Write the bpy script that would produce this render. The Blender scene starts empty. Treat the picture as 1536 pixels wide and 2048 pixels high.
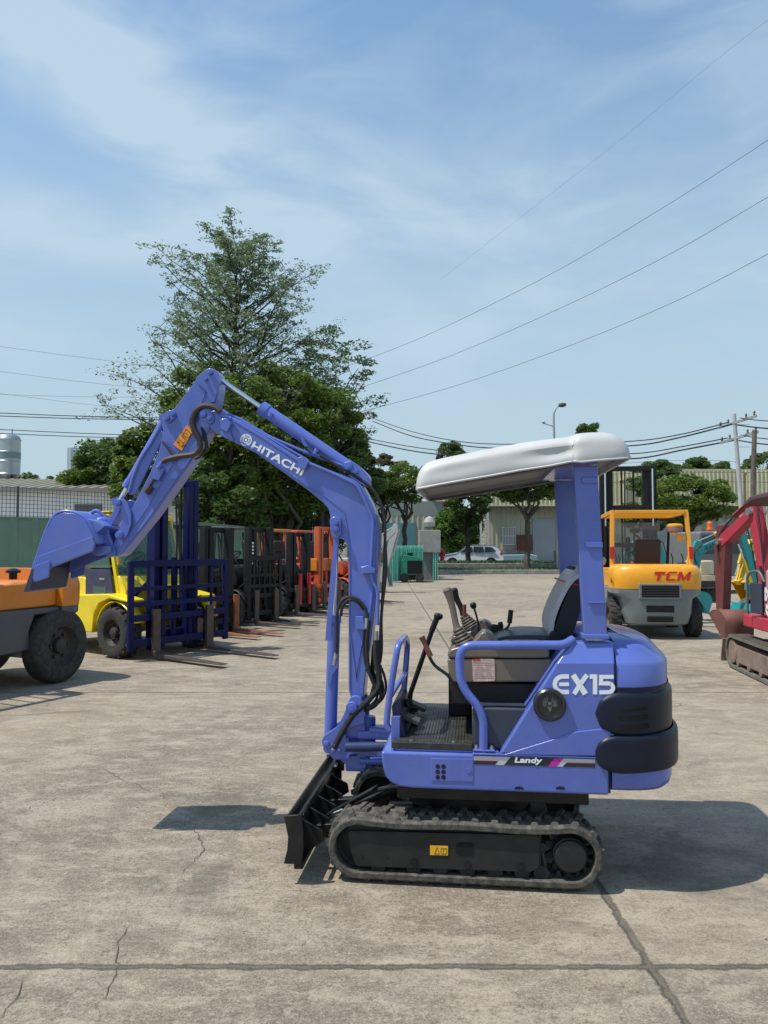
import bpy, bmesh, math, random
import numpy as np
from mathutils import Vector, Matrix
random.seed(7)
S = bpy.context.scene
COL = S.collection
# ---------------------------------------------------------------- camera
F = 1538.0; H = 1.65; PIT = math.atan(66/F)
cam = bpy.data.cameras.new("camera"); camo = bpy.data.objects.new("camera", cam); COL.objects.link(camo)
camo.location = (0, 0, H); camo.rotation_euler = (math.pi/2 + PIT, 0, 0)
cam.sensor_fit = 'VERTICAL'; cam.sensor_height = 36; cam.lens = F/2048*36
cam.clip_start = 0.05; cam.clip_end = 4000
S.camera = camo
# ---------------------------------------------------------------- sun and sky
SUN = Vector((-0.50, -0.13, 1.0)).normalized()
sl = bpy.data.lights.new("sun", 'SUN'); sl.energy = 4.0; sl.angle = math.radians(0.5); sl.color = (1.0, 0.955, 0.88)
so = bpy.data.objects.new("sun", sl); COL.objects.link(so); so.rotation_euler = SUN.to_track_quat('Z', 'Y').to_euler()
so.location = (-5, -2, 10)
wd = bpy.data.worlds.new("World"); S.world = wd; wd.use_nodes = True
def build_sky():
    nt = wd.node_tree; N = nt.nodes; L = nt.links; N.clear()
    out = N.new('ShaderNodeOutputWorld'); bg = N.new('ShaderNodeBackground')
    sky = N.new('ShaderNodeTexSky'); sky.sky_type = 'NISHITA'; sky.sun_disc = False
    sky.sun_elevation = math.asin(SUN.z); sky.sun_rotation = math.atan2(SUN.x, SUN.y)
    sky.air_density = 1.0; sky.dust_density = 0.6; sky.ozone_density = 1.3; sky.altitude = 0
    bg.inputs['Strength'].default_value = 0.14
    tc = N.new('ShaderNodeTexCoord')
    sep = N.new('ShaderNodeSeparateXYZ'); L.new(tc.outputs['Generated'], sep.inputs[0])
    def M(op, a, b=None, c=None):
        x = N.new('ShaderNodeMath'); x.operation = op
        for k, q in enumerate((a, b, c)):
            if q is None: continue
            if isinstance(q, (int, float)): x.inputs[k].default_value = q
            else: L.new(q, x.inputs[k])
        return x.outputs[0]
    X, Y, Zz = sep.outputs
    az = M('ARCTAN2', X, Y); el = M('ARCSINE', Zz)
    cb = N.new('ShaderNodeCombineXYZ'); L.new(az, cb.inputs[0]); L.new(el, cb.inputs[1])
    def noise(sx, sy, rot, sc, det, rg, dist, loc):
        mp = N.new('ShaderNodeMapping'); L.new(cb.outputs[0], mp.inputs[0]); mp.inputs['Rotation'].default_value = (0, 0, rot); mp.inputs['Scale'].default_value = (sx, sy, 1); mp.inputs['Location'].default_value = loc
        n = N.new('ShaderNodeTexNoise'); n.inputs['Scale'].default_value = sc; n.inputs['Detail'].default_value = det; n.inputs['Roughness'].default_value = rg; n.inputs['Distortion'].default_value = dist
        L.new(mp.outputs[0], n.inputs[0]); return n.outputs[0]
    w1 = noise(1.0, 2.6, .30, 3.2, 7, .52, .5, (3.1, 1.7, 0)); w2 = noise(1.0, 3.4, .15, 7.5, 6, .55, .8, (0.4, 5.2, 0)); w0 = noise(1, 1.6, .2, 1.6, 3, .5, .3, (7.7, 2.2, 0))
    # banks of thin cloud: direction (azimuth, elevation in radians), tilt, half length, half width, weight
    tot = None
    for (a0, e0, rot, la, lb, wt) in ((-.30, .50, -.42, .30, .060, .95), (-.16, .485, -.22, .16, .040, .5), (-.44, .385, -.05, .22, .045, .75), (.0, .40, .05, .34, .045, .55), (.30, .45, .25, .22, .05, .5), (-.45, .25, -.1, .16, .025, .45),
                                      (.25, .28, .12, .35, .07, .55), (-.48, .60, -.5, .22, .05, .6), (2.0, .6, .2, .6, .1, .8), (-2.2, .5, -.2, .6, .1, .8), (3.0, .7, 0, .7, .15, .7)):
        c, d = math.cos(rot), math.sin(rot); dx = M('SUBTRACT', az, a0); dy = M('SUBTRACT', M('ADD', el, M('MULTIPLY_ADD', w0, .12, -.06)), e0)
        u = M('DIVIDE', M('ADD', M('MULTIPLY', dx, c), M('MULTIPLY', dy, d)), la); v = M('DIVIDE', M('SUBTRACT', M('MULTIPLY', dy, c), M('MULTIPLY', dx, d)), lb)
        g = M('MULTIPLY', M('EXPONENT', M('MULTIPLY', M('ADD', M('MULTIPLY', u, u), M('MULTIPLY', v, v)), -1.0)), wt); tot = g if tot is None else M('ADD', tot, g)
    wis = M('ADD', M('MULTIPLY_ADD', w1, 2.2, -.55), M('MULTIPLY_ADD', w2, .9, -.45))
    cl = M('ADD', .06, M('ADD', M('MULTIPLY', tot, M('MAXIMUM', wis, 0.1)), M('MULTIPLY', M('MAXIMUM', M('SUBTRACT', w1, .44), 0.0), 2.0)))
    clp = N.new('ShaderNodeClamp'); L.new(M('MULTIPLY', cl, .95), clp.inputs[0]); clp.inputs[2].default_value = .92
    # haze toward the horizon
    hz = N.new('ShaderNodeMapRange'); hz.interpolation_type = 'SMOOTHSTEP'; L.new(Zz, hz.inputs[0])
    hz.inputs[1].default_value = 0.0; hz.inputs[2].default_value = 0.72; hz.inputs[3].default_value = 0.96; hz.inputs[4].default_value = 0.05
    gn = N.new('ShaderNodeVectorMath'); gn.operation = 'MULTIPLY'; L.new(sky.outputs[0], gn.inputs[0]); gn.inputs[1].default_value = (0.82, 1.05, 1.12)
    m1 = N.new('ShaderNodeMix'); m1.data_type = 'RGBA'; L.new(hz.outputs[0], m1.inputs[0]); L.new(gn.outputs[0], m1.inputs[6]); m1.inputs[7].default_value = (2.85, 3.62, 4.0, 1)
    m2 = N.new('ShaderNodeMix'); m2.data_type = 'RGBA'; L.new(clp.outputs[0], m2.inputs[0]); L.new(m1.outputs[2], m2.inputs[6]); m2.inputs[7].default_value = (3.05, 3.95, 4.75, 1)
    L.new(m2.outputs[2], bg.inputs[0]); L.new(bg.outputs[0], out.inputs[0])
build_sky()
S.view_settings.view_transform = 'Standard'; S.view_settings.look = 'None'
S.view_settings.exposure = 0.28; S.view_settings.gamma = 1.0
# ---------------------------------------------------------------- pixel to place
cp, sp = math.cos(PIT), math.sin(PIT)
def ray(px, py):
    a, b = px-768, 1024-py
    return Vector((a, F*cp - b*sp, F*sp + b*cp))
def G(px, py, z=0.0):
    d = ray(px, py); t = (z-H)/d.z; return Vector((d.x*t, d.y*t, z))
def W(px, py, Y):
    d = ray(px, py); t = Y/d.y; return Vector((d.x*t, Y, H+d.z*t))
EA = math.radians(6.6); EO = Vector((0, 3.81, 0))
EU = Vector((math.cos(EA), -math.sin(EA), 0)); EW = Vector((math.sin(EA), math.cos(EA), 0))
def EP(px, py, w):      # point of the excavator's own (u, w, z) frame on its lengthwise plane w
    d = ray(px, py); t = (w + EO.dot(EW))/d.dot(EW)
    p = d*t + Vector((0, 0, H)); q = p-EO
    return Vector((q.dot(EU), w, p.z))
def EL(pts, w): return [EP(x, y, w) for x, y in pts]
# ---------------------------------------------------------------- materials
def srgb(r, g, b):
    f = lambda c: (c/255/12.92 if c/255 <= 0.04045 else ((c/255+0.055)/1.055)**2.4)
    return (f(r), f(g), f(b))
MATS = {}
def mat(name, col, rough=0.5, metal=0.0, var=0.08, scale=6.0, bump=0.0, bscale=60.0, coat=0.0, dirt=0.0, dirtcol=(0.2, 0.17, 0.13), spec=0.5, alpha=1.0, trans=0.0, emit=None):
    if name in MATS: return MATS[name]
    m = bpy.data.materials.new(name); m.use_nodes = True; MATS[name] = m
    nt = m.node_tree; N = nt.nodes; L = nt.links; b = N['Principled BSDF']
    b.inputs['Roughness'].default_value = rough; b.inputs['Metallic'].default_value = metal
    b.inputs['Coat Weight'].default_value = coat; b.inputs['Coat Roughness'].default_value = 0.12
    b.inputs['Specular IOR Level'].default_value = spec; b.inputs['Alpha'].default_value = alpha
    b.inputs['Transmission Weight'].default_value = trans
    c = (*col, 1)
    b.inputs['Base Color'].default_value = c
    if emit: b.inputs['Emission Color'].default_value = (*emit[:3], 1); b.inputs['Emission Strength'].default_value = emit[3]
    m.diffuse_color = c
    tc = N.new('ShaderNodeTexCoord'); last = None
    if var > 0:
        n = N.new('ShaderNodeTexNoise'); n.inputs['Scale'].default_value = scale; n.inputs['Detail'].default_value = 6; n.inputs['Roughness'].default_value = 0.6
        L.new(tc.outputs['Object'], n.inputs[0])
        mr = N.new('ShaderNodeMapRange'); L.new(n.outputs[0], mr.inputs[0]); mr.inputs[1].default_value = 0.3; mr.inputs[2].default_value = 0.7
        mr.inputs[3].default_value = 1-var; mr.inputs[4].default_value = 1+var
        mx = N.new('ShaderNodeVectorMath'); mx.operation = 'SCALE'; mx.inputs[0].default_value = col; L.new(mr.outputs[0], mx.inputs[3])
        last = mx.outputs[0]
        rr = N.new('ShaderNodeMapRange'); L.new(n.outputs[0], rr.inputs[0]); rr.inputs[1].default_value = 0.3; rr.inputs[2].default_value = 0.7
        rr.inputs[3].default_value = max(0.03, rough-0.07); rr.inputs[4].default_value = min(1, rough+0.1); L.new(rr.outputs[0], b.inputs['Roughness'])
    if dirt > 0:
        n2 = N.new('ShaderNodeTexNoise'); n2.inputs['Scale'].default_value = scale*1.7; n2.inputs['Detail'].default_value = 9; n2.inputs['Roughness'].default_value = 0.7
        L.new(tc.outputs['Object'], n2.inputs[0])
        m2 = N.new('ShaderNodeMapRange'); L.new(n2.outputs[0], m2.inputs[0]); m2.inputs[1].default_value = 0.42; m2.inputs[2].default_value = 0.68
        m2.inputs[3].default_value = 0; m2.inputs[4].default_value = dirt
        mm = N.new('ShaderNodeMix'); mm.data_type = 'RGBA'; L.new(m2.outputs[0], mm.inputs[0])
        if last: L.new(last, mm.inputs[6])
        else: mm.inputs[6].default_value = c
        mm.inputs[7].default_value = (*dirtcol, 1); last = mm.outputs[2]
    if last: L.new(last, b.inputs['Base Color'])
    if bump > 0:
        n3 = N.new('ShaderNodeTexNoise'); n3.inputs['Scale'].default_value = bscale; n3.inputs['Detail'].default_value = 4
        L.new(tc.outputs['Object'], n3.inputs[0]); bp = N.new('ShaderNodeBump'); bp.inputs['Strength'].default_value = bump; bp.inputs['Distance'].default_value = 0.004
        L.new(n3.outputs[0], bp.inputs['Height']); L.new(bp.outputs[0], b.inputs['Normal'])
    return m
# ---------------------------------------------------------------- mesh builder
def spline(pts, n=6, closed=False):
    P = [Vector(p) for p in pts]
    if len(P) < 3: return P
    out = []; m = len(P)
    rng = range(m) if closed else range(m-1)
    for i in rng:
        if closed: p0, p1, p2, p3 = P[i-1], P[i], P[(i+1) % m], P[(i+2) % m]
        else: p0, p1, p2, p3 = P[max(i-1, 0)], P[i], P[i+1], P[min(i+2, m-1)]
        for k in range(n):
            t = k/n; t2 = t*t; t3 = t2*t
            out.append(0.5*((2*p1)+(p2-p0)*t+(2*p0-5*p1+4*p2-p3)*t2+(3*p1-p0-3*p2+p3)*t3))
    if not closed: out.append(P[-1])
    return out
def fillet(pts, r, n=5):      # round the inner corners of an open 3D polyline
    P = [Vector(p) for p in pts]; out = [P[0]]
    for i in range(1, len(P)-1):
        a, b, c = P[i-1], P[i], P[i+1]
        d1 = (a-b); d2 = (c-b); k = min(r, d1.length*0.49, d2.length*0.49)
        s, e = b+d1.normalized()*k, b+d2.normalized()*k
        for j in range(n+1):
            t = j/n; out.append(s*(1-t)**2 + b*2*t*(1-t) + e*t*t)
    out.append(P[-1]); return out
class MB:
    def __init__(s): s.v = []; s.f = []; s.mi = []; s.m = 0
    def _a(s, vs, fs):
        o = len(s.v); s.v += [tuple(v) for v in vs]
        for f in fs: s.f.append(tuple(i+o for i in f)); s.mi.append(s.m)
        return s
    def hexa(s, p):
        return s._a(p, [(0, 3, 2, 1), (4, 5, 6, 7), (0, 1, 5, 4), (1, 2, 6, 5), (2, 3, 7, 6), (3, 0, 4, 7)])
    def bx(s, x0, x1, y0, y1, z0, z1, M=None):
        p = [Vector(c) for c in ((x0, y0, z0), (x1, y0, z0), (x1, y1, z0), (x0, y1, z0), (x0, y0, z1), (x1, y0, z1), (x1, y1, z1), (x0, y1, z1))]
        if M: p = [M @ q for q in p]
        return s.hexa(p)
    def bar(s, a, b, w, t, up=(0, 0, 1)):    # box beam from a to b, w across, t along up
        a, b = Vector(a), Vector(b); d = (b-a).normalized(); up = Vector(up)
        x = d.cross(up)
        if x.length < 1e-4: x = d.cross(Vector((1, 0, 0)))
        x.normalize(); y = x.cross(d).normalized()
        x = x*(w/2); y = y*(t/2)
        return s.hexa([a-x-y, a+x-y, a+x+y, a-x+y, b-x-y, b+x-y, b+x+y, b-x+y])
    def prism(s, pts, vec):
        n = len(pts); P = [Vector(p) for p in pts]; vec = Vector(vec)
        nr = Vector((0, 0, 0))
        for i in range(n): nr += P[i].cross(P[(i+1) % n])
        if nr.dot(vec) > 0: P = P[::-1]
        Q = [p+vec for p in P]
        fs = [tuple(range(n)), tuple(range(2*n-1, n-1, -1))]
        for i in range(n):
            j = (i+1) % n; fs.append((i, i+n, j+n, j))
        return s._a(P+Q, fs)
    def cyl(s, a, b, r, r2=None, n=16, caps=True):
        a, b = Vector(a), Vector(b); d = (b-a).normalized(); r2 = r if r2 is None else r2
        x = d.orthogonal().normalized(); y = d.cross(x); vs = []
        for p, q in ((a, r), (b, r2)):
            for i in range(n): t = 2*math.pi*i/n; vs.append(p+(x*math.cos(t)+y*math.sin(t))*q)
        fs = [(i, (i+1) % n, (i+1) % n+n, i+n) for i in range(n)]
        if caps: fs += [tuple(range(n-1, -1, -1)), tuple(range(n, 2*n))]
        return s._a(vs, fs)
    def lathe(s, prof, a, axis, n=24, ends=True):   # prof: (radius, height along axis)
        a = Vector(a); d = Vector(axis).normalized(); x = d.orthogonal().normalized(); y = d.cross(x); vs = []; m = len(prof)
        for r, h in prof:
            for i in range(n): t = 2*math.pi*i/n; vs.append(a+d*h+(x*math.cos(t)+y*math.sin(t))*r)
        fs = []
        for k in range(m-1):
            for i in range(n): j = (i+1) % n; fs.append((k*n+i, k*n+j, (k+1)*n+j, (k+1)*n+i))
        if ends: fs += [tuple(range(n-1, -1, -1)), tuple((m-1)*n+i for i in range(n))]
        return s._a(vs, fs)
    def tube(s, pts, r, n=8, closed=False, rs=None):
        P = [Vector(p) for p in pts]; m = len(P); vs = []; prev = None
        for i in range(m):
            if closed: d = P[(i+1) % m]-P[i-1]
            else: d = P[min(i+1, m-1)]-P[max(i-1, 0)]
            d.normalize()
            if prev is None: x = d.orthogonal().normalized()
            else:
                x = prev-d*prev.dot(d)
                x = x.normalized() if x.length > 1e-5 else d.orthogonal().normalized()
            prev = x; y = d.cross(x); q = rs[i] if rs else r
            for k in range(n): t = 2*math.pi*k/n; vs.append(P[i]+(x*math.cos(t)+y*math.sin(t))*q)
        fs = []
        for i in range(m if closed else m-1):
            j = (i+1) % m
            for k in range(n): l = (k+1) % n; fs.append((i*n+k, i*n+l, j*n+l, j*n+k))
        if not closed: fs += [tuple(range(n-1, -1, -1)), tuple((m-1)*n+k for k in range(n))]
        return s._a(vs, fs)
    def ribbon(s, pts, wv, th, nrm_side=1):  # flat strip following pts, wv = width vector, th thickness upward normal
        pass
    def grid(s, rows, closed=False):       # rows: list of lists of points (same length)
        m = len(rows); n = len(rows[0]); vs = [p for r in rows for p in r]; fs = []
        for i in range(m-1):
            for k in range(n if closed else n-1):
                l = (k+1) % n; fs.append((i*n+k, i*n+l, (i+1)*n+l, (i+1)*n+k))
        return s._a(vs, fs)
    def face(s, pts): return s._a(pts, [tuple(range(len(pts)))])
    def build(s, name, mats, parent=None, bevel=0.0, ang=35, loc=None, seg=2, solid=0.0, rz=None, sub=0, flat=False):
        me = bpy.data.meshes.new(name); me.from_pydata(s.v, [], s.f)
        ml = mats if isinstance(mats, (list, tuple)) else [mats]
        for m in ml: me.materials.append(m)
        if len(ml) > 1: me.polygons.foreach_set('material_index', s.mi)
        me.validate(); me.update()
        bm = bmesh.new(); bm.from_mesh(me); bmesh.ops.recalc_face_normals(bm, faces=bm.faces)
        if bevel > 0: bmesh.ops.remove_doubles(bm, verts=bm.verts, dist=1e-5)
        bm.to_mesh(me); bm.free()
        if not flat:
            me.shade_smooth(); me.set_sharp_from_angle(angle=math.radians(ang))
        o = bpy.data.objects.new(name, me); COL.objects.link(o)
        if parent: o.parent = parent
        if loc is not None: o.location = loc
        if rz is not None: o.rotation_euler = (0, 0, rz)
        if solid: md = o.modifiers.new('s', 'SOLIDIFY'); md.thickness = solid; md.offset = 0
        if sub: md = o.modifiers.new('u', 'SUBSURF'); md.levels = sub; md.render_levels = sub
        if bevel > 0:
            md = o.modifiers.new('b', 'BEVEL'); md.width = bevel; md.segments = seg; md.limit_method = 'ANGLE'; md.angle_limit = math.radians(40)
            md.harden_normals = True
        return o
def tag(o, label=None, cat=None, group=None, kind=None):
    if label: o['label'] = label
    if cat: o['category'] = cat
    if group: o['group'] = group
    if kind: o['kind'] = kind
    return o
def empty(name, loc=(0, 0, 0), rz=0.0, label=None, cat=None, group=None):
    o = bpy.data.objects.new(name, None); COL.objects.link(o); o.location = loc; o.rotation_euler = (0, 0, rz); o.empty_display_size = 0.2
    return tag(o, label, cat, group)
def copy_tree(o, parent=None):
    kids = [c for c in bpy.data.objects if c.parent == o]
    c = o.copy(); COL.objects.link(c); c.parent = parent
    for k in kids: copy_tree(k, c)
    return c
def text_to(name, txt, m, parent, p0, xv, yv, w=None, h=None, depth=0.0015, bold=0.02, shear=0.0, space=1.0):
    # lettering whose left-bottom is p0, running along xv with its up along yv, fitted to w x h
    cu = bpy.data.curves.new(name, 'FONT'); cu.body = txt; cu.offset = bold; cu.shear = shear; cu.space_character = space
    cu.extrude = 0.5; cu.resolution_u = 4
    t = bpy.data.objects.new(name, cu); COL.objects.link(t)
    dg = bpy.context.evaluated_depsgraph_get(); me = bpy.data.meshes.new_from_object(t.evaluated_get(dg)); bpy.data.objects.remove(t)
    xs = [v.co.x for v in me.vertices]; ys = [v.co.y for v in me.vertices]
    x0, x1, y0, y1 = min(xs), max(xs), min(ys), max(ys)
    sy = h/(y1-y0); sx = w/(x1-x0) if w else sy
    xv, yv, p0 = Vector(xv).normalized(), Vector(yv).normalized(), Vector(p0); nv = xv.cross(yv)
    for v in me.vertices:
        c = v.co; v.co = p0 + xv*((c.x-x0)*sx) + yv*((c.y-y0)*sy) + nv*((c.z+0.5)*depth)
    me.materials.clear(); me.materials.append(m); me.name = name
    o = bpy.data.objects.new(name, me); COL.objects.link(o); o.parent = parent
    return o
# ---------------------------------------------------------------- ground, road, verges
def concrete():
    m = bpy.data.materials.new('yard_concrete'); m.use_nodes = True; nt = m.node_tree; N = nt.nodes; L = nt.links; b = N['Principled BSDF']
    b.inputs['Roughness'].default_value = 0.86; b.inputs['Specular IOR Level'].default_value = 0.3
    tc = N.new('ShaderNodeTexCoord'); P = tc.outputs['Object']
    def noise(sc, det=5, rg=0.6, vec=P, dist=0.0):
        n = N.new('ShaderNodeTexNoise'); n.inputs['Scale'].default_value = sc; n.inputs['Detail'].default_value = det; n.inputs['Roughness'].default_value = rg
        n.inputs['Distortion'].default_value = dist; L.new(vec, n.inputs[0]); return n.outputs[0]
    def rng(x, a, c, lo, hi, smooth=True):
        r = N.new('ShaderNodeMapRange'); r.interpolation_type = 'SMOOTHSTEP' if smooth else 'LINEAR'; L.new(x, r.inputs[0])
        for i, q in enumerate((a, c, lo, hi)): r.inputs[i+1].default_value = q
        return r.outputs[0]
    def mix(f, a, c):
        x = N.new('ShaderNodeMix'); x.data_type = 'RGBA'
        if isinstance(f, float): x.inputs[0].default_value = f
        else: L.new(f, x.inputs[0])
        for i, q in ((6, a), (7, c)):
            if isinstance(q, tuple): x.inputs[i].default_value = (*q, 1)
            else: L.new(q, x.inputs[i])
        return x.outputs[2]
    def mth(op, a, c=None, d=None):
        x = N.new('ShaderNodeMath'); x.operation = op
        for i, q in enumerate((a, c, d)):
            if q is None: continue
            if isinstance(q, (int, float)): x.inputs[i].default_value = q
            else: L.new(q, x.inputs[i])
        return x.outputs[0]
    mp = N.new('ShaderNodeMapping'); L.new(P, mp.inputs[0]); mp.inputs['Scale'].default_value = (0.55, 1.0, 1); mp.inputs['Rotation'].default_value = (0, 0, 0.25)
    big = noise(0.35, 4, 0.55, mp.outputs[0]); mid = noise(1.9, 8, 0.68, mp.outputs[0], 0.4); fine = noise(26, 6, 0.75); grit = noise(130, 3, 0.7); g2 = noise(62, 3, 0.8); tone = noise(0.16, 3, 0.5)
    col = mix(rng(big, 0.3, 0.7, 0, 1), (0.168, 0.150, 0.124), (0.228, 0.206, 0.173))
    col = mix(rng(mid, 0.48, 0.62, 0, 0.8), col, (0.284, 0.264, 0.231))
    col = mix(rng(mid, 0.48, 0.34, 0, 0.7), col, (0.125, 0.114, 0.096))
    col = mix(rng(fine, 0.52, 0.64, 0, 0.6), col, (0.330, 0.310, 0.277))
    col = mix(rng(fine, 0.47, 0.36, 0, 0.75), col, (0.086, 0.078, 0.066))
    col = mix(rng(grit, 0.45, 0.33, 0, 0.85), col, (0.059, 0.053, 0.046))
    col = mix(rng(grit, 0.55, 0.66, 0, 0.7), col, (0.363, 0.350, 0.317))
    md2 = noise(7, 8, 0.75, mp.outputs[0], 0.3); col = mix(rng(md2, 0.50, 0.60, 0, 0.55), col, (0.34, 0.315, 0.27)); col = mix(rng(md2, 0.46, 0.37, 0, 0.55), col, (0.125, 0.112, 0.094))
    col = mix(rng(g2, 0.47, 0.38, 0, 0.5), col, (0.085, 0.077, 0.066)); col = mix(rng(g2, 0.54, 0.64, 0, 0.4), col, (0.36, 0.34, 0.30))
    col = mix(rng(tone, 0.42, 0.58, 0, 0.35), col, (0.30, 0.275, 0.235))
    # oil stains and mossy patches
    st = noise(0.8, 6, 0.7, P, 0.8); col = mix(rng(st, 0.54, 0.66, 0, 0.5), col, (0.086, 0.079, 0.069))
    ms = noise(1.15, 5, 0.7, mp.outputs[0], 0.2); col = mix(mth('MULTIPLY', rng(ms, 0.60, 0.70, 0, 0.5), rng(fine, 0.4, 0.6, 0, 1)), col, (0.079, 0.099, 0.073))
    # pits
    vo = N.new('ShaderNodeTexVoronoi'); vo.inputs['Scale'].default_value = 9; L.new(P, vo.inputs[0]); pit = rng(vo.outputs[0], 0.035, 0.085, 1, 0)
    pm = rng(noise(2.3, 3), 0.5, 0.62, 0, 1); pit = mth('MULTIPLY', pit, pm); col = mix(mth('MULTIPLY', pit, 0.7), col, (0.066, 0.059, 0.053))
    # cracks: edges of a warped cell pattern, kept only in places
    wv = N.new('ShaderNodeVectorMath'); wv.operation = 'ADD'; nn = N.new('ShaderNodeTexNoise'); nn.inputs['Scale'].default_value = 3.5; nn.inputs['Detail'].default_value = 6; L.new(P, nn.inputs[0])
    sc = N.new('ShaderNodeVectorMath'); sc.operation = 'SCALE'; sc.inputs[3].default_value = 0.5; L.new(nn.outputs[1], sc.inputs[0]); L.new(P, wv.inputs[0]); L.new(sc.outputs[0], wv.inputs[1])
    vc = N.new('ShaderNodeTexVoronoi'); vc.feature = 'DISTANCE_TO_EDGE'; vc.inputs['Scale'].default_value = 0.62; L.new(wv.outputs[0], vc.inputs[0])
    crk = mth('MULTIPLY', rng(vc.outputs[0], 0.0015, 0.0055, 1, 0), rng(noise(0.9, 3), 0.60, 0.67, 0, 0.6))
    col = mix(mth('MULTIPLY', crk, 0.85), col, (0.036, 0.033, 0.028))
    # slab joints, wobbly and worn
    sx = N.new('ShaderNodeSeparateXYZ'); L.new(P, sx.inputs[0]); wob = mth('MULTIPLY_ADD', noise(4, 6, 0.75), 0.05, -0.025)
    def joint(co, off, per, wd_):
        q = mth('ADD', mth('ADD', co, -off), wob)
        q = mth('ABSOLUTE', mth('SUBTRACT', mth('FLOORED_MODULO', mth('ADD', q, per/2), per), per/2))
        return q
    jy = joint(sx.outputs[1], 3.085, 5.62, 0); jx = joint(sx.outputs[0], 1.045, 60.0, 0)
    jd = mth('MINIMUM', jy, jx); edge = mth('MULTIPLY_ADD', noise(11, 7, 0.8), 0.060, -0.022)
    jm = mth('MULTIPLY', rng(mth('SUBTRACT', jd, edge), -0.004, 0.016, 1, 0), rng(noise(3.0, 4, 0.7), 0.35, 0.6, 0.80, 1.0))
    col = mix(jm, col, mix(rng(grit, 0.4, 0.65, 0, 1), (0.030, 0.026, 0.021), (0.085, 0.075, 0.060)))
    col = mix(rng(jd, 0.012, 0.10, 0.22, 0), col, (0.317, 0.304, 0.271))
    wm = N.new('ShaderNodeVectorMath'); wm.operation = 'MULTIPLY'; L.new(col, wm.inputs[0]); wm.inputs[1].default_value = (1.20, 1.10, 0.97); L.new(wm.outputs[0], b.inputs['Base Color'])
    h = mth('ADD', mth('MULTIPLY', fine, 0.6), mth('MULTIPLY', grit, 0.35))
    h = mth('ADD', h, mth('MULTIPLY', mid, 1.2))
    h = mth('SUBTRACT', h, mth('MULTIPLY', mth('MAXIMUM', jm, crk), 1.3)); h = mth('SUBTRACT', h, mth('MULTIPLY', pit, 1.0))
    bp = N.new('ShaderNodeBump'); bp.inputs['Strength'].default_value = 1.0; bp.inputs['Distance'].default_value = 0.010; L.new(h, bp.inputs['Height']); L.new(bp.outputs[0], b.inputs['Normal'])
    return m
def sheet(name, x0, x1, y0, y1, z, m):
    q = MB(); q.face([(x0, y0, z), (x1, y0, z), (x1, y1, z), (x0, y1, z)]); return tag(q.build(name, m, flat=True), kind='structure')
M_asph = mat('asphalt', (0.055, 0.055, 0.056), 0.9, var=0.2, scale=2.0, bump=0.5)
M_dirt = mat('bare_ground', (0.16, 0.15, 0.11), 0.95, var=0.3, scale=0.3, bump=0.5)
M_kerb = mat('kerb_concrete', (0.30, 0.29, 0.27), 0.85, var=0.2, scale=1.5, dirt=0.7, dirtcol=(0.08, 0.08, 0.075))
M_grass = mat('grass_blades', (0.075, 0.12, 0.025), 0.7, var=0.45, scale=1.2)
sheet('ground', -1500, 1500, -30, 2500, -0.012, M_dirt)
sheet('yard_pavement', -70, 70, -25, 43.6, 0.0, concrete())
sheet('road', -300, 300, 52.6, 64, -0.004, M_asph)
q = MB()
q.bx(-90, 90, 43.6, 43.95, -0.01, 0.24)
tag(q.build('kerb', M_kerb, bevel=0.02), kind='structure')
q = MB(); q.bx(-90, 90, 43.952, 47.5, -0.01, 0.2); tag(q.build('verge', M_dirt), kind='structure')
q = MB(); q.bx(-90, 90, 47.502, 47.85, -0.01, 0.52); q.bx(-90, 90, 52.2, 52.5, -0.01, 0.5); tag(q.build('planter_kerb', M_kerb, bevel=0.02), kind='structure')
q = MB(); q.bx(-90, 90, 47.852, 52.198, -0.01, 0.46); tag(q.build('planter_bed', M_dirt), kind='structure')
q = MB(); q.bx(-150, 150, 64, 68.5, -0.01, 0.12); tag(q.build('pavement', M_kerb), kind='structure')
def grass_mesh(name, x0, x1, y0, y1, z, n, hh, seed):
    r = np.random.default_rng(seed); x = r.uniform(x0, x1, n); y = r.uniform(y0, y1, n); a = r.uniform(0, math.pi, n); h_ = r.uniform(0.4, 1, n)*hh; w_ = r.uniform(.03, .07, n)
    lx, ly = r.normal(0, .06, n), r.normal(0, .06, n)
    dx, dy = np.cos(a)*w_, np.sin(a)*w_
    zz = np.full(n, z)
    V = np.stack([np.stack([x-dx, y-dy, zz], 1), np.stack([x+dx, y+dy, zz], 1), np.stack([x+lx, y+ly, zz+h_], 1)], 1).reshape(-1, 3)
    me = bpy.data.meshes.new(name); me.from_pydata(V.tolist(), [], np.arange(3*n).reshape(-1, 3).tolist()); me.materials.append(M_grass)
    o = bpy.data.objects.new(name, me); COL.objects.link(o); return tag(o, kind='stuff')
tag(grass_mesh('grass', -14, 32, 43.98, 47.4, 0.2, 26000, 0.14, 1), 'low rough grass on the narrow strip behind the yard kerb', 'grass')
tag(grass_mesh('grass', -14, 32, 47.9, 52.1, 0.46, 30000, 0.22, 2), 'mown grass filling the raised roadside planter bed', 'grass')
# drain grate in the kerb
q = MB()
for i in range(9): q.bx(3.35+i*0.2, 3.35+i*0.2+0.09, 43.45, 43.56, 0.004, 0.02)
tag(q.build('drain_grate', mat('cast_iron', (0.03, 0.03, 0.03), 0.7)), 'dark slotted drain grate at the foot of the kerb', 'drain grate')
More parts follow.
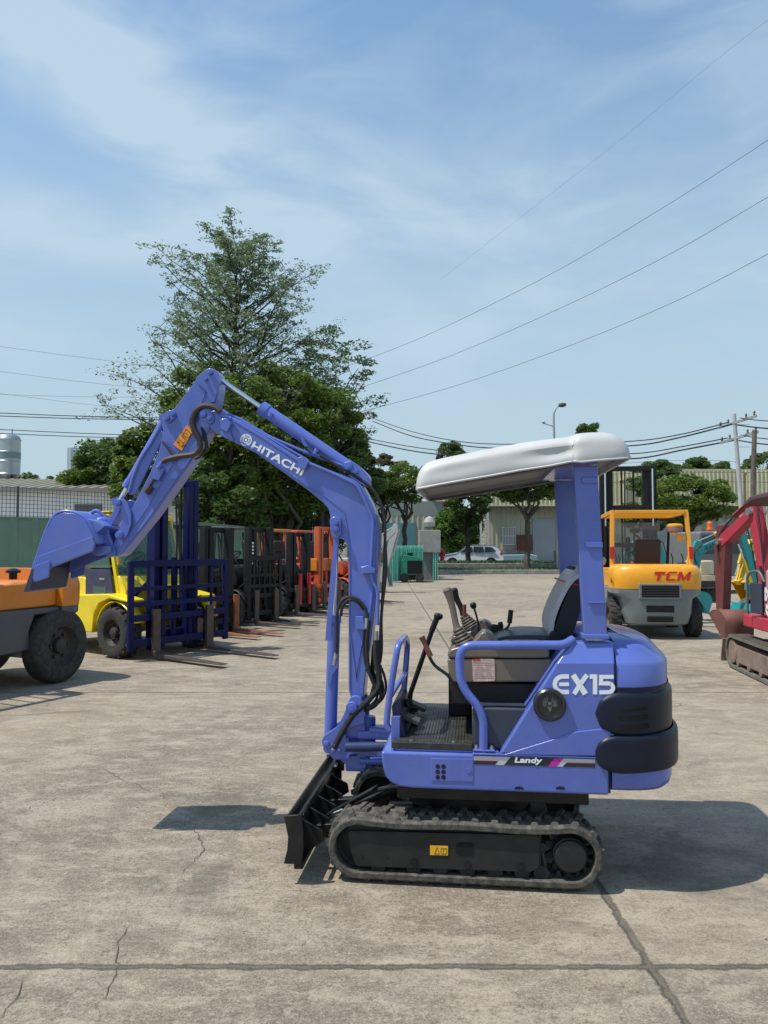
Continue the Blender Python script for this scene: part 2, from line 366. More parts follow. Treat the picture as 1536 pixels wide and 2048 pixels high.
# ---------------------------------------------------------------- cracks drawn as thin sheets just above the slab
def crack(pts, w0=0.006, seed=0):
    r = random.Random(seed); P = [G(x, y) for x, y in pts]; Q = []
    for a, b in zip(P[:-1], P[1:]):
        n = max(2, int((b-a).length/0.035))
        for k in range(n): Q.append(a.lerp(b, k/n)+Vector((r.gauss(0, .009), r.gauss(0, .009), 0)))
    Q.append(P[-1]); L_, R_ = [], []
    for i, p in enumerate(Q):
        d = (Q[min(i+1, len(Q)-1)]-Q[max(i-1, 0)]).normalized(); nn = Vector((-d.y, d.x, 0)); t = i/(len(Q)-1)
        w = w0*(0.25+0.9*math.sin(math.pi*min(1, t*1.1+.05))**.5*1)*r.uniform(.5, 1.2) if 0 < t < 1 else 0.0006
        L_.append(p+nn*w/2+Vector((0, 0, .004))); R_.append(p-nn*w/2+Vector((0, 0, .004)))
    m = MB(); m.grid([L_, R_]); return m
M_crack = mat('crack_dark', (0.085, 0.075, 0.062), 0.95, var=0.3, scale=30)
for i, pts in enumerate([[(205, 1535), (245, 1562), (268, 1566), (300, 1585), (322, 1588), (335, 1603), (352, 1607)],
                         [(388, 1650), (400, 1680), (405, 1702), (388, 1725), (368, 1740), (358, 1768)],
                         [(255, 1850), (240, 1885), (238, 1918), (232, 1950), (230, 1968), (215, 1985), (208, 2010), (188, 2047)],
                         [(28, 1634), (60, 1615), (110, 1600), (150, 1578)],
                         [(145, 1590), (190, 1578), (215, 1562), (330, 1512), (395, 1487)],
                         [(0, 2040), (25, 2000), (60, 1945)]]):
    tag(crack(pts, (0.004, 0.0045, 0.0035, 0.0025, 0.002, 0.004)[i], i).build('ground_crack', M_crack, flat=True), kind='structure')
# ---------------------------------------------------------------- the blue mini excavator
def blue_paint(name, col, rough=0.28, bump=0.12):
    return mat(name, col, rough, var=0.12, scale=2.6, bump=bump, bscale=9, coat=0.35, dirt=0.22, dirtcol=(0.20, 0.22, 0.36))
BL = blue_paint('lavender_blue_paint', (0.085, 0.135, 0.47))
BLa = blue_paint('lavender_blue_arm_paint', (0.085, 0.135, 0.47), 0.32, 0.2)
BK = mat('black_paint', (0.011, 0.011, 0.012), 0.36, var=0.25, scale=6, bump=0.15, dirt=0.2, dirtcol=(0.06, 0.056, 0.05), spec=.32)
CH = mat('charcoal_paint', (0.020, 0.020, 0.021), 0.45, var=0.15, scale=5, dirt=0.35, dirtcol=(0.055, 0.05, 0.043), spec=.3)
RUB = mat('track_rubber', (0.045, 0.042, 0.038), 0.85, var=0.3, scale=14, bump=0.5, bscale=80, dirt=0.95, dirtcol=(0.155, 0.14, 0.11))
HOSE = mat('hose_rubber', (0.014, 0.014, 0.015), 0.5, var=0.2, scale=20, dirt=0.3, dirtcol=(0.06, 0.055, 0.045))
HOSEB = mat('hose_rubber_brown', (0.05, 0.038, 0.028), 0.55, var=0.2, scale=20)
CHR = mat('chrome_rod', (0.75, 0.76, 0.78), 0.16, metal=1.0, var=0.05)
STL = mat('bare_steel', (0.45, 0.45, 0.44), 0.35, metal=0.9, var=0.2, scale=40)
NAVY = mat('dark_moulded_plastic', (0.006, 0.011, 0.026), 0.42, var=0.15, scale=4, bump=0.1, coat=0.0, spec=.3)
TAU = mat('taupe_plastic', (0.150, 0.122, 0.098), 0.33, var=0.06, scale=5, coat=0.15, dirt=0.25, dirtcol=(0.17, 0.15, 0.13))
BOOT = mat('boot_rubber', (0.085, 0.07, 0.055), 0.55, var=0.15, scale=10)
DKP = mat('dark_plastic', (0.013, 0.013, 0.014), 0.5, var=0.2, scale=10, spec=.35)
SLT = mat('slate_panel', (0.030, 0.040, 0.062), 0.5, var=0.1, scale=5)
VIN = mat('white_vinyl', (0.49, 0.49, 0.485), 0.5, var=0.09, scale=1.6, bump=1.0, bscale=4, dirt=0.45, dirtcol=(0.42, 0.41, 0.39))
VIND = mat('grey_vinyl_lining', (0.20, 0.20, 0.20), 0.7, var=0.12, scale=3)
SEATF = mat('seat_fabric', (0.022, 0.022, 0.026), 0.8, var=0.2, scale=8, bump=0.3, bscale=120)
COVF = mat('seat_cover_film', (0.50, 0.48, 0.51), 0.38, var=0.12, scale=7, bump=0.8, bscale=16)
WHT = mat('white_lettering', (0.80, 0.82, 0.84), 0.4, var=0.0)
YEL = mat('yellow_label', (0.80, 0.42, 0.02), 0.5, var=0.04)
ORL = mat('orange_label', (0.85, 0.30, 0.025), 0.5, var=0.08, scale=20)
INK = mat('label_ink', (0.02, 0.018, 0.015), 0.5, var=0)
REDI = mat('red_ink', (0.55, 0.03, 0.03), 0.5, var=0)
PAPER = mat('faded_paper', (0.58, 0.42, 0.37), 0.55, var=0.3, scale=45)
GRIP = mat('brown_red_grip', (0.16, 0.045, 0.03), 0.38, var=0.1)
EXC = empty('mini_excavator', EO, -EA, 'lavender-blue mini excavator in the foreground with a white canopy and black tracks', 'excavator')
U = Vector((1, 0, 0)); Wd = Vector((0, 1, 0)); Z = Vector((0, 0, 1))
def plate(name, pts, w0, w1, m, parent=EXC, bevel=0.004, wmap=None, **k):
    q = MB(); P = EL(pts, w0 if wmap is None else wmap)
    for p in P: p.y = w0
    q.prism(P, (0, w1-w0, 0)); return q.build(name, m, parent, bevel=bevel, **k)
def E(px, py, w=0.0): return EP(px, py, w)
def rpoly(pts, r=12, n=4):      # rounded pixel polygon
    out = []; m = len(pts)
    for i in range(m):
        a, b, c = Vector(pts[i-1]), Vector(pts[i]), Vector(pts[(i+1) % m]); rr = r[i] if isinstance(r, (list, tuple)) else r
        if rr <= 0: out.append(tuple(b)); continue
        k1 = min(rr, (a-b).length*.48); k2 = min(rr, (c-b).length*.48)
        s, e = b+(a-b).normalized()*k1, b+(c-b).normalized()*k2
        for j in range(n+1): t = j/n; p = s*(1-t)**2+b*2*t*(1-t)+e*t*t; out.append((p.x, p.y))
    return out
# ---- tracks
TR = 0.163
uL = E(650, 1690).x + TR; uR = E(1213, 1700).x - TR
def track_path(r, n=140):
    pts = []
    L_ = uR-uL; sag = lambda t: -0.012*math.sin(math.pi*t)-0.006*math.sin(3*math.pi*t)
    for i in range(20): a = math.pi/2 + math.pi*i/20; pts.append((uL+r*math.cos(a), TR+r*math.sin(a)+0.004))
    for i in range(34): t = i/34; pts.append((uL+L_*t, TR-r+0.004))
    for i in range(20): a = -math.pi/2 + math.pi*i/20; pts.append((uR+r*math.cos(a), TR+r*math.sin(a)+0.004))
    for i in range(34): t = i/34; pts.append((uR-L_*t, TR+r+0.004+(sag(t))))
    return pts
def make_track(w0, w1):
    tr = empty('track', (0, 0, 0)); tr.parent = EXC
    q = MB(); O_ = track_path(TR-0.014); I_ = track_path(TR-0.048)
    e = 0.008
    rows = []
    for (o, i) in zip(O_, I_):
        ox, oz = o; ix, iz = i; mx, mz = ox*.75+ix*.25, oz*.75+iz*.25
        rows.append([Vector((ix, w0, iz)), Vector((mx, w0, mz)), Vector((ox, w0+e*1.5, oz)), Vector((ox, w1-e*1.5, oz)), Vector((mx, w1, mz)), Vector((ix, w1, iz))])
    rows.append(rows[0]); q.grid(rows, closed=True)
    # lugs, staggered left and right, walking round the belt
    acc = 0; pitch = 0.0475; k = 0; C_ = O_+[O_[0]]
    for j in range(len(C_)-1):
        a, b = Vector(C_[j]), Vector(C_[j+1]); l = (b-a).length
        while acc < l:
            p = a.lerp(b, acc/l); d = (b-a).normalized(); nn = Vector((d.y, -d.x))
            P3 = Vector((p.x, 0, p.y)); D = Vector((d.x, 0, d.y)); NN = Vector((nn.x, 0, nn.y)); wm = (w0+w1)/2
            s0, s1, sk = (w0+.020, wm+.030, .016) if k % 2 else (wm-.030, w1-.020, -.016)
            bw, tw, hh = 0.020, 0.013, 0.0155
            pp = []
            for h_, ww in ((-.003, bw), (hh, tw)):
                for (wy, off) in ((s0+(h_ > 0)*.006, -sk), (s1-(h_ > 0)*.006, sk)):
                    for sg in ((-1, 1) if wy < wm or off == -sk else (1, -1)):
                        pp.append(P3 + D*(sg*ww+off) + NN*h_ + Wd*wy)
            q.hexa(pp); acc += pitch; k += 1
        acc -= l
    q.build('track_belt', RUB, tr, bevel=0.003, ang=40)
    # inner guide lugs
    q = MB(); acc = 0; C2 = I_+[I_[0]]
    for j in range(len(C2)-1):
        a, b = Vector(C2[j]), Vector(C2[j+1]); l = (b-a).length
        while acc < l:
            p = a.lerp(b, acc/l); d = (b-a).normalized(); nn = Vector((-d.y, d.x)); P3 = Vector((p.x, 0, p.y)); D = Vector((d.x, 0, d.y)); NN = Vector((nn.x, 0, nn.y))
            for wy in (w0+.075, w0+.125):
                pp = []
                for h_, ww in ((-.004, .012), (.022, .006)):
                    pp += [P3-D*ww+NN*h_+Wd*wy, P3+D*ww+NN*h_+Wd*wy, P3+D*ww+NN*h_+Wd*(wy+.025), P3-D*ww+NN*h_+Wd*(wy+.025)]
                q.hexa(pp)
            acc += pitch
        acc -= l
    q.build('guide_lugs', RUB, tr, ang=30)
    # frame
    s = 1 if w0 < .5 else -1; wf = w0+.018 if s > 0 else w1-.018
    q = MB(); P = [Vector((p.x, wf, p.z)) for p in EL(rpoly([(695, 1663), (1079, 1672), (1079, 1734), (1064, 1745), (712, 1733), (700, 1700)], 7), .018)]
    q.prism(P, (0, s*.012, 0))
    P = [Vector((p.x, wf+s*.012, p.z)) for p in EL([(695, 1648), (1083, 1657), (1083, 1735), (705, 1725)], .018)]
    q.prism(P, (0, s*.14, 0))
    q.build('track_frame', CH, tr, bevel=0.004)
    # top lip along the frame plate
    q = MB(); a = E(700, 1662, .018); b = E(1076, 1671, .018); a.y = b.y = wf+s*.010; q.bar(a, b, .035, .006, Z); q.build('frame_lip', CH, tr, bevel=.002)
    q = MB(); P = [Vector((p.x, wf-s*.0015, p.z)) for p in EL(rpoly([(912, 1684), (948, 1685), (948, 1712), (912, 1711)], 8), .018)]; q.prism(P, (0, s*.003, 0)); q.build('frame_opening', mat('opening_black', (.004, .004, .004), .9, var=0), tr)
    q = MB()
    for px, py in ((829, 1724), (935, 1729), (1042, 1733)):
        c = E(px, py, .018); c.y = wf; q.cyl(c-Wd*s*.014, c, .0125, n=6); q.cyl(c-Wd*s*.004, c, .019, n=16)
    for px, py in ((725, 1715), (775, 1716)): c = E(px, py, .018); c.y = wf; q.cyl(c-Wd*s*.001, c, .005, n=10)
    q.build('frame_bolt', BK, tr, ang=30)
    # rollers and idler, sprocket
    q = MB()
    for px in (760, 829, 882, 935, 990, 1042, 1080):
        c = E(px, 1735, .1); c.z = .078; c.y = w0+.03; q.cyl(c, c+Wd*.17, .036, n=18)
    q.build('track_roller', CH, tr)
    q = MB(); c = Vector((uL, w0+.04, TR+.004))
    q.lathe([(.03, 0), (.05, 0), (.055, .02), (.095, .03), (.108, .02), (.112, .03), (.112, .12), (.1, .13), (.03, .12)], c, Wd, 36); q.build('idler_wheel', CH, tr)
    q = MB(); c = Vector((uR, w0+.012 if s > 0 else w1-.012, TR+.004)); ax = Wd*s
    q.lathe([(.001, .0), (.070, 0), (.076, .006), (.076, .02), (.083, .024), (.083, .07)], c, ax, 40)
    for i in range(11):
        a = 2*math.pi*i/11; d = Vector((math.cos(a), 0, math.sin(a))); t = Vector((-math.sin(a), 0, math.cos(a))); bb = c+ax*.08
        q.prism([bb+d*.075-t*.022, bb+d*.075+t*.022, bb+d*.118+t*.010, bb+d*.118-t*.010], ax*.03)
    q.lathe([(.085, .075), (.085, .115)], c, ax, 40)
    q.build('drive_sprocket', CH, tr, bevel=.002)
    for i in range(0, 9):
        pass
    return tr
trk = make_track(0.0, 0.23); make_track(0.79, 1.02)
q = MB(); P = [Vector((p.x, .0145, p.z)) for p in EL([(860, 1691), (896, 1692), (896, 1711), (860, 1710)], .0145)]; q.prism(P, (0, .004, 0)); lb = q.build('warning_label', YEL, trk)
q = MB(); w_ = .0145
a, b, c = E(869, 1708, w_), E(879, 1708, w_), E(874, 1695, w_)
for s_, e_ in ((a, b), (b, c), (c, a)): q.bar(s_, e_, .002, .002, Wd)
for s_, e_ in (((882, 1697), (893, 1697)), ((882, 1708), (893, 1708)), ((882, 1697), (882, 1708)), ((893, 1697), (893, 1708)), ((887, 1698), (887, 1708))): q.bar(E(*s_, w_), E(*e_, w_), .0018, .002, Wd)
for i in range(4): pass
q.build('label_print', INK, lb)
# ---- undercarriage centre
q = MB(); q.bx(E(760, 1700).x, E(1110, 1700).x, .24, .78, .14, .27); q.build('undercarriage_frame', BK, EXC, bevel=.01)
q = MB(); cx = (uL+uR)/2+.03; q.lathe([(.30, .27), (.33, .28), (.33, .36), (.30, .37), (.30, .40), (.34, .405), (.34, .44)], (cx, .51, 0), Z, 40); q.build('slew_ring', BK, EXC)
q = MB(); q.bx(E(790, 1590).x, E(1178, 1590, .1).x, .10, .92, .385, .442); q.build('house_underplate', BK, EXC, bevel=.006)
# ---- blade
def blade():
    bl = empty('dozer_blade', (0, 0, 0)); bl.parent = EXC
    prof = EL([(571, 1634), (578, 1650), (586, 1675), (586, 1700), (580, 1718), (571, 1730)], -.06)
    prof = spline(prof, 4); th = Vector((.012, 0, .002))
    q = MB(); n = len(prof); P = [Vector((p.x, -.045, p.z)) for p in prof]+[Vector((p.x, -.045, p.z))+th for p in reversed(prof)]
    q.prism(P, (0, 1.085, 0)); q.build('blade_plate', BK, bl, bevel=.002, ang=50)
    endp = [(567, 1632), (596, 1630), (603, 1637), (606, 1660), (606, 1700), (603, 1729), (567, 1728), (574, 1700), (576, 1675), (571, 1650)]
    for w in (-.06, 1.04):
        q = MB(); P = EL(endp, -.06)
        for p in P: p.y = w
        q.prism(P, (0, .014, 0)); q.build('end_plate', BK, bl, bevel=.003)
    # back box and ribs facing the tracks
    q = MB(); a = E(590, 1650, -.06); q.bx(a.x-.002, a.x+.018, -.04, 1.035, a.z+.012, a.z+.030); q.bx(a.x-.01, a.x+.035, -.04, 1.035, .07, .10)
    q.build('blade_stiffener', BK, bl, bevel=.006)
    q = MB()
    for w in (.12, .3, .5, .7, .9):
        P = [Vector((a.x-.015, w, .26)), Vector((a.x+.10, w, .20)), Vector((a.x+.11, w, .15)), Vector((a.x+.0, w, .08))]; q.prism(P, (0, .012, 0))
    q.build('blade_gusset', BK, bl, bevel=.002)
    q = MB()
    for w in (.30, .70):
        q.bar((a.x+.04, w, .14), (a.x+.62, w, .20), .06, .07)
    q.build('blade_arm', BK, bl, bevel=.006)
    q = MB(); q.cyl((a.x+.08, .5, .15), (a.x+.30, .5, .25), .014); q.build('blade_cylinder_rod', CHR, bl)
    q = MB(); q.cyl((a.x+.22, .5, .212), (a.x+.62, .5, .385), .036, n=20); q.build('blade_cylinder', BK, bl)
    q = MB(); q.tube(spline([(a.x+.18, .27, .27), (a.x+.27, .24, .33), (a.x+.40, .25, .385), (a.x+.55, .3, .38)], 6), .011); q.tube(spline([(a.x+.16, .34, .25), (a.x+.3, .33, .30), (a.x+.42, .33, .36), (a.x+.55, .35, .36)], 6), .009); q.build('blade_hose', HOSE, bl)
    # guard over the blade cylinder
    q = MB(); q.bar((a.x+.10, .28, .235), (a.x+.36, .22, .40), .10, .006, (0, 0, 1)); q.build('hose_guard', BK, bl, bevel=.002)
    # lifting eye on the far end of the blade
    q = MB(); c = EP(672, 1528, 1.02); P = [Vector((a.x-.02, 1.02, .30)), Vector((a.x-.02, 1.02, .24)), Vector((a.x+.06, 1.02, .24)), Vector((a.x+.06, 1.02, .335)), Vector((a.x+.02, 1.02, .34))]
    q.prism(P, (0, .018, 0)); q.build('end_lug', BK, bl, bevel=.004)
    q = MB(); c.y = 1.0; q.cyl(c, c+Wd*.02, .013, n=16); q.build('lug_hole_disc', mat('pale_hole_disc', (.6, .6, .6), .4, var=0), bl)  # pale solid disc added in place of the lug's bright open hole
blade()
# ---- platform skirt
zb = E(900, 1580).z; zt = E(900, 1507).z
uF = E(762, 1510).x; uS = E(1219, 1550).x
q = MB(); P = []
sk = [(uF, zt), (uF+.005, zt-.06), (uF+.018, zt-.12), (uF+.045, zb+.025), (uF+.085, zb+.006), (uF+.16, zb), (uS, zb), (uS, zt)]
q.prism([Vector((u, 0, z)) for u, z in sk], (0, 1.02, 0)); plat = q.build('platform_skirt', BL, EXC, bevel=.014, seg=3)
# raised trim lip along the skirt's top
q = MB(); q.bx(E(945, 1508).x, uS-.003, -.006, .05, zt-.002, zt+.006); q.build('skirt_lip', BL, plat, bevel=.003)
# access panel
q = MB(); P = EL(rpoly([(862, 1516), (946, 1518), (946, 1563), (862, 1561)], 2), 0)
for p in P: p.y = -.004
q.prism(P, (0, .008, 0)); ap = q.build('access_panel', BL, EXC, bevel=.002)
q = MB()
for i in range(3):
    for j in range(2): c = E(875.5+j*11.5, 1533+i*10.8, -.004); q.cyl(c-Wd*.001, c+Wd*.002, .0112, n=16)
q.build('vent_hole', mat('hole_dark', (.006, .008, .03), .8, var=0), ap)
q = MB(); c = E(937.5, 1541, -.004); q.lathe([(.0045, -.003), (.012, -.003), (.013, .002)], c, Wd, 20); q.build('panel_lock', BL, ap)
q = MB()
for px in (1038, 1121): c = E(px, 1577, 0); P = [c+Vector((math.cos(t*math.pi/8)*.022, -.0015, max(-.004, math.sin(t*math.pi/8)*.010))) for t in range(16)]; q.prism(P, (0, .003, 0))
q.build('drain_notch', mat('hole_dark', (.006, .008, .03), .8, var=0), plat)
# ---- decal band
def decal():
    LG = mat('decal_silver', (.50, .50, .52), .4, var=0); DK = mat('decal_black', (.02, .02, .028), .4, var=0); MG = mat('decal_magenta', (.50, .015, .32), .4, var=0); MR = mat('decal_maroon', (.20, .015, .05), .4, var=0)
    def sl(f): # y of the band at x (left top, right top)
        return 1512+(f-948)*(1518.5-1512)/(1190-948)
    def pts(l): return [(x, sl(x)+y) for x, y in l]
    dd = empty('decal_stripe', (0, 0, 0)); dd.parent = EXC
    def pl(l, m, w, nm):
        q = MB(); P = EL(pts(l), 0)
        for p in P: p.y = -w
        q.prism(P, (0, w-.0004, 0)); q.build(nm, m, dd, flat=True)
    pl([(948, 0), (1190, 0), (1190, 16.5), (948, 16.5)], LG, .001, 'silver_band')
    pl([(948, 10), (995, 10), (990, 16.4), (948, 16.4)], DK, .0016, 'dark_band')
    pl([(948, 8.2), (996.5, 8.2), (995, 10.2), (948, 10.2)], MR, .0019, 'maroon_line')
    pl([(1021, .1), (1110, .1), (1097, 16.4), (1008, 16.4)], DK, .0016, 'dark_band')
    pl([(1109, .1), (1127, .1), (1113, 16.4), (1096, 16.4)], MG, .0019, 'magenta_slash')
    pl([(1132, 9.5), (1190, 9.5), (1190, 16.4), (1125, 16.4)], DK, .0016, 'dark_band')
    pl([(1133.5, 7.8), (1190, 7.8), (1190, 9.8), (1131.5, 9.8)], MR, .0019, 'maroon_line')
    a = E(1029, sl(1029)+11.7, -.002); b = E(1085, sl(1085)+11.7, -.002); c = E(1029, sl(1029)-0.5, -.002)
    a2 = E(1029, sl(1029)+14.5, -.002); b2 = E(1085, sl(1085)+14.5, -.002)
    text_to('lettering', 'Landy', WHT, dd, a2, b2-a2, c-a2, w=(b-a).length, h=(c-a2).length, bold=.035, shear=.15)
decal()
# ---- floor, mat, seat base
q = MB(); q.bx(E(790, 1500).x, E(998, 1500).x, .02, 1.0, zt+.001, zt+.012); q.build('floor_plate', BL, EXC, bevel=.003)
q = MB(); um0, um1 = E(783, 1500, .015).x, E(944, 1500, .015).x; zf = E(900, 1487, .02).z
q.bx(um0, um1, .015, .97, zt+.0125, zf)
for i in range(19):
    u = um0+.10+i*.0155
    if u < um1-.02: q.bx(u, u+.007, .10, .93, zf-.002, zf+.004)
for i in range(17):
    u = um0+.10+i*.0165
    if u < um1-.02: q.bx(u, u+.009, .03, .085, zf-.002, zf+.003)
q.build('floor_mat', mat('mat_rubber', (.020, .020, .019), .5, var=.25, scale=12, dirt=.5, dirtcol=(.08, .08, .07)), EXC, bevel=.002)
q = MB()
for px, py in ((822, 1489), (907, 1491)): c = E(px, py, .04); c.z = zf+.001; q.cyl(c, c+Z*.006, .011, n=12)
q.build('mat_bolt', STL, EXC)
q = MB(); q.bx(E(946, 1500, .05).x, E(1100, 1500, .05).x, .05, .96, zt+.012, E(960, 1415, .05).z); q.build('seat_base', SLT, EXC, bevel=.012, seg=3)
q = MB(); q.bx(E(900, 1400, .18).x, E(1150, 1400, .18).x, .20, .86, E(950, 1412, .18).z, E(950, 1366, .18).z); q.build('seat_riser', DKP, EXC, bevel=.01)
# console pillar
q = MB(); q.bx(E(897, 1400, .62).x, E(943, 1400, .62).x, .62, .80, zf, E(900, 1366, .20).z-.002); q.build('console_pillar', DKP, EXC, bevel=.012)
# ---- cheek panel and hood
def chamfer_body(name, outline, w0, w1, m, ch=.05, zch=None):
    pass
zs = E(1200, 1327).z; ztop = E(1200, 1283, .05).z
def cheek(w0, w1, s):
    # vertical part, then a sloped shoulder
    lo = EL([(999, 1508), (1230, 1512), (1230, 1327), (1113, 1327)], 0)
    q = MB(); P = [Vector((p.x, w0, p.z)) for p in lo]; q.prism(P, (0, w1-w0, 0))
    hi0 = EL([(1113, 1327), (1230, 1327)], 0); hi1 = EL([(1140, 1288), (1152, 1284), (1227, 1284)], .045)
    o = w0 if s > 0 else w1; f = w1 if s > 0 else w0; i_ = o+s*.045
    A = [Vector((hi0[0].x, o, hi0[0].z)), Vector((hi0[1].x, o, hi0[1].z)), Vector((hi1[2].x, i_, hi1[2].z)), Vector((hi1[1].x, i_, hi1[1].z)), Vector((hi1[0].x, i_, hi1[0].z))]
    B = [Vector((p.x, f, p.z)) for p in A]
    n = 5; q._a(A+B, [tuple(range(n)), tuple(range(2*n-1, n-1, -1))]+[(k, (k+1) % n, (k+1) % n+n, k+n) for k in range(n)])
    return q.build('side_cover', BL, EXC, bevel=.010, seg=3)
ck = cheek(0.0, 0.26, 1); cheek(0.76, 1.02, -1)
# lower swept moulding on the cheek
q = MB(); P = EL([(1006, 1509), (1100, 1480), (1150, 1463), (1200, 1457), (1221, 1457), (1221, 1512)], 0)
for p in P: p.y = -.007
q.prism(P, (0, .01, 0)); q.build('swept_moulding', BL, ck, bevel=.005, seg=3)
uH = E(1165, 1285, .1).x
q = MB(); zh = ztop
q.bx(uH, uS+.02, .05, .97, .9, zh); q.build('engine_cover', BL, EXC, bevel=.02)
# recessed dark bay between covers
q = MB(); q.bx(E(1080, 1400, .27).x, uS, .262, .758, zt+.02, .93); q.build('bulkhead', SLT, EXC, bevel=.01)
# ---- wrap round rear bodies
def wrap_pt(t, off, L, u1, n=2.7, hw=.51):
    # t 0..1 from near seam round the tail to the far seam
    a = math.pi*(t-.5); c, s_ = math.cos(a), math.sin(a)
    f = lambda v, R: math.copysign(abs(v)**(2/n), v)*R
    p = Vector((u1+f(c, L), .51+f(s_, hw), 0)); e = 1e-3
    a2 = a+e; p2 = Vector((u1+f(math.cos(a2), L), .51+f(math.sin(a2), hw), 0)); d = (p2-p).normalized() if (p2-p).length > 1e-9 else Vector((1, 0, 0))
    return p + Vector((d.y, -d.x, 0))*off
def wrap(name, prof, L, m, u1=None, u0=None, n=2.7, cap=True, nt=48, parent=EXC, **k):
    u1 = uS if u1 is None else u1; q = MB(); rows = []
    for off, z in prof:
        r = []
        for i in range(nt+1):
            t = .5-.5*math.cos(math.pi*i/nt); p = wrap_pt(min(max(t, .0005), .9995), off, L, u1, n); p.z = z; r.append(p)
        rows.append(r)
    q.grid(rows)
    if cap:
        o = len(q.v); q._a(rows[-1], [tuple(range(nt+1))]); q._a(rows[0], [tuple(range(nt, -1, -1))])
        q._a([r[0] for r in rows]+[r[-1] for r in rows], [tuple(range(len(rows)))+tuple(range(2*len(rows)-1, len(rows)-1, -1))])
    o = q.build(name, m, parent, ang=k.get('ang', 32)); return o
def sil(z, w=.3): pass
zbump = E(1200, 1458).z
# tail length from the silhouette at px 1341 near w .42
Lt = EP(1336, 1510, .42).x - uS; uT = E(1231, 1350).x
z585, z500, z470, z385 = E(1230, 1586).z, E(1230, 1545).z, E(1230, 1470).z, E(1230, 1380).z
cwt = wrap('counterweight', [(-.20, z585-.003), (-.06, z585-.002), (-.028, z585+.006), (-.010, z585+.022), (0, z585+.05), (0, z585+.105), (-.06, z585+.115), (-.06, z585+.42)], Lt-.02, BL, u1=uS+.004, n=3.5)
tail = wrap('rear_corner_cover', [(-.004, z385-.07), (-.004, z385+.005), (-.006, zs-.01), (-.014, zs+.004), (-.075, zh-.025), (-.10, zh-.004), (-.13, zh+.006), (-.30, zh+.03)], Lt-.02-.031, BL, u1=uT+.004)
q = MB(); q.bx(uT-.0005, uT+.0045, -.0025+.004, 1.016, z385-.06, zs-.002); q.bx(uS-.0005, uS+.0045, -.0025+.004, 1.016, zb+.01, z470); q.build('seam_gap', mat('hole_dark', (.006, .008, .03), .8, var=0), EXC)
q = MB()
for a_, b_ in ((.22, .80),):
    q.bx(uH+.11, uS+.13, a_, b_, zh+.002, zh+.012)
q.build('hood_lid', BL, EXC, bevel=.008, seg=3)
# dark moulded bumpers: rounded pads that start on the side cover and wrap round the tail
def pad(name, px0, pyt, pyb, L, thick, rear_t=.62, parent=EXC):
    ut = E(px0, (pyt+pyb)/2, 0).x; z1 = E(1230, pyt, 0).z; z0 = E(1230, pyb, 0).z
    zc, hz = (z0+z1)/2, (z1-z0)/2
    def P(s_, off):   # s_: arc length from the pad's nose
        lin = uS-ut
        if s_ < lin: return Vector((ut+s_, -off, 0))
        s_ -= lin; tot = 0; prev = wrap_pt(.0005, off, L, uS); N = 200
        for i in range(1, N):
            p = wrap_pt(i/N*.999, off, L, uS); l = (p-prev).length
            if tot+l >= s_: return prev.lerp(p, (s_-tot)/l)
            tot += l; prev = p
        return prev
    Ltot = (uS-ut)+L*1.25+.46*1.0+.45
    rows = []; ns = 64; nz = 18
    for i in range(ns+1):
        x = i/ns; s_ = Ltot*x
        e = min(s_, Ltot-s_)/.125; h_ = hz*(1-(1-min(e, 1))**2.1)**.5 if e < 1 else hz
        fx = (1-(1-min(min(s_, Ltot-s_)/.055, 1))**2)**.5
        r = []
        for k in range(nz+1):
            v = -1+2*k/nz; b = (max(0, 1-abs(v)**9.0))**.5
            p = P(s_, thick*b*fx+.0015); p.z = zc+v*h_; r.append(p)
        rows.append(r)
    q = MB(); q.grid(rows); return q.build(name, NAVY, parent, ang=60)
bu = pad('upper_bumper', 1190, 1385, 1471, Lt-.012, .016); bl_ = pad('lower_bumper', 1187, 1469, 1547, Lt+.010, .022)
# louvres in the upper bumper
q = MB()
def onp(px, py, off=.018): return EP(px, py, -off)
for i, (ya, yb, xa, xb) in enumerate(((1415, 1423, 1243, 1298), (1431, 1441, 1236, 1299), (1449, 1460, 1239, 1301))):
    for w_, mm in ((0, 0),):
        P = [onp(xa, ya+ (2 if i else 6)), onp(xb, ya), onp(xb, yb), onp(xa, yb)]
        pp = []
        for p in P:
            best = None
            pp.append(p)
        us = [p.x for p in pp]; zs_ = [p.z for p in pp]
        # follow the curved pad
        rows = []
        for k in range(9):
            f = k/8; u = us[0]+(us[1]-us[0])*f
            # plan position on pad at this u
            best = min((wrap_pt(j/400*.5+.0005, .0182, Lt-.012, uS) for j in range(400)), key=lambda w: abs(w.x-u)) if u > uS else Vector((u, -.0182, 0))
            ztp = zs_[0]*(1-f)+zs_[1]*f; zbt = zs_[3]*(1-f)+zs_[2]*f
            rows.append([Vector((best.x, best.y, ztp)), Vector((best.x, best.y, zbt))])
        q.grid(rows)
q.build('louvre_slot', mat('opening_black', (.004, .004, .004), .9, var=0), bu, flat=True)
q = MB(); rows = []
for k in range(30):
    t = k/29*.55; p = wrap_pt(t+.0005, .0005, Lt-.051, uT+.004); rows.append([Vector((p.x, p.y, z385-.012)), Vector((p.x, p.y, z385+.012))])
q.grid(rows); q.build('dark_trim_strip', NAVY, tail)
